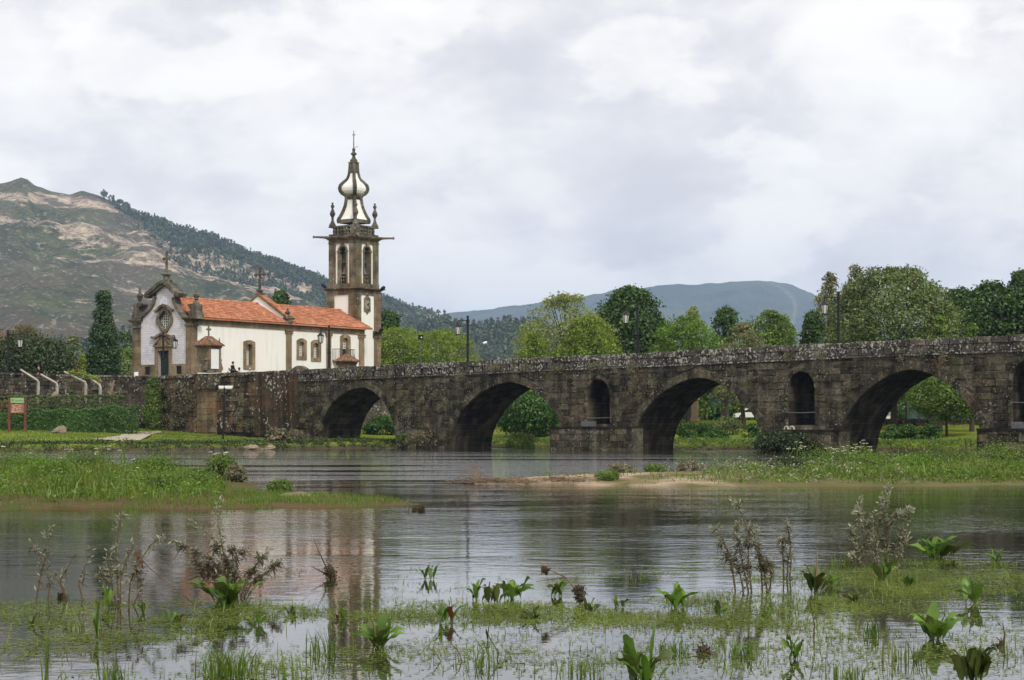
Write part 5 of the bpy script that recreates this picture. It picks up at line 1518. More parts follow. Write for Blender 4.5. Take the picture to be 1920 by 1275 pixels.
# hedges on the left lawn
GH = 'hedges on the left lawn'
def hb(label, pxa, pxb, Y, pyt, z0, th, lm, n, seed, **kw):
    xa, xb = (pxa-960)/FPX*Y, (pxb-960)/FPX*Y
    hedge_box(label, xa, Y, xb, Y, z0, HC+(YH-pyt)/FPX*Y, th, lm, n, seed, group=GH, **kw)
hb('clipped dull-green upper hedge below the bent posts', -40, 234, 165.5, 742.5, 1.6, 1.4, 'l_hedge', 14000, 80, lumps=.12)
hb('clipped dark leafy hedge left of the notice board', -60, 24, 161.5, 775, 1.35, 1.6, 'l_laurel', 5000, 81, lumps=.4)
hb('long dark leafy hedge right of the notice board', 26, 188, 161.5, 768, 1.35, 1.6, 'l_laurel', 11500, 82, lumps=.45)
hb('rounded end of the dark leafy hedge near the path', 186, 260, 163, 762, 1.35, 2.0, 'l_laurel', 7500, 83, lumps=.5)
hb('brownish rough hedge above the left hedge', -40, 22, 163.8, 752, 1.6, 1.0, 'l_brown', 2600, 84, lumps=.3)
T('climbing shrub against the wall left of the bastion', 287, 706, 34, 173, 'column', 'l_mid', 5200, 85, size=.15, k=30, cr=.2, crown_from=.1, zb=1.6, name='shrub', cat='shrub')
# dry spiky clumps by the water and against the bridge foot
Bh('pale spiky clump of yucca at the water edge below the bastion', 522, 806, 46, 156, 'l_wall', 700, 86, size=.42, zb=.3, name='yucca')
Bh('pale flowering bush at the bridge foot left of the first arch', 551, 806, 42, 162, 'l_wall', 1800, 87, size=.13, zb=.6)
Bh('pale weedy bush at the pier foot right of the first arch', 790, 808, 66, 158.5, 'l_wall', 2200, 88, size=.13, zb=.25)
Bh('green weeds at the pier foot beside the first arch', 758, 812, 32, 160, 'l_mid', 1100, 89, size=.12, zb=.2)
# tufts rooted in the masonry
TUFT = [(486,760,14),(497,736,12),(505,783,16),(545,760,18),(520,790,16),(585,772,14),(602,800,14),(570,790,16),(676,701,16),(642,705,14),(770,704,12),(735,720,12),(868,706,40),(930,690,44),(990,689,36),(1050,690,32),(1130,686,30),(1190,693,26),(1192,724,24),(1200,744,20),(1225,718,16),(1194,712,18),
        (815,742,14),(794,752,14),(740,752,12),(826,766,12),(803,764,12),(838,752,10),(770,772,14),(1110,690,18),(1542,666,26),(1592,722,16),(1770,672,22),(1768,688,18),(1410,706,12),(1730,662,10),(1690,672,10),(1480,668,18),(880,720,10),(752,740,10)]
arch_name = lambda px: 'left of the first arch' if px < 600 else 'over the first arch' if px < 745 else 'between the first and second arch' if px < 845 else 'over the second arch' if px < 1050 else 'beside the first niche' if px < 1230 else 'over the third arch' if px < 1420 else 'near the second niche' if px < 1600 else 'over the fourth arch'
ORD = ['leftmost', 'second from the left', 'third from the left', 'fourth from left', 'fifth from the left', 'sixth from the left', 'seventh from the left', 'eighth from the left', 'ninth from the left', 'tenth from the left', 'eleventh from the left', 'twelfth from the left', 'thirteenth from the left', 'fourteenth from the left', 'fifteenth from the left', 'sixteenth from the left', 'seventeenth from the left']
def ranked(items, where):
    """each item's place from the left among those that share its surroundings"""
    seen = {}; out = [None]*len(items)
    for i in sorted(range(len(items)), key=lambda i: (items[i][0], items[i][1])):
        w = where(items[i][0]); k = seen.get(w, 0); seen[w] = k+1; out[i] = ORD[k]
    return out
rk_ = ranked(TUFT, arch_name)
for i, (px, py, w_) in enumerate(TUFT):
    r = rs(200+i); u, z = BF.at(px, py, .1); p = BF.p(u, z, .08); Yd = p[1]
    wm = w_/FPX*Yd; c = np.array([p]); n = int(70+wm*260)
    P = c+np.stack([r.normal(size=n)*wm*.30*BF.u[0], r.normal(size=n)*wm*.30*BF.u[1], r.normal(size=n)*min(wm*.3,.22)], 1)+np.array([BF.out[0], BF.out[1], 0])*np.abs(r.normal(size=(n,1)))*.16
    N = np.tile(np.array([BF.out[0], BF.out[1], .5]), (n, 1))
    V, F = leaf_quads(P, N, .13, .35, r)
    tag(np_add('wall_plant', V, F, MT['l_wall']), 'pale bridge wall plant '+arch_name(px)+', '+rk_[i].replace('the ',''), 'plant', 'wall plants rooted in the bridge '+arch_name(px))
TB = [(306,722),(318,735),(330,724),(345,722),(312,760),(325,748),(340,770),(356,745),(362,740),(372,726),(350,735),(360,760),(312,784),(330,790),(345,790),(405,722),(412,745),(455,748),(452,775),(447,790),(462,795),(476,793),(398,790),(420,735),(368,752)]
bw = lambda px: 'left of the pale buttress' if px < 366 else 'right of the pale buttress'
rk_ = ranked(TB, bw)
for i, (px, py) in enumerate(TB):
    r = rs(300+i); u, z = BAF.at(px, py, .1); p = BAF.p(u, z, .08); n = 150; wm = .55
    P = np.array([p])+np.stack([r.normal(size=n)*wm*.42*BAF.u[0], r.normal(size=n)*wm*.42*BAF.u[1], r.normal(size=n)*.2], 1)+np.array([BAF.out[0], BAF.out[1], 0])*np.abs(r.normal(size=(n,1)))*.17
    V, F = leaf_quads(P, np.tile(np.array([BAF.out[0], BAF.out[1], .5]), (n, 1)), .12, .4, r)
    where = bw(px)
    tag(np_add('wall_plant', V, F, MT['l_wall']), 'pale bastion wall plant '+where+', '+rk_[i].replace('the ',''), 'plant', 'wall plants on the bastion '+where)

# far woods: counted as one mass
def forest(name, pts, hgt, mat, seed):
    """many small rough crowns standing on hillside points"""
    r = rs(seed); n = len(pts)
    q = 22
    h = hgt*(.6+.8*r.random(n))
    c = np.repeat(pts, q, 0); hh = np.repeat(h, q)
    t = r.random(n*q); a = r.random(n*q)*2*math.pi
    tall = np.repeat(r.random(n) < .5, q)
    rad = hh*np.where(tall, .26*(1-t*.85), .42*np.sqrt(np.maximum(.1, 1-(2*t-.9)**2)))*r.random(n*q)**.4
    P = c+np.stack([np.cos(a)*rad, np.sin(a)*rad, hh*(.1+.9*t)], 1)
    N = np.stack([np.cos(a), np.sin(a), np.full(n*q, .5)], 1)
    rng_ = r
    s = hgt*.34
    V, F = leaf_quads(P, N, s, .7, rng_)
    return tag(np_add(name, V, F, MT[mat]), 'mass of trees covering the far '+('ridge of the mountain' if 'ridge' in name else 'wooded hillside'), 'wood', kind='stuff')
def on_hill(V, px, t, Yo=0.0):
    """points on a hill mesh from pixel column and height fraction"""
    nr = V.shape[0]-1; nx = V.shape[1]
    P0 = V[nr-1, :, 0]/V[nr-1, :, 1]*FPX+960
    i = np.clip(np.searchsorted(P0, px), 0, nx-1); j = np.clip((t*(nr-1)).astype(int), 0, nr-1)
    return V[j, i]
r = rs(77)
px = 190+r.random(2400)**.55*435; t = 1-np.abs(r.normal(size=2400))*np.interp(px, [185,240,330,450,620], [.008,.03,.09,.09,.12])
ridge_pts = on_hill(HV, px, np.clip(t, 0, 1))
px = 700+r.random(2200)*260; t = r.random(2200)**.6
ridge_pts = np.concatenate([ridge_pts, on_hill(HV, px, t)])
px = r.random(700)*620; ridge_pts = np.concatenate([ridge_pts, on_hill(HV, px, np.clip(.02+.16*r.random(700)**2, 0, 1))])
forest('ridge_wood', ridge_pts, 9.5, 'l_forest', 78)
px = 740+r.random(2600)*380; t = 1-r.random(2600)**1.3*.95
forest('hillside_wood', on_hill(H3V, px, t), 9.0, 'l_forest', 79)
for i, (px_, py_) in enumerate(((197,362),(226,374),(236,379),(310,417),(378,440),(392,446),(424,452))):
    i_ = int(np.argmin(np.abs(HV[-2,:,0]/HV[-2,:,1]*FPX+960-px_))); b = HV[-2, i_]
    Yd = b[1]; top = HC+(YH-py_)/FPX*Yd
    tree('lone pine standing on the mountain skyline, number '+('one' if i == 0 else '')+'' if False else ['first lone pine on the left skyline of the mountain, above the cypress', 'pine right of the first lone skyline pine', 'pine next to the paired skyline pines', 'pine on the skyline above the church cross', 'pine on the skyline left of the last pair', 'pine of the last skyline pair', 'rightmost lone pine on the mountain skyline'][i],
         float(b[0]), float(Yd), max(top, float(b[2])+8), 9.0, 'round', 'l_forest', 420, 400+i, size=1.5, zb=float(b[2])-1.0, k=12, cr=.24, crown_from=4.5, group='lone pines on the mountain skyline', name='pine_tree', limbs=False)
# houses half hidden on the left
def house(label, px, pyr, w, d, h, rh, Y, wallc, roofc, rot):
    x = (px-960)/FPX*Y; zr = HC+(YH-pyr)/FPX*Y; zb_ = gz(x, Y)
    c_, s_ = math.cos(rot), math.sin(rot)
    F_ = Frame((x-w/2*c_, Y-w/2*s_), (c_, s_), (s_, -c_))
    ho = empty('house', (x, Y, zb_), label, 'house', 'houses behind the trees')
    ze = zr-rh
    mb = MB(); mb.prism(Frame(F_.p(w, 0)[:2], (-F_.out[0], -F_.out[1]), F_.u), [(0,zb_-1),(d,zb_-1),(d,ze),(d/2,zr),(0,ze)], -w, 0); wl_ = add('wall', mb, wallc, ho)
    mb = MB()
    for a, b in ((.5, -d/2), (-d-.5, -d/2)):
        mb.hexa([F_.p(-.4,ze-.1,a),F_.p(w+.4,ze-.1,a),F_.p(w+.4,zr+.02,b),F_.p(-.4,zr+.02,b),F_.p(-.4,ze+.1,a),F_.p(w+.4,ze+.1,a),F_.p(w+.4,zr+.25,b),F_.p(-.4,zr+.25,b)])
    add('roof', mb, roofc, ho)
    for i in range(2):
        mb = MB(); mb.fbox(F_, w*(.2+.4*i), w*(.2+.4*i)+1.1, ze-1.9, ze-.6, -.02, .04); wi = add('window', mb, MT['glass'], ho)
house('white house with a red tiled roof half hidden beside the small conifer', 138, 681, 5, 4.5, 4, 1.5, 300, MT['white'], MT['old_clay'], .6)
house('cream house at the left edge behind the dark evergreens', 8, 621, 6, 5, 6, 1.4, 420, plain('cream_wall', (.62,.50,.36), .9), MT['old_clay'], -.4)
# ------------------------------------------------------------ lamps, posts, signs
rng = random.Random(21)
def lantern_post(base, ztop_, arm, label, group, armlen=.95):
    """iron post with a bracket and a hanging lantern; arm = plan direction of the bracket"""
    t = empty('lamp_post', base, label, 'lamp post', group)
    x, y, z = base; H = ztop_-z
    mb = MB(); mb.tube([(x,y,z),(x,y,z+.9),(x,y,z+.92),(x,y,z+H)], [.16,.14,.105,.085], 8)
    for q in (.9, H*.52, H-.32): mb.lathe((x,y,z+q), [(.10,-.07),(.15,-.05),(.15,.05),(.10,.07)], 8)
    mb.lathe((x,y,z+H), [(.10,-.02),(.11,.04),(.05,.10)], 8)
    add('post', mb, MT['iron'], t)
    ax, ay = arm; zb_ = z+H-.28
    mb = MB(); e = (x+ax*armlen, y+ay*armlen, zb_)
    mb.tube([(x,y,zb_), e, (e[0]+ax*.10, e[1]+ay*.10, zb_+.05), (e[0]+ax*.18, e[1]+ay*.18, zb_-.03), (e[0]+ax*.19, e[1]+ay*.19, zb_-.24)], [.035,.03,.04,.045,.03], 6)
    mb.tube([(x,y,zb_-.42), (x+ax*.32,y+ay*.32,zb_-.36), (x+ax*.55,y+ay*.55,zb_-.02)], .018, 5)
    add('bracket', mb, MT['iron'], t)
    c = (e[0]+ax*.19, e[1]+ay*.19, zb_-.24)
    mb = MB(); mb.lathe((c[0],c[1],c[2]-.26), [(.31,0),(.30,.05),(.22,.10),(.12,.22),(.05,.28),(.04,.34)], 6)
    mb.lathe((c[0],c[1],c[2]-.92), [(.06,-.04),(.19,0),(.19,.05),(.14,.06)], 6)
    for k in range(6):
        a = 2*math.pi*k/6; mb.tube([(c[0]+.18*math.cos(a), c[1]+.18*math.sin(a), c[2]-.9), (c[0]+.275*math.cos(a), c[1]+.275*math.sin(a), c[2]-.25)], .02, 4)
    la = add('lantern', mb, MT['iron'], t)
    mb = MB(); mb.lathe((c[0],c[1],c[2]-.88), [(.165,0),(.255,.61)], 6); add('lantern_glass', mb, MT['lantern'], la)
    return t
GL = 'iron lamp posts with hanging lanterns'
def post_on_bridge(px, pyt, dirn, label, n=-.75):
    u, z = BF.at(px, pyt, n); p = BF.p(u, zled(u)-.1, n)
    lantern_post(p, z, dirn, label, GL)
ux_, uy_ = BF.u
post_on_bridge(617, 612, (-ux_*.99, -uy_*.99), 'iron lamp post in front of the white church wall, first on the bridge')
post_on_bridge(877, 594, (-ux_, -uy_), 'iron lamp post standing clear against the blue hill, second on the bridge')
post_on_bridge(1195, 570, (-ux_, -uy_), 'iron lamp post in front of the dark chestnut, third on the bridge')
post_on_bridge(1572, 549, (-ux_, -uy_), 'iron lamp post before the great ash, fourth and rightmost on the bridge')
p = W(283, 624, 171); lantern_post((p[0], p[1]+6, TERR), HC+(YH-624)/FPX*177, (.95,-.3), 'iron lamp post in front of the tiled church front', GL, 1.0)
p = W(15, 621, 168); lantern_post((p[0], p[1], TERR), p[2], (.95,-.3), 'iron lamp post at the left edge before the dark evergreens', GL, 1.0)
# white-headed lamp on the lawn
bx, by = (418-960)/FPX*158, 158.0; bz_ = gz(bx, by)
t = empty('lawn_lamp', (bx, by, bz_), 'thin black lawn lamp with two flat white heads', 'lamp')
zt_ = HC+(YH-727)/FPX*by
mb = MB(); mb.tube([(bx,by,bz_-.1),(bx+.05,by,bz_+1.2),(bx+.13,by,zt_)], [.10,.075,.055], 8); add('pole', mb, MT['iron'], t)
for sg, w_ in ((-1, .40), (1, .62)):
    mb = MB(); cx_ = bx+.13+sg*(.05+w_*.5)
    mb.box(cx_-w_*.5, cx_+w_*.5, by-.22, by+.22, zt_-.02, zt_+.16); mb.box(cx_-w_*.42, cx_+w_*.42, by-.18, by+.18, zt_-.10, zt_-.022)
    add('lamp_head', mb, MT['white_metal'], t)
# floodlight on a pole and distant street lamp
def pole(px, pyt, Y, label, heads, name, zb_=None, r=.06):
    x, _, zt = W(px, pyt, Y); zb_ = gz(x, Y) if zb_ is None else zb_
    t = empty(name, (x, Y, zb_), label, 'street lamp' if name == 'street_lamp' else 'floodlight')
    mb = MB(); mb.tube([(x,Y,zb_-.2),(x,Y,zt)], [r*1.2, r*.8], 6); add('pole', mb, MT['grey_metal'], t)
    return t, x, zt
t, x, zt = pole(789, 636, 200, 'black square floodlight on a thin pole before the spring-green trees', 1, 'floodlight')
mb = MB(); mb.box(x-.28, x+.28, 199.75, 200.05, zt-.05, zt+.45); add('lamp_housing', mb, MT['iron'], t)
mb = MB(); mb.box(x+.02, x+.14, 199.70, 199.748, zt+.12, zt+.24); add('lamp_glass', mb, MT['white_metal'], t)
t, x, zt = pole(897, 648, 230, 'distant street lamp with one white head beside the bridge lamp', 2, 'street_lamp', r=.11)
mb = MB(); mb.tube([(x,230,zt),(x+.5,230,zt+.25),(x+.62,230,zt+.38)], .04, 5); mb.tube([(x,230,zt),(x-.6,230,zt+.1),(x-.8,230,zt+.12)], .035, 5); mb.box(x-.45,x-.25,229.9,230.1,zt-.6,zt-.05); add('arm', mb, MT['grey_metal'], t)
mb = MB(); mb.tube([(x+.58,230,zt+.26),(x+.85,230,zt+.36),(x+1.02,230,zt+.42)], [.13,.16,.10], 8); add('lamp_head', mb, MT['white_metal'], t)
# overhead wire from the street lamp
mb = MB(); mb.tube([(x, 230, zt-.1), (x+2.2, 228, zt-.95), (x+4.4, 226, zt-1.15), (x+9, 221, zt-.6)], .015, 4); tag(add('wire', mb, MT['iron']), 'thin overhead wire sagging from the distant street lamp', 'wire')
# bent concrete posts above the hedge
POSTS = [((21,745),(21,722),(0,711)), ((69,745),(72,715),(38,693)), ((107,745),(107,720),(76,702)), ((159,745),(161,718),(120,697)), ((187,745),(188,723),(165,707))]
names = ['bent concrete post at the left edge above the hedge', 'bent concrete post directly above the notice board', 'bent concrete post with a stone at its foot', 'bent concrete post in the middle of the upper hedge', 'bent concrete post, rightmost and lowest of the row']
for (a, b, c), nm in zip(POSTS, names):
    Yd = 166.6
    pa, pb, pc = Vector(W(*a, Yd)), Vector(W(*b, Yd)), Vector(W(*c, Yd))
    pa.z = 1.6
    mb = MB(); mb.tube([pa, pb-Vector((0,0,.15)), pb+Vector((-.08,0,.06)), pc], [.13,.13,.125,.10], 4)
    tag(add('bent_post', mb, MT['concrete']), nm, 'post', 'bent concrete posts above the hedge')
mb = MB(); a, b = Vector(W(205,748,166)), Vector(W(214,713,166.4)); mb.tube([a,b], [.13,.10], 6); tag(add('leaning_post', mb, MT['dry']), 'leaning yellowish wooden post against the rubble wall', 'post')
# leafy vine over the right-hand posts
r = rs(501); n = 420
k = r.random(n); P = np.stack([(128+58*k-960)/FPX*166.6+r.normal(size=n)*.12, 166.6+r.normal(size=n)*.12, HC+(YH-(697+14*k+r.normal(size=n)*2.5))/FPX*166.6], 1)
V, F = leaf_quads(P, np.tile(np.array([0,-.5,1.]), (n,1)), .16, .7, r); tag(np_add('vine', V, F, MT['l_spring']), 'yellow-green vine trailing over the right-hand bent posts', 'vine')
# notice board
Yd = 158.5; x0, x1 = (17.5-960)/FPX*Yd, (47.5-960)/FPX*Yd
zb_ = gz((x0+x1)/2, Yd); zp = lambda py: HC+(YH-py)/FPX*Yd
t = empty('notice_board', ((x0+x1)/2, Yd, zb_), 'brown wooden notice board with a green header on the lawn', 'sign')
for x in (x0, x1):
    mb = MB(); mb.box(x-.09, x+.09, Yd-.09, Yd+.09, zb_-.2, zp(745.5)); add('post', mb, MT['wood'], t)
mb = MB(); mb.box(x0+.10, x1-.10, Yd-.03, Yd+.05, zp(774.5), zp(757)); add('panel', mb, plain('notice_panel', (.27,.125,.08), .7, var=.2), t)
mb = MB(); mb.box(x0+.10, x1-.10, Yd-.035, Yd+.05, zp(755.5), zp(745.8)); hd = add('header', mb, plain('header_green', (.25,.40,.17), .6, var=.08), t)
mb = MB()
# faint print, as on the board: a small emblem and a line of illegible lettering, blocks of text and pictures
mb.box(x0+.20, x0+.27, Yd-.04, Yd-.036, zp(753), zp(748)); mb.box(x0+.31, x0+.36, Yd-.04, Yd-.036, zp(753), zp(748))
for i in range(9): mb.box(x0+.50+i*.068, x0+.545+i*.068, Yd-.04, Yd-.036, zp(752.2), zp(750.2))
add('lettering', mb, plain('header_print', (.10,.20,.09), .7), hd)
mb = MB()
for i in range(34):
    a = rng.uniform(x0+.16, x1-.34); b = rng.uniform(774, 759); w_ = rng.uniform(.05,.2)
    mb.box(a, a+w_, Yd-.036-.0004*i-.003, Yd-.0305, zp(b), zp(b)+rng.uniform(.03,.10))
add('print', mb, plain('notice_print', (.46,.30,.22), .7, var=.4, scale=9), t)
# boulders
def boulder(label, px, py, w, h, Y, seed, z=None, name='boulder'):
    r = rs(seed); x = (px-960)/FPX*Y; zb_ = gz(x, Y) if z is None else z
    mb = MB(); n = 9
    rings = [(1.0,-.1),(1.03,.18),(.86,.5),(.6,.8),(.28,1.0)]
    for ri, (rr, zz_) in enumerate(rings):
        for k in range(n):
            a = 2*math.pi*k/n; j = 1+.16*r.normal()
            mb.v.append((x+w/2*rr*j*math.cos(a)+w*.13*zz_, Y+w*.36*rr*j*math.sin(a), zb_+h*zz_*(1+.08*r.normal())))
    for ri in range(len(rings)-1):
        for k in range(n): mb.f.append((ri*n+k, ri*n+(k+1)%n, (ri+1)*n+(k+1)%n, (ri+1)*n+k)); mb.m.append(0)
    mb.f.append(tuple((len(rings)-1)*n+k for k in range(n))); mb.m.append(0)
    return tag(add(name, mb, MT['rock']), label, 'rock')
boulder('pale slanted boulder on the lawn before the hedge', 111, 810, 1.35, .62, 157, 1)
boulder('pale boulder peeping over the upper hedge beside a bent post', 101, 745, .9, .9, 166, 2, 3.9)
boulder('flat brownish rock in the bank at the water edge', 470, 838, 1.6, .35, 149.5, 3, .05)
boulder('low rock at the water edge under the yucca', 505, 838, .9, .3, 150.5, 4, .05)
boulder('grey rock on the corner of the stone ledge', 482, 815, .9, .7, 168, 5, .9)
boulder('pale flat stone on the mud spit', 553, 934, .9, .12, 48.5, 6, .03)
boulder('white stone slab beside the water under the fourth arch', 1661, 848, .9, .12, 133, 7, .0)
# footpath and its white edge
pts = []
for px, py in ((300,799),(306,801),(296,804.5),(262,808),(226,810),(170,810.5),(170,809),(215,807.5),(238,804),(262,800.5)):
    Yd = 160
    for _ in range(6): Yd = FPX*(HC-gz((px-960)/FPX*Yd, Yd)-.03)/(max(py-YH, 1.0)) if py > 801 else 168; Yd = min(max(Yd, 150), 170)
    x = (px-960)/FPX*Yd; pts.append((x, Yd, gz(x, Yd)+.05))
mb = MB(); mb.v = pts; mb.f = [tuple(range(len(pts)))]; mb.m = [0]
tag(add('path', mb, plain('pale_gravel', (.36,.31,.24), .95)), kind='structure')
# small white plate on the wall
p = W(255.5, 706, 177.2); mb = MB(); mb.box(p[0]-.19, p[0]+.19, p[1]-.03, p[1]+.03, p[2]-.1, p[2]+.42); tag(add('white_plate', mb, MT['white_metal']), 'small white plate standing on the wall before the church corner', 'plate')
# grey boxes on the cutwaters
for (pa, pb, py0, py1, lab) in ((1090,1108,790,802,'grey metal box on the first cutwater beside the niche'), (1896,1918,791,806,'grey metal box on the right-hand cutwater')):
    u0, z0 = BF.at(pa, py1, .9); u1, _ = BF.at(pb, py1, .9); zt = BF.at(pa, py0, .9)[1]
    mb = MB(); mb.fbox(BF, u0, u1, z0-.08, zt, .3, .9)
    for q in range(3): mb.fbox(BF, u0+.08, u1-.08, z0+.08+q*.12, z0+.14+q*.12, .9, .92)
    tag(add('metal_box', mb, MT['grey_metal']), lab, 'box')
# rounded stone hood on the parapet before the church
def hood(px0, px1, pyt, n, label):
    (u0, _), (u1, _) = BF.at(px0, 692, n), BF.at(px1, 692, n); zb_ = zled((u0+u1)/2)+.7; zt = BF.at((px0+px1)/2, pyt, n)[1]
    mb = MB(); mb.prism(BF, [(u0,zb_),(u1,zb_),(u1,zb_+(zt-zb_)*.55)]+[(u1-(u1-u0)*i/8, zb_+(zt-zb_)*(.55+.45*math.sin(math.pi*i/8))) for i in range(1,8)]+[(u0,zb_+(zt-zb_)*.55)], n-.45, n)
    return tag(add('stone_hood', mb, MT['old_granite']), label, 'stone')
hood(547, 572, 685.5, -.5, 'rounded stone hood on the parapet under the two chancel windows')
# wayside shrines
def shrine(o, base, w, d, h, label, parts_white=True):
    """little stone shrine with a hipped tile roof, cross and pinnacles; o = frame on its front face centre"""
    t = empty('wayside_shrine', o.p(0, base, -d/2), label, 'shrine')
    mb = MB()
    mb.fbox(o, -w/2, w/2, base, base+h, -d, 0); mb.fbox(o, -w/2-.10, w/2+.10, base+h-.16, base+h, -d-.10, .10); mb.fbox(o, -w/2-.08, w/2+.08, base, base+.22, -d-.08, .08)
    for sg in (-1, 1): mb.fbox(o, sg*(w/2-.11)-.11, sg*(w/2-.11)+.11, base+.2, base+h-.16, -.02, .07)
    add('body', mb, MT['old_granite'], t)
    if parts_white:
        mb = MB(); mb.fbox(o, -w/2+.26, w/2-.26, base+.32, base+h-.28, -.01, .045); add('white_panel', mb, MT['white_metal'], t)
        for sg in (-1, 1):
            mb = MB(); mb.prism(o, [(sg*(w/2),base+.2),(sg*(w/2+.32),base+.2),(sg*(w/2+.34),base+.42),(sg*(w/2+.12),base+.95),(sg*(w/2+.22),base+1.1),(sg*(w/2+.1),base+1.25),(sg*(w/2),base+1.2)][::sg], -.35, -.02); add('scroll', mb, MT['old_granite'], t)
    rh = h*.34; zt = base+h
    mb = MB(); a = [o.p(-w/2-.3,zt,.3), o.p(w/2+.3,zt,.3), o.p(w/2+.3,zt,-d-.3), o.p(-w/2-.3,zt,-d-.3)]; b = [o.p(-w*.16,zt+rh,-d*.42), o.p(w*.16,zt+rh,-d*.42), o.p(w*.16,zt+rh,-d*.58), o.p(-w*.16,zt+rh,-d*.58)]
    mb.hexa(a+b); ro = add('roof', mb, MT['old_clay'], t)
    mb = MB()
    for (i, j) in ((0,1),(1,2),(2,3),(3,0)):
        A, B_ = Vector(a[i]), Vector(a[j]); C_, D_ = Vector(b[j]), Vector(b[i])
        k = 9
        for q in range(k):
            f = (q+.5)/k; s0 = A.lerp(B_, f); e0 = D_.lerp(C_, f)
            s1 = s0.lerp(e0, .5); up = Vector((0,0,.03))
            mb.tube([s0+up, s1+up*1.3], .075, 5); mb.tube([s1+up, e0+up*1.3], .07, 5)
    tag(add('roof_tiles', mb, MT['old_clay'], ro), kind='stuff')
    cross(o.p(0, zt+rh+.12, -d/2), h*.34, h*.085, .05, o, 'old_granite', t)
    for sg in (-1, 1):
        c = o.p(sg*(w/2-.05), zt+.10, -.1 if parts_white else -.2); mb = MB(); mb.lathe(c, [(.10,0),(.13,.1),(.09,.2),(.05,.5),(.01,.68)], 6); add('pinnacle', mb, MT['old_granite'], t)
    return t
zbs = BAF.at(385, 698, -.5)[1]-.05
cpos = W(402.5, 690, 169.6); so = Frame((cpos[0], cpos[1]), SF.u, SF.out)
shrine(so, zbs, 1.5, 1.45, 2.35, 'grey stone wayside shrine with a white panel and cross on the bastion')
cpos = W(659, 690, 170.6); so = Frame((cpos[0], cpos[1]), SF.u, SF.out)
shrine(so, zled(2.6)-.2, 1.25, 1.0, 1.75, 'small stone shrine with red tiles below the church balcony', False)
# things on the bank beyond the arches
F3 = Frame(W(1292,790,172)[:2], (1,0), (0,-1))
mb = MB(); x0 = F3.o[0]; w_ = 14/FPX*172
mb.box(x0+.2, x0+.2+w_*.9, 171.5, 172.2, 2.3, HC+(YH-747)/FPX*172); mb.box(x0+.1, x0+.3+w_*.9, 171.4, 172.3, 2.3, 2.6)
mb.box(x0+.1, x0+.3+w_*.9, 171.4, 172.3, HC+(YH-750)/FPX*172, HC+(YH-747)/FPX*172+.1)
tag(add('stone_pillar', mb, MT['pale_stone']), 'pale square stone pillar beside the low wall under the third arch', 'pillar')
def car(label, px, Y, zb_, col):
    x = (px-960)/FPX*Y
    t = empty('parked_car', (x, Y, zb_), label, 'car')
    F_ = Frame((x-2.0, Y), (1,0), (0,-1))
    mb = MB(); mb.prism(F_, [(0,.35),(.05,.75),(.9,.88),(1.5,1.38),(2.9,1.42),(3.6,.95),(3.98,.85),(4.0,.35)], -1.6, 0)
    mb.v = [(a, b, c+zb_) for a, b, c in mb.v]; bd = add('body', mb, plain('car_paint', col, .3, var=.03), t)
    mb = MB(); mb.prism(F_, [(1.05,.92),(1.55,1.32),(2.8,1.35),(3.35,.95)], -1.5, .012); mb.v = [(a, b, c+zb_) for a, b, c in mb.v]; add('window', mb, MT['glass'], bd)
    for u in (.8, 3.2):
        for n_ in (0.02, -1.6):
            mb = MB(); c = F_.p(u, zb_+.33, n_); mb.tube([(c[0],c[1]-.02,c[2]),(c[0],c[1]+.18,c[2])], .33, 12); wh = add('wheel', mb, MT['iron'], t)
            mb = MB(); mb.tube([(c[0],c[1]-.035,c[2]),(c[0],c[1]-.022,c[2])], .19, 10); add('rim', mb, MT['grey_metal'], wh)
car('white parked car half hidden behind the pollarded trees', 1411, 214, 2.5, (.75,.75,.75))
t = empty('tarpaulin_fence', W(1745, 785, 178), 'dark green tarpaulin fence on the bank behind the fourth arch', 'fence')
xa, xb = (1702-960)/FPX*178, (1795-960)/FPX*178
tarp = plain('tarpaulin', (.05,.10,.085), .6, var=.3)
k = 5
for i in range(k+1):
    x = xa+(xb-xa)*i/k; mb = MB(); mb.tube([(x,178,2.2),(x,178,4.0)], .05, 6); add('post', mb, MT['grey_metal'], t)
    if i < k:
        mb = MB(); x2 = xa+(xb-xa)*(i+1)/k; n = 6
        for q in range(n):
            fa, fb = q/n, (q+1)/n
            X0, X1 = x+.05+(x2-x-.1)*fa, x+.05+(x2-x-.1)*fb; s0, s1 = .12*math.sin(math.pi*fa), .12*math.sin(math.pi*fb)
            mb.hexa([(X0,177.93-s0,2.45),(X1,177.93-s1,2.45),(X1,177.98-s1,2.45),(X0,177.98-s0,2.45),(X0,177.93-s0*.5,3.85-s0),(X1,177.93-s1*.5,3.85-s1),(X1,177.98-s1*.5,3.85-s1),(X0,177.98-s0*.5,3.85-s0)])
        add('tarpaulin', mb, tarp, t)
p0 = W(1680, 787, 172); mb = MB(); mb.tube([(p0[0],172,2.3),(p0[0],172,HC+(YH-750)/FPX*172)], .05, 6); tag(add('pole', mb, MT['grey_metal']), 'thin grey pole on the bank at the left of the fourth arch', 'pole')
mb = MB(); p0 = W(1665, 780, 190); mb.box(p0[0]-.35,p0[0]+.15,189,190,2.4,3.1); mb.box(p0[0]-.45,p0[0]+.25,188.8,190.2,3.1,3.2); tag(add('market_table', mb, MT['white_metal']), 'white covered table beyond the low wall under the fourth arch', 'table')
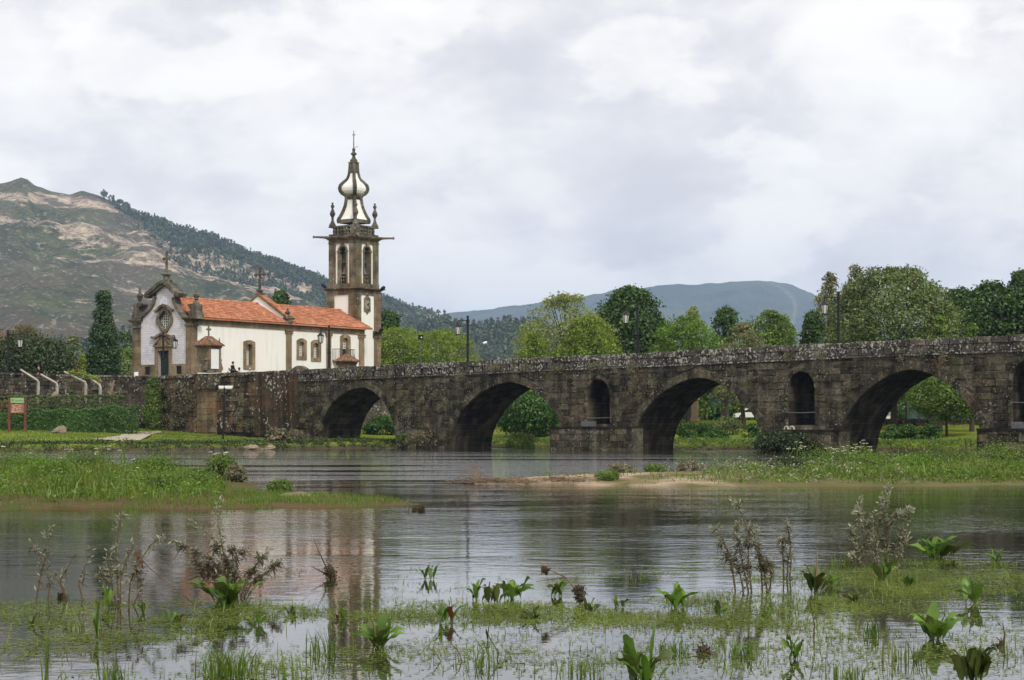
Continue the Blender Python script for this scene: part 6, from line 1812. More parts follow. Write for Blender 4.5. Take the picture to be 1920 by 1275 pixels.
for (px, pya, pyb, dx, lab) in ((1813,845,822,-4,'pale bare stake leaning in the weeds by the right-hand cutwater'), (1820,838,822,0,'thin dark stake beside the pale stake by the right-hand cutwater'), (1674,844,826,-9,'pale driftwood stick leaning on the bank under the fourth arch')):
    a = W(px, pya, 127 if px > 1700 else 136); b = W(px+dx, pyb, 127 if px > 1700 else 136); mb = MB(); mb.tube([a, b], [.05,.03], 5); tag(add('stake', mb, MT['dry'] if 'pale' in lab else MT['bark']), lab, 'stick')
# a white heron-like pair of pale stones on the second cutwater
u, z = BF.at(1475, 806, 1.0)
for k, (px, lab) in enumerate(((1473,'pale arched dry leaf on the second cutwater'), (1484,'smaller pale dry leaf on the second cutwater'))):
    u, z = BF.at(px, 807, 1.0); mb = MB(); mb.band(BF, [(u-.12,z),(u-.10,z+.22),(u+.02,z+.30),(u+.16,z+.24),(u+.22,z)], .07, .92, 1.02); tag(add('dry_leaf', mb, MT['umbel']), lab, 'leaf')
# stone bench behind the wall
bp = BAF.p(L_*.82, 0, -1.35)
BZ = 6.02
mb = MB(); mb.fbox(BAF, L_*.66, L_*.985, BZ-.10, BZ, -1.65, -1.15)
for u in (.69, .83, .96): mb.fbox(BAF, L_*u-.15, L_*u+.15, TERR, BZ-.10, -1.6, -1.2)
tag(add('stone_bench', mb, MT['granite']), 'stone bench behind the bastion wall where people sit', 'bench')

# ------------------------------------------------------------ people
def skin_mesh(name, verts, edges, radii, mat, sub=1):
    me = bpy.data.meshes.new(name); me.from_pydata([tuple(v) for v in verts], edges, []); o = bpy.data.objects.new(name, me); C.objects.link(o)
    sk = o.modifiers.new('skin', 'SKIN')
    for i, r_ in enumerate(radii): me.skin_vertices[0].data[i].radius = (r_ if isinstance(r_, tuple) else (r_, r_))
    me.skin_vertices[0].data[0].use_root = True
    sb = o.modifiers.new('sub', 'SUBSURF'); sb.levels = sub; sb.render_levels = sub
    dg = bpy.context.evaluated_depsgraph_get(); ev = o.evaluated_get(dg)
    out = bpy.data.meshes.new_from_object(ev); bpy.data.objects.remove(o); bpy.data.meshes.remove(me)
    out.materials.clear(); out.materials.append(mat); out.polygons.foreach_set('use_smooth', [True]*len(out.polygons))
    return out
def person(pos, face, label, shirt, trousers, hairm, seated=True, lean=0.0, turn=0.0, group=None):
    """pos = point under the pelvis on the seat or the floor; face = heading in radians"""
    c_, s_ = math.cos(face), math.sin(face)
    def P(f, s, z): return (f*c_-s*s_, f*s_+s*c_, z)         # forward, left, up
    t = empty('person', pos, label, 'person', group)
    hz = .12 if seated else .92
    L = lean
    tor = [(0,0,hz), (.02+L*.2,0,hz+.22), (.03+L*.55,0,hz+.42), (.02+L*.8,0,hz+.52), (.04+L*.9,0,hz+.60), (.06+L,0,hz+.68), (.06+L,0,hz+.80)]
    v = [P(*q) for q in tor]; rad = [(.15,.12),(.14,.11),(.17,.12),(.12,.09),.055,(.085,.10),(.075,.085)]
    e = [(0,1),(1,2),(2,3),(3,4),(4,5),(5,6)]
    arms, legs = [], []
    for sg in (1, -1):
        sh = (.02+L*.75, sg*.19, hz+.49); el = (.06+L*.5, sg*.27, hz+.22); wr_ = (.26+L*.5, sg*.16, hz+.10) if seated else (.12, sg*.25, hz-.02); ha = (.34+L*.5, sg*.12, hz+.09) if seated else (.15, sg*.24, hz-.11)
        b = len(v); v += [P(*sh), P(*el), P(*wr_), P(*ha)]; rad += [.062,.046,.034,.038]; e += [(3,b),(b,b+1),(b+1,b+2),(b+2,b+3)]; arms.append((sh, el, wr_))
        if seated: hp, kn, an, to = (.06,sg*.10,hz-.01), (.46,sg*.13,hz), (.50,sg*.12,hz-.44), (.64,sg*.13,hz-.50)
        else: hp, kn, an, to = (0,sg*.10,hz-.08), (.04+.10*sg,sg*.10,.50), (-.02+.16*sg,sg*.10,.08), (.12+.16*sg,sg*.11,.04)
        b = len(v); v += [P(*hp), P(*kn), P(*an), P(*to)]; rad += [.095,.068,.045,.042]; e += [(0,b),(b,b+1),(b+1,b+2),(b+2,b+3)]; legs.append((hp, kn, an))
    link(bpy.data.objects.new('body', skin_mesh('body', v, e, rad, MT['skin'])), t, True)
    sv = [P(*q) for q in tor[:4]]+[]; sr = [(.175,.145),(.165,.135),(.195,.145),(.13,.105)]; se = [(0,1),(1,2),(2,3)]
    for sh, el, wr_ in arms:
        b = len(sv); sv += [P(*sh), P(*el), P(*wr_)]; sr += [.085,.066,.05]; se += [(3,b),(b,b+1),(b+1,b+2)]
    link(bpy.data.objects.new('shirt', skin_mesh('shirt', sv, se, sr, shirt)), t, True)
    tv = [P(0,0,hz)]; trd = [(.17,.14)]; te = []
    for hp, kn, an in legs:
        b = len(tv); tv += [P(*hp), P(*kn), P(*an)]; trd += [.115,.085,.065]; te += [(0,b),(b,b+1),(b+1,b+2)]
    link(bpy.data.objects.new('trousers', skin_mesh('trousers', tv, te, trd, trousers)), t, True)
    mb = MB(); hc = P(.035+L, 0, hz+.70)
    mb.lathe(hc, [(.098,-.02),(.108,.05),(.10,.12),(.065,.17),(.01,.19)], 10); add('hair', mb, hairm, t, True, True)
    mb = MB(); nb = P(.145+L, 0, hz+.70); mb.lathe(nb, [(.018,-.02),(.022,0),(.010,.04)], 5); add('nose', mb, MT['skin'], t, True, True)
    mb = MB()
    for sg in (1, -1):
        ep = P(.135+L, sg*.035, hz+.735); mb.lathe(ep, [(.006,-.008),(.014,0),(.006,.008)], 6)
    add('eyes', mb, MT['hair'], t, True, True)
    mb = MB()
    for sg in (1, -1):
        ep = P(.05+L, sg*.105, hz+.70); mb.lathe(ep, [(.012,-.03),(.022,0),(.012,.03)], 6)
    add('ears', mb, MT['skin'], t, True, True)
    return t
cl = lambda n_, c_: plain(n_, c_, .9, var=.1)
FACE = math.atan2(-BAF.out[1], -BAF.out[0])               # looking away from the river, towards the church
GPp = 'people resting on the bastion wall'
def seat(px, n, z): 
    u = BAF.at(px, 700, n)[0]; return BAF.p(u, z, n)
sp = seat(435, -.30, ztb(L_*.76)+.0); person(sp, FACE-.35, 'person in black sitting on the wall top with back turned', cl('black_coat', (.012,.012,.016)), cl('black_trousers', (.012,.012,.014)), MT['hair'], lean=.05, group=GPp)
sp = seat(425, -1.35, BZ+.02); person(sp, FACE-.5, 'person in pale beige leaning beside the one in black', cl('beige_shirt', (.55,.44,.30)), cl('grey_trousers', (.12,.12,.13)), cl('grey_hair', (.30,.28,.25)), lean=.22, group=GPp)
sp = seat(448, -1.35, BZ+.02); person(sp, FACE, 'dark-haired person in a pale lilac shirt seated behind the wall', cl('lilac_shirt', (.52,.54,.72)), cl('blue_trousers', (.04,.06,.12)), MT['hair'], group=GPp)
sp = seat(466.5, -1.35, BZ-.03); person(sp, FACE+.1, 'person in a light blue shirt seated below the tall church window', cl('sky_shirt', (.30,.45,.72)), cl('navy_trousers', (.03,.04,.08)), cl('blond_hair', (.34,.33,.34)), lean=.12, group=GPp)
xp, Yp = (71.5-960)/FPX*170.5, 170.5
person((xp, Yp, TERR), .4, 'dark-haired person in black walking behind the rubble wall', cl('black_jacket', (.014,.013,.016)), cl('dark_jeans', (.02,.025,.04)), MT['hair'], seated=False)
# ------------------------------------------------------------ plants of the islands
def scatter_poly(poly, n, r, dmin=0.0, zf=None):
    P = np.array(poly); lo, hi = P.min(0), P.max(0); out = np.zeros((0, 2))
    while len(out) < n:
        q = lo+(hi-lo)*r.random((n*2, 2)); d = inside(q[:,0], q[:,1], poly)
        out = np.concatenate([out, q[d > dmin]])
    return out[:n]
def pix(x, y): return x/y*FPX+960
def grass_stuff(name, label, xy, zf, h, w, r, matn, lean=.5, wood='grass'):
    z = zf(xy[:,0], xy[:,1]); P = np.stack([xy[:,0], xy[:,1], np.maximum(z, 0)-.01], 1)
    V, F = blades(P, h, w, r, lean); return tag(np_add(name, V, F, MT[matn]), label, wood, kind='stuff')
r = rs(600)
xy = scatter_poly(ISL, 60000, r, .15); xy = xy[np.abs(pix(xy[:,0], xy[:,1])-480) < 620]
d = inside(xy[:,0], xy[:,1], ISL); k = fbm(xy[:,0], xy[:,1], 31, 3, .45)
dens = np.clip((d-.25)*.9, .12, 1)*np.clip(.75+k*.9, .25, 1); keep = r.random(len(xy)) < dens; xy, d, k = xy[keep], d[keep], k[keep]
h = np.clip(.04+.09*d, .04, .24)*(1+1.1*k)*(.5+.8*r.random(len(xy)))*np.where(r.random(len(xy)) < .03, 1.8, 1)
grass_stuff('island_grass', 'thick green grass covering the left island', xy, zi, np.clip(h, .04, .75), .022+.018*r.random(len(xy)), r, 'l_grass')
# low leafy herbs among the grass
def herbs(name, label, xy, zf, hgt, r, matn, size, per=14, spread_=.22):
    n = len(xy); c = np.repeat(np.stack([xy[:,0], xy[:,1], zf(xy[:,0], xy[:,1])], 1), per, 0)
    H = np.repeat(hgt, per); d_ = unit(r.normal(size=(n*per, 3))); d_[:,2] = np.abs(d_[:,2])
    P = c+d_*np.stack([np.full(n*per, spread_)]*2+[H], 1)*r.random((n*per,1))**.5
    V, F = leaf_quads(P, d_+np.array([0,0,.6]), size, .5, r); return tag(np_add(name, V, F, MT[matn]), label, 'herbs', kind='stuff')
q = scatter_poly(ISL, 2600, r, .9); herbs('island_herbs', 'leafy green weeds growing among the island grass', q, zi, .18+.30*r.random(len(q))*np.clip(fbm(q[:,0], q[:,1], 41, 2, .3)+.7, .2, 1.5), r, 'l_bright', .09, 16, .24)
q = scatter_poly(ISL, 1100, r, 1.2); herbs('tall_island_weeds', 'taller dark weeds on the left island', q, zi, .25+.75*r.random(len(q))**1.5*np.clip(fbm(q[:,0],q[:,1],43,2,.5)+.7,.2,1.4), r, 'l_mid', .085, 22, .20)
xy = scatter_poly(SPIT, 9000, r, .0); k = fbm(xy[:,0], xy[:,1], 33, 3, .9); xy = xy[k > -.25]
grass_stuff('spit_grass', 'short grass on the mud spit right of the left island', xy, zs, .04+.10*r.random(len(xy)), np.full(len(xy), .014), r, 'l_grass')
# sparse brown and green fringe in the shallows round the island
xy = scatter_poly(ISL, 60000, r, -.0); d = inside(xy[:,0], xy[:,1], ISL); xy = xy[(d < 1.5) & (xy[:,1] < 50) & (np.abs(pix(xy[:,0], xy[:,1])-480) < 620)]
grass_stuff('island_fringe', 'short reddish stubble along the island edge', xy, zi, .03+.08*r.random(len(xy)), np.full(len(xy), .016), r, 'l_fringe')
# sand bar
xy = scatter_poly(BAR, 60000, r, .2); xy = xy[(pix(xy[:,0], xy[:,1]) < 2900)]
px = pix(xy[:,0], xy[:,1]); k = fbm(xy[:,0], xy[:,1], 35, 3, .35)
dens = np.interp(px, [950,1080,1250,1400,1500,1700,2900], [.02,.12,.28,.42,.75,.8,.8])*np.clip(.45+k*1.8, 0, 1); keep = r.random(len(xy)) < dens; xy, px, k = xy[keep], px[keep], k[keep]
d = inside(xy[:,0], xy[:,1], BAR)
h = np.clip(.05+.07*d, .05, .24)*(1+.9*k)*(.6+.7*r.random(len(xy)))*np.interp(px, [1100,1450,1600], [.7,.9,1.1])
grass_stuff('sandbar_grass', 'patchy green grass on the sandbar', xy, zb, np.clip(h, .04, .6), .024+.016*r.random(len(xy)), r, 'l_grass')
q = scatter_poly(BAR, 4200, r, .5); q = q[(pix(q[:,0], q[:,1]) > 1280+260*r.random(len(q))) & (pix(q[:,0], q[:,1]) < 2900)]
herbs('sandbar_herbs', 'leafy weeds on the right part of the sandbar', q, zb, .14+.24*r.random(len(q)), r, 'l_mid', .10, 16, .26)
q = scatter_poly(BAR, 1500, r, .5); q = q[(pix(q[:,0], q[:,1]) > 1220+150*r.random(len(q))) & (pix(q[:,0], q[:,1]) < 1700)]
herbs('pale_sandbar_weeds', 'pale silvery weeds along the middle of the sandbar', q, zb, .22+.38*r.random(len(q)), r, 'l_grey', .09, 12, .16)
q = scatter_poly(BAR, 3500, r, .1); q = q[(pix(q[:,0], q[:,1]) < 1290)]
grass_stuff('sandbar_debris', 'dry flood debris lying on the bare sand', q, zb, .02+.07*r.random(len(q)), np.full(len(q), .02), r, 'l_wall', 3.5)
# river bank face and lawn grass
n = 16000; x = -62+60*r.random(n); y = 134+30*r.random(n); d = seg_dist(x, y, BANK); kk = (d > -.1) & (d < 3.2); xy = np.stack([x, y], 1)[kk]
herbs('bank_weeds', 'dark weeds covering the left river bank', xy[:2300], ground_z, .12+.45*r.random(min(2300, len(xy)))*np.clip(.6+fbm(xy[:2300,0], xy[:2300,1], 51, 3, .35), .15, 1.3), r, 'l_bush', .17, 9, .30)
herbs('bank_grass', 'brighter grass tussocks on the left river bank', xy[2300:3900], ground_z, .12+.22*r.random(len(xy[2300:3900])), r, 'l_mid', .16, 8, .3)
n = 26000; t_ = 8+62*r.random(n); nn = -6-11*r.random(n); x = BF.o[0]+t_*BF.u[0]+nn*BF.out[0]; y = BF.o[1]+t_*BF.u[1]+nn*BF.out[1]; d = seg_dist(x, y, BANK); kk = (d > 0) & (d < 7)
xy = np.stack([x, y], 1)[kk][:5200]
herbs('far_bank_grass', 'rough grass on the far bank behind the arches', xy, ground_z, .12+.30*r.random(len(xy)), r, 'l_mid', .17, 6, .3)
n = 30000; x = -52+48*r.random(n); y = 140+32*r.random(n); d = seg_dist(x, y, BANK); kk = (d > 2.5) & (d < 28); xy = np.stack([x, y], 1)[kk]
grass_stuff('lawn_grass', 'mown grass of the left lawn', xy, ground_z, .05+.09*r.random(len(xy)), .05+.05*r.random(len(xy)), r, 'l_grass', .8)

GI = 'leafy clumps on the island and the sandbar'
for i, (px, pyt, w_, Yd, lm, lab, zf) in enumerate(((415,853,70,66,'l_mid','tall leafy weeds at the right tip of the left island',zi),(440,872,46,60,'l_wall','dry brownish weeds hanging at the right tip of the left island',zi),(290,865,110,66,'l_bright','bright weed mound in the middle of the left island',zi),(160,862,110,68,'l_mid','dark weed mound left of the middle of the left island',zi),(40,866,120,66,'l_bright','bright weed mound at the left edge of the left island',zi),(290,905,70,50,'l_mid','low dark leafy clump near the front shore of the left island',zi),(350,892,90,56,'l_mid','leafy mound below the tall weeds on the left island',zi),(100,893,140,55,'l_bright','broad grassy mound at the front left of the left island',zi),(525,908,50,55,'l_mid','small green clump in the water right of the left island',zs),
    (1165,873,56,65,'l_wall','straw-coloured clump on the bare sand, left part of the sandbar',zb),(1230,879,40,66,'l_mid','small green clump on the bare sand',zb),(1140,893,44,60,'l_mid','small green clump at the front edge of the sand',zb),(1295,868,56,66,'l_wall','olive clump on the sand left of the tall weeds',zb),(1478,862,70,66,'l_bush','dark rounded sedge clump on the sandbar',zb),(1560,866,120,72,'l_bright','bright grassy mound left of the white flowers',zb),(1640,852,120,66,'l_mid','tall dark weeds behind the silvery willow',zb),(1720,866,90,68,'l_bright','grassy mound right of the tall dark weeds on the sandbar',zb),(1790,850,110,74,'l_mid','leafy bank of weeds on the right of the sandbar',zb),(1870,842,130,76,'l_mid','leafy bank of weeds at the right edge of the sandbar',zb))):
    x = (px-960)/FPX*Yd; z0 = max(.0, float(zf(np.array([x]), np.array([Yd]))[0]))
    Bh(lab, px, pyt, w_, Yd, lm, 2600, 500+i, zb=z0, size=.065, group=GI, name='weed_clump', cat='weeds', cr=.2)
def parsley(px, py_top, Y, zf, label, group, seed, nh=3):
    """cow parsley: branching stem with flat white flower heads"""
    r = rs(seed); x = (px-960)/FPX*Y; z0 = max(0, float(zf(np.array([x]), np.array([Y]))[0])); zt = HC+(YH-py_top)/FPX*Y
    t = empty('cow_parsley', (x, Y, z0), label, 'flower', group)
    st = MB(); fork = Vector((x+.03, Y, z0+(zt-z0)*.6)); st.tube([(x,Y,z0-.05), fork], [.02,.016], 4)
    for i in range(nh):
        e = Vector((x+r.normal()*.17*(i > 0), Y+r.normal()*.12*(i > 0), zt-(.14*abs(r.normal()) if i else 0)))
        st.tube([fork, fork.lerp(e, .6)+Vector((0,0,.02)), e], [.014,.011,.008], 4)
        n = 24; a = r.random(n)*6.283; rr = .07*np.sqrt(r.random(n))*(1-.3*(i > 0))
        P = np.stack([e.x+np.cos(a)*rr, e.y+np.sin(a)*rr, e.z+.02*(1-(rr/.085)**2)+r.normal(size=n)*.005], 1)
        V, F = leaf_quads(P, np.tile(np.array([0,-.25,1.]), (n,1)), .034, .8, r); np_add('flower_head', V, F, MT['umbel'], t)
    add('stem', st, MT['l_mid'], t)
CP = ((5,838),(57,850),(125,843),(133,847),(180,842),(192,838),(203,837),(226,845),(232,824),(178,852),(395,848),(424,849),(402,852),(250,862))
cw_ = lambda px: 'at the left edge of the left island' if px < 100 else 'in the middle of the left island' if px < 300 else 'near the right tip of the left island'
rk_ = ranked(CP, cw_)
for i, (px, py) in enumerate(CP):
    where = cw_(px)
    parsley(px, py, 58+((i*7) % 11), zi, 'white cow parsley '+where+', '+rk_[i].replace('the ',''), 'cow parsley '+where, 700+i, 1+i % 3)
CP = ((1478,842),(1493,829),(1580,838),(1590,836),(1598,840),(1604,834),(1612,838),(1619,826),(1624,832),(1570,842),(1585,845),(1600,846),(1633,845),(1557,840),(1630,838),(1508,838))
cw_ = lambda px: 'in the thick white clump on the sandbar' if px > 1540 else 'left of the white clump on the sandbar'
rk_ = ranked(CP, cw_)
for i, (px, py) in enumerate(CP):
    where = cw_(px)
    parsley(px, py, 66+((i*5) % 9), zb, 'white cow parsley '+where+', '+rk_[i].replace('the ',''), 'cow parsley '+where, 730+i, 3)

# ------------------------------------------------------------ plants in the shallows
def dock(label, px, py, wpx, hpx, n, seed, matn='l_dock', broad=.30, name='dock_plant', spike=False, arch=.42):
    """a rosette of broad pointed leaves, each leaf a part"""
    r = random.Random(seed); x, y, _ = G(px, py); s = y/FPX; Rr, H = wpx*s*.62, hpx*s*1.12
    n = int(n*1.5) if n > 3 else n
    t = empty(name, (x, y, 0), label, 'water plant', 'dock plants in the shallows')
    for i in range(n):
        a = 2*math.pi*i/n*1.0+r.uniform(-.55,.55); a -= .38*math.sin(2*a)          # leaves spread along the current
        out = (r.uniform(.55, 1.0) if i % 3 else r.uniform(.15, .5)) if n > 1 else .15
        ob = r.uniform(0, .42)*Rr if n > 3 else 0; oa = r.uniform(0, 6.283)
        L = Rr*out; h = H*(1.15-arch*min(1,out)**1.8)*r.uniform(.75,1.12)
        ln = math.hypot(L, h); wd = ln*broad*r.uniform(.75,1.2)*.52
        ca, sa = math.cos(a), math.sin(a); k = 7
        tw = r.uniform(-.7,.7); V = []; ph = r.uniform(0,6); k = 9; bend = r.uniform(-.25,.25); sz = r.uniform(.78,1.0); L *= sz; h *= sz; wd *= sz
        for j in range(k+1):
            f = j/k
            ro = L*(f**1.3)
            zz_ = h*(1-(1-f)**1.5) - h*r.uniform(.1,.45)*out*max(0, f-.6)**1.5*2
            w_ = wd*(math.sin(math.pi*min(1, max(0, (f-.10)/.9)**.85))**.8*(1-.25*f)+.07)
            if j == k: w_ = wd*.03
            sw = bend*L*f*f
            c = Vector((x+ca*ro-sa*sw+ob*math.cos(oa), y+sa*ro+ca*sw+ob*math.sin(oa), zz_-.02))
            t2 = tw*(.4+f)
            side = Vector((-sa*math.cos(t2), ca*math.cos(t2), math.sin(t2)))
            cup = Vector((-ca*.12, -sa*.12, .18))*w_
            rip = .26*w_*math.sin(f*15+ph); lat = 1+.16*math.sin(f*19+ph*2)
            V += [c-side*w_*lat+cup+Vector((0,0,rip)), c, c+side*w_*(2-lat)+cup-Vector((0,0,rip))]
        mb = MB(); mb.v = [tuple(q) for q in V]
        for j in range(k):
            b = j*3; mb.f += [(b,b+1,b+4,b+3),(b+1,b+2,b+5,b+4)]; mb.m += [0,0]
        lf = add('leaf', mb, MT[matn if r.random() > .2 else 'l_dock2' if r.random() < .88 else 'l_red'], t, smooth=True)
    if spike:
        mb = MB(); mb.tube([(x,y,0),(x+.02,y,H*.8),(x+.03,y,H*1.45)], [.012,.010,.004], 5); add('stalk', mb, MT['dry'], t)
    return t
dock('biggest fresh green dock plant, beside the tall willow on the right', 1755, 1046, 128, 46, 15, 1, arch=.65)
dock('small pale dock plant at the far right edge of the weed', 1868, 1052, 56, 24, 7, 2)
dock('upright dock plant with broad leaves left of the centre-right willow', 1268, 1140, 88, 46, 9, 3, broad=.36)
dock('dark dock plant at the left of the pair in the middle of the weed', 893, 1126, 62, 46, 6, 4)
dock('dark dock plant at the right of the pair in the middle of the weed', 958, 1124, 86, 42, 8, 5)
dock('ragged dock plant just below the middle pair', 838, 1168, 72, 50, 7, 6, broad=.22)
dock('bushy dock plant beside the tower reflection', 708, 1216, 96, 58, 11, 7)
dock('broad-leaved dock growing at the foot of the brown willow bush', 424, 1140, 128, 62, 12, 8, broad=.34)
dock('single upright curly dock leaf at the left', 183, 1197, 26, 66, 3, 9, broad=.30)
dock('tiny dock plant alone in open water', 806, 1086, 34, 28, 5, 10, broad=.36)
dock('single dock leaf standing below the middle pair', 888, 1196, 12, 42, 1, 11, broad=.36)
dock('dock with three rounded leaves near the thin bent twig', 1490, 1236, 62, 54, 4, 12, broad=.5)
dock('dense squat dock plant mirrored in still water on the right', 1748, 1198, 92, 56, 13, 13, broad=.34)
dock('dull reddish dock plant in the bottom right corner', 1824, 1278, 96, 74, 12, 14, 'l_dock2', .36)
dock('large dock plant cut by the bottom edge right of centre', 1206, 1288, 132, 84, 13, 15, broad=.26)
dock('loose dock plant with a drooping leaf at the right edge', 1828, 1132, 76, 50, 7, 16, broad=.24)
dock('reddish dock plant with a dry flower stalk between the willows', 1528, 1112, 62, 52, 10, 17, 'l_dock2', .28, spike=True)
dock('dock leaves at the foot of the tall right-hand willow', 1655, 1088, 66, 44, 9, 18, broad=.3)
dock('small dock between the brown willow and the left twigs', 200, 1138, 40, 42, 4, 19, broad=.26)
dock('reddish leaf cluster standing in still water', 915, 1200, 22, 34, 3, 20, 'l_dock2', .3)

for i, (px, py, w_, h_, n_, lab) in enumerate(((1105,1146,44,26,6,'little dock just right of the bent dead stem'),(1160,1138,40,22,5,'little dock in the weed left of the broad-leaved upright dock'),(640,1160,46,24,6,'little dock in the weed above the tower reflection'),(545,1152,36,22,5,'little dock in the weed right of the brown willow'),(1348,1152,48,28,6,'little dock left of the leggy willow'),(1705,1100,54,26,7,'little dock below the biggest dock plant'),(1600,1130,44,26,6,'little dock below the reddish dock with the stalk'),(330,1168,44,26,6,'little dock under the pale stick'),(485,1172,50,24,6,'little dock below the brown willow on its right'),(1000,1160,56,26,7,'low leafy dock right below the middle pair'),(1440,1150,40,24,5,'little dock at the foot of the leggy willow'),(1045,1118,60,34,8,'dock behind the bent dead stem'),(925,1130,50,36,6,'dock between the two dark middle docks'),(1560,1098,50,30,6,'dock left of the silvery willow'),(270,1150,40,26,5,'little dock at the right of the slender willow'),(60,1170,46,22,5,'little dock at the far left of the weed'))):
    dock(lab, px, py, w_, h_, n_, 40+i, 'l_dock' if i % 3 else 'l_dock2', .30)
def willow(label, px, py, stems, seed, leafn, debris=0, matn='l_grey', leaf_len=.055, name='willow_shrub'):
    """stems: list of pixel polylines from the water up; narrow grey leaves along the stems, flood debris caught below"""
    r = rs(seed); x, y, _ = G(px, py); s = y/FPX
    t = empty(name, (x, y, 0), label, 'shrub', 'willow shrubs in the shallows')
    mb = MB(); segs = []
    for k, line in enumerate(stems):
        dy = r.normal()*.12
        pts = [Vector(((a-960)/FPX*y, y+dy*(j/len(line)), max(-.05, HC+(YH-b)/FPX*y))) for j, (a, b) in enumerate(line)]
        pts[0].z = -.05
        rad = np.linspace(.011, .003, len(pts)); mb.tube(pts, list(rad), 5); segs += list(zip(pts[:-1], pts[1:]))
        for a, b in list(zip(pts[:-1], pts[1:]))[1:]:
            for _ in range(2):
                st = a.lerp(b, r.random()); d = (b-a).normalized()*.6+Vector(r.normal(size=3))*.6; e = st+d.normalized()*s*14*(.4+.8*r.random())
                mb.tube([st, e], [.004,.002], 4, cap=False); segs.append((st, e)); segs.append((st, e))
    add('stems', mb, MT['twig'], t)
    zmin = max(.02, .12)
    P, N = [], []
    ln = np.array([(b-a).length for a, b in segs]); pr = ln/ln.sum()
    for i in r.choice(len(segs), leafn, p=pr):
        a, b = segs[i]; q = a.lerp(b, r.random())
        if q.z < zmin and r.random() < .8: continue
        P.append(q+Vector(r.normal(size=3))*.012); N.append((b-a).normalized())
    P = np.array(P); N = np.array(N); n = len(P)
    D = unit(N*.8+r.normal(size=(n,3))*.75); B = unit(np.cross(D, r.normal(size=(n,3)))); L = (leaf_len*(.55+.8*r.random(n)))[:,None]; w_ = L*.15
    V = np.stack([P, P+D*L*.5+B*w_, P+D*L, P+D*L*.5-B*w_], 1).reshape(-1,3); F = np.arange(4*n).reshape(n,4)
    tag(np_add('foliage', V, F, MT[matn], t), kind='stuff')
    if debris:
        mb = MB()
        low = [q for q in segs if q[0].z < .55]
        for _ in range(debris):
            a, b = low[int(r.integers(len(low)))]; q = a.lerp(b, r.random())
            e = q+Vector((r.normal()*.05, r.normal()*.05, -abs(r.normal())*.05))
            mb.tube([q+Vector(r.normal(size=3))*.015, e], [.005,.002], 3, cap=False)
        tag(add('caught_debris', mb, MT['debris'], t), kind='stuff')
    return t
willow('sparse leaning willow twigs at the far left', 72, 1125, [[(66,1125),(75,1080),(86,1040),(95,988)],[(130,1123),(110,1090),(90,1065),(70,1035),(52,1010)],[(130,1123),(112,1088),(125,1062),(135,1046)],[(157,1122),(146,1092),(158,1062),(168,1028)],[(88,1124),(92,1095),(85,1080)]], 1, 240, 60)
willow('slender willow with one tall central shoot at the left', 224, 1135, [[(222,1137),(220,1090),(217,1040),(222,990),(229,945)],[(225,1137),(226,1085),(238,1045),(252,1020)],[(220,1136),(208,1090),(204,1050),(198,1040)],[(240,1136),(245,1090),(262,1055),(285,1020),(305,1008)],[(218,1136),(200,1110),(188,1085),(182,1072)],[(246,1135),(262,1105),(258,1080)]], 2, 620, 70)
willow('brown willow bush full of flood debris, left of centre', 432, 1120, [[(430,1135),(425,1080),(415,1030),(405,985),(402,948)],[(432,1135),(428,1090),(400,1050),(365,1030),(330,1015),(300,1005)],[(440,1135),(445,1090),(438,1050),(432,1020)],[(448,1136),(462,1090),(480,1060),(507,1028)],[(436,1135),(418,1090),(392,1060),(358,1050)],[(440,1135),(430,1070),(420,1040),(385,1000),(362,985)],[(452,1136),(470,1095),(498,1075),(512,1062)],[(425,1135),(410,1090),(390,1070),(378,1075)],[(438,1130),(440,1070),(444,1030)]], 3, 1500, 1100)
willow('leggy willow with dark debris at its foot, right of centre', 1408, 1110, [[(1440,1120),(1434,1080),(1420,1035),(1400,990),(1385,955),(1380,940)],[(1405,1118),(1398,1080),(1390,1040),(1382,1000),(1388,965)],[(1380,1105),(1372,1060),(1362,1030),(1350,1005),(1332,988)],[(1430,1118),(1428,1070),(1420,1020),(1412,995)],[(1396,1116),(1390,1080),(1372,1050)],[(1440,1120),(1446,1082),(1438,1050)],[(1410,1118),(1404,1060),(1400,1010),(1408,985)]], 4, 1300, 420)
willow('narrow upright willow shoot between the two large willows', 1473, 1085, [[(1470,1090),(1468,1050),(1467,1020),(1466,1008)],[(1480,1088),(1484,1050),(1480,1010),(1477,975)],[(1475,1090),(1476,1050),(1480,1020)]], 5, 330, 120)
willow('tall dense silvery willow on the right', 1648, 1065, [[(1640,1075),(1632,1040),(1618,1000),(1612,960),(1616,930)],[(1645,1076),(1642,1030),(1650,980),(1658,945),(1668,910)],[(1655,1076),(1658,1030),(1668,990),(1680,965),(1700,960)],[(1635,1075),(1620,1040),(1605,1010),(1598,995)],[(1672,1074),(1682,1030),(1695,990),(1714,955)],[(1662,1075),(1664,1020),(1660,980),(1645,950)],[(1650,1076),(1638,1020),(1632,985),(1640,960)],[(1680,1074),(1690,1030),(1700,1005)],[(1630,1074),(1610,1050),(1592,1045)]], 6, 3600, 260, leaf_len=.06)
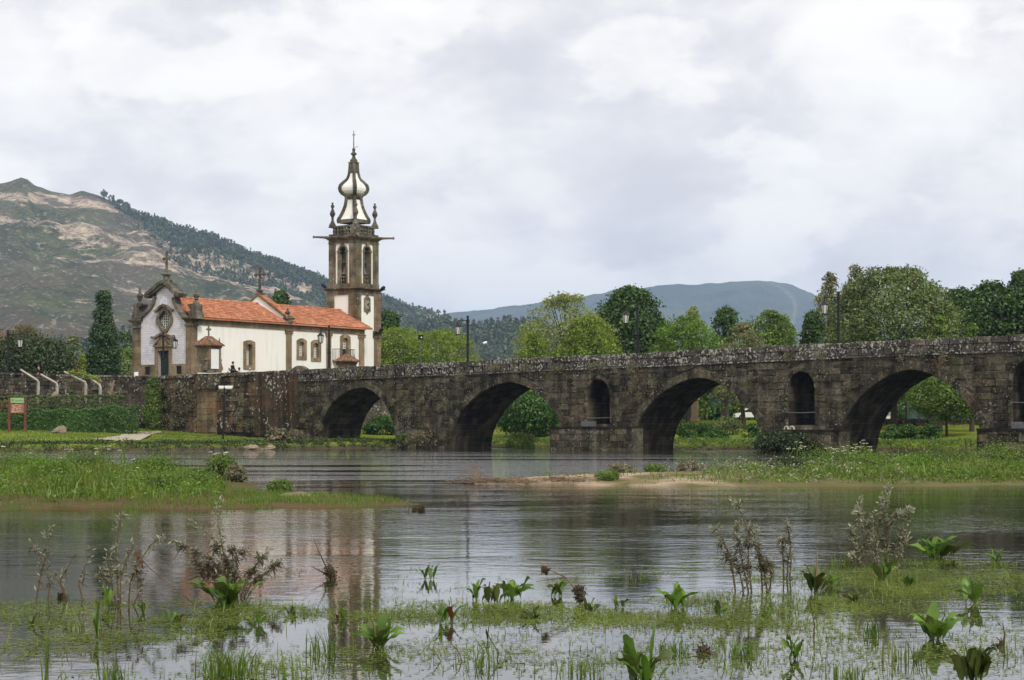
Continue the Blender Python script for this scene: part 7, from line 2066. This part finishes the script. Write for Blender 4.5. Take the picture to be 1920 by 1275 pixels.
# dead twigs and driftwood
def twigs(label, px, py, lines, seed, clump=None, matn='debris', rad=.012, leafn=0):
    r = rs(seed); x, y, _ = G(px, py); t = empty('dead_branch', (x, y, 0), label, 'branch', 'dead branches in the water')
    mb = MB()
    for line in lines:
        pts = [Vector(((a-960)/FPX*y, y, HC+(YH-b)/FPX*y)) for a, b in line]; mb.tube(pts, list(np.linspace(rad, rad*.3, len(pts))), 5)
    add('twigs', mb, MT[matn], t)
    if clump:
        mb = MB()
        for (a, b, ra) in clump:
            c = Vector(((a-960)/FPX*y, y, HC+(YH-b)/FPX*y)); R_ = ra/FPX*y
            for _ in range(190):
                p = c+Vector(r.normal(size=3))*R_*.36; p.z = max(p.z, -.02); q = p+Vector(r.normal(size=3))*R_*.26; mb.tube([p, q, q+Vector((r.normal()*.1*R_, 0, -abs(r.normal())*.25*R_))], [.007,.005,.002], 3, cap=False)
        add('matted_debris', mb, MT['debris'], t)
    return t
twigs('dark clump of debris on a thin twig in open water', 618, 1085, [[(620,1085),(610,1060),(598,1035),(588,1010)],[(618,1080),(596,1068),(584,1062)]], 1, [(620,1073,13)])
twigs('bent dead stem with a brown seed head right of the middle docks', 1086, 1132, [[(1087,1132),(1088,1105),(1085,1085)],[(1080,1105),(1060,1082),(1030,1068),(1010,1052)],[(1060,1082),(1040,1085),(1005,1090)],[(1030,1068),(1022,1060),(1005,1062)]], 2, [(1086,1108,12),(1088,1122,8),(1022,1068,8)], 'dry')
twigs('dark stump of debris poking up from the water, far centre', 783, 958, [[(765,960),(768,948),(762,943)],[(776,960),(772,950)],[(795,960),(790,946)]], 3, [(790,954,9),(778,957,6)])
twigs('pale stick with a red leaf at its tip leaning over the water', 372, 1140, [[(372,1141),(340,1112),(310,1090),(280,1065),(262,1045)]], 4, None, 'twig', .009)
r_ = rs(5); y = G(372,1140)[1]
P = np.array([((a-960)/FPX*y, y, HC+(YH-b)/FPX*y) for a, b in ((270,1062),(265,1055),(260,1048),(274,1068),(258,1040))]); V, F = leaf_quads(P+r_.normal(size=P.shape)*.01, np.tile(np.array([0,-1,.2]), (5,1)), .065, .6, r_)
tag(np_add('red_leaf', V, F, MT['l_red']), 'curled red leaf caught on the tip of the pale stick', 'leaf')
twigs('dark drowned stump with matted grass near the bottom, right of centre', 1318, 1225, [[(1316,1245),(1320,1215),(1314,1196)],[(1322,1240),(1326,1222)]], 6, [(1318,1222,14),(1322,1236,10)])
twigs('thin crooked twig rising from still water', 1525, 1200, [[(1518,1240),(1526,1200),(1527,1170),(1521,1140),(1517,1120)]], 7, None, 'debris', .008)
twigs('small dark debris clump at the right, near the water weed', 1875, 1212, [[(1872,1222),(1880,1205),(1868,1195)],[(1880,1225),(1884,1190),(1880,1168)]], 8, [(1875,1213,10)])
twigs('small dark floating debris under the left twigs', 116, 1122, [[(100,1126),(130,1120)],[(112,1126),(118,1108)]], 9, [(115,1120,9)])
twigs('pair of small dead stubs in the water, far right of centre', 1188, 1075, [[(1186,1082),(1188,1062),(1184,1055)],[(1190,1082),(1192,1065)]], 10, None)
twigs('tangle of thin bent stems in still water below the single dock leaf', 930, 1235, [[(900,1256),(908,1222),(890,1195)],[(925,1260),(935,1225),(918,1196),(912,1180)],[(942,1262),(950,1215)],[(985,1225),(950,1226)]], 11, None, 'l_dock2', .007)
twigs('fine bent dead stems between the two reflections at the bottom', 850, 1240, [[(830,1245),(815,1222),(790,1205)],[(870,1250),(860,1222),(845,1205),(848,1190)],[(800,1262),(830,1240),(852,1250)]], 12, None, 'twig', .006)
twigs('row of thin dead stems standing left of the drowned stump', 1240, 1215, [[(1236,1232),(1246,1195)],[(1250,1230),(1246,1200),(1256,1185)],[(1225,1228),(1262,1215)]], 13, None, 'twig', .006)
r_ = rs(6)
for i, (px, py, Yd, lab) in enumerate(((900,905,61,'dry reddish brushwood lying at the left tip of the sandbar'),(960,905,60,'heap of dry brushwood near the left tip of the sandbar'),(1065,902,60,'dry twigs on the bare sand'),(1800,880,68,'tangle of dry driftwood on the right of the sandbar'),(1870,880,70,'tangle of dry driftwood at the right edge of the sandbar'))):
    x = (px-960)/FPX*Yd; z0 = max(.02, float(zb(np.array([x]), np.array([Yd]))[0])); mb = MB()
    for _ in range(120):
        p = Vector((x+r_.normal()*.45, Yd+r_.normal()*.5, z0+abs(r_.normal())*.05)); a = r_.random()*6.28; l = .25+.5*r_.random()
        mb.tube([p, p+Vector((math.cos(a)*l, math.sin(a)*l, .05+.10*r_.random()))], [.012,.005], 3, cap=False)
    if i == 0:
        for _ in range(22):
            a = Vector((x+.1*r_.normal(), Yd, z0)); mb.tube([a, a+Vector((-.15+.12*r_.normal(), 0, .32)), a+Vector((-.3+.15*r_.normal(), 0, .5+.25*r_.random()))], [.010,.007,.003], 3, cap=False)
    tag(add('brushwood', mb, MT['dry']), lab, 'brushwood')
# tufts of sedge
def tuft(label, px, py, w, h, n, seed, lean=.6, matn='l_grass'):
    r = rs(seed); x, y, _ = G(px, py); s = y/FPX
    P = np.stack([x+r.normal(size=n)*w*s*.28, y+r.normal(size=n)*w*s*.25, np.full(n, -.02)], 1)
    V, F = blades(P, h*s*(.45+.6*r.random(n)), np.full(n, .011), r, lean)
    return tag(np_add('grass_tuft', V, F, MT[matn]), label, 'grass tuft', 'grass tufts in still water')
tuft('thin tall grass blades at the bottom left corner', 86, 1275, 16, 115, 14, 1, .3)
tuft('dense grass tuft below the brown willow', 430, 1268, 92, 76, 120, 2)
tuft('reedy tuft beside the tower reflection', 622, 1232, 44, 72, 26, 3, .4)
tuft('sparse reeds left of the tower reflection', 588, 1226, 30, 56, 14, 4, .5)
tuft('grass tuft at the bottom edge left of the tall tuft', 212, 1275, 60, 54, 34, 5)
tuft('small bright tuft among the left weed', 140, 1180, 34, 26, 26, 6)
tuft('sedge tuft standing in still water on the right', 1640, 1192, 30, 46, 30, 7, .4, 'l_dock')
tuft('curved sedge blades left of the drowned stump', 1268, 1226, 50, 50, 30, 8, .9, 'l_dock')
tuft('arching sedge right of the drowned stump', 1390, 1232, 70, 56, 46, 9, 1.1, 'l_dock')
tuft('fine grass stems at the bottom right of centre', 1590, 1275, 90, 50, 44, 10, .4)
tuft('upright blades near the bottom centre', 905, 1250, 60, 55, 26, 11, .6)
tuft('fine stems at the right bottom', 1700, 1240, 80, 55, 30, 12, .5)
tuft('thin grass left of the bottom dock plant', 1080, 1262, 90, 44, 40, 13, .5)
tuft('bright tuft at the right edge of the weed', 1868, 1062, 46, 22, 50, 14)
tuft('bright tuft beside the silvery willow', 1580, 1062, 46, 28, 60, 15)
tuft('small tuft on the left end of the sandbar', 1092, 902, 22, 18, 40, 16)
tuft('green tuft by the spit', 520, 930, 36, 22, 70, 17)
tuft('thin blades at the bottom left', 540, 1272, 60, 66, 18, 18, .4)
# floating weed and short blades: nobody could count them
r = rs(900)
PATCH = [(130,1150,210,26,.8),(360,1150,240,24,1.0),(250,1180,260,26,.35),(520,1140,120,16,.3),(700,1142,150,22,1.0),(870,1150,190,26,1.0),(1060,1150,190,30,1.1),(1240,1150,170,30,1.0),(1430,1140,190,36,1.1),(1600,1095,220,36,1.2),(1760,1080,190,34,1.2),(1880,1110,120,34,.8),(1680,1130,160,26,.8),(1330,1065,120,12,.35),(1180,1080,120,14,.3),(960,1200,700,50,.22),(1600,1200,420,60,.25),(300,1230,330,50,.3),(700,1090,260,26,.12),(1100,1250,900,40,.14)]
xs, ys = [], []
for cx_, cy_, rx, ry, dn in PATCH:
    n = int(rx*ry*dn*.26); a = r.random(n)*6.283; q = np.sqrt(r.random(n))
    xs.append(cx_+np.cos(a)*q*rx); ys.append(cy_+np.sin(a)*q*ry)
px = np.concatenate(xs); py = np.concatenate(ys)
py = np.maximum(py, 1040); Y = FPX*HC/(py-YH); X = (px-960)/FPX*Y
k = fbm(X, Y, 61, 3, 1.1); keep = r.random(len(X)) < np.clip(.55+k*1.3, .05, 1); X, Y = X[keep], Y[keep]; n = len(X)
V, F = blades(np.stack([X, Y, np.full(n, -.02)], 1), (.02+.055*r.random(n)**1.5)*np.where(r.random(n) < .10, 2.4, 1), .006+.005*r.random(n), r, .7)
tag(np_add('shallow_grass', V, F, MT['l_weed']), 'fine grass blades standing in the flooded shallows', 'grass', kind='stuff')
m_ = int(n*3.2); idx = r.integers(n, size=m_); P = np.stack([X[idx]+r.normal(size=m_)*.07, Y[idx]+r.normal(size=m_)*.16, .004+.004*r.random(m_)], 1)
a = r.random(m_)*6.283; L = .012+.028*r.random(m_); D = np.stack([np.cos(a), np.sin(a), np.zeros(m_)], 1)*L[:,None]; B = np.stack([-np.sin(a), np.cos(a), np.zeros(m_)], 1)*(L*.35)[:,None]
V = np.stack([P-D, P-B, P+D, P+B], 1).reshape(-1,3); F = np.arange(4*m_).reshape(m_,4)
tag(np_add('floating_weed', V, F, MT['l_weed']), 'flecks of floating weed on the still water', 'weed', kind='stuff')

# ------------------------------------------------------------ air
hz = bpy.data.materials.new('haze_air'); hz.use_nodes = True; nt = hz.node_tree; nt.nodes.clear()
o_ = nt.nodes.new('ShaderNodeOutputMaterial'); v_ = nt.nodes.new('ShaderNodeVolumePrincipled')
v_.inputs['Color'].default_value = (0.50, 0.66, 1.0, 1); v_.inputs['Density'].default_value = 0.000085; v_.inputs['Anisotropy'].default_value = 0.0
nt.links.new(v_.outputs[0], o_.inputs['Volume'])
mb = MB(); mb.box(-9600, 9600, -260, 12600, -3.5, 760); tag(add('haze', mb, hz), kind='stuff')
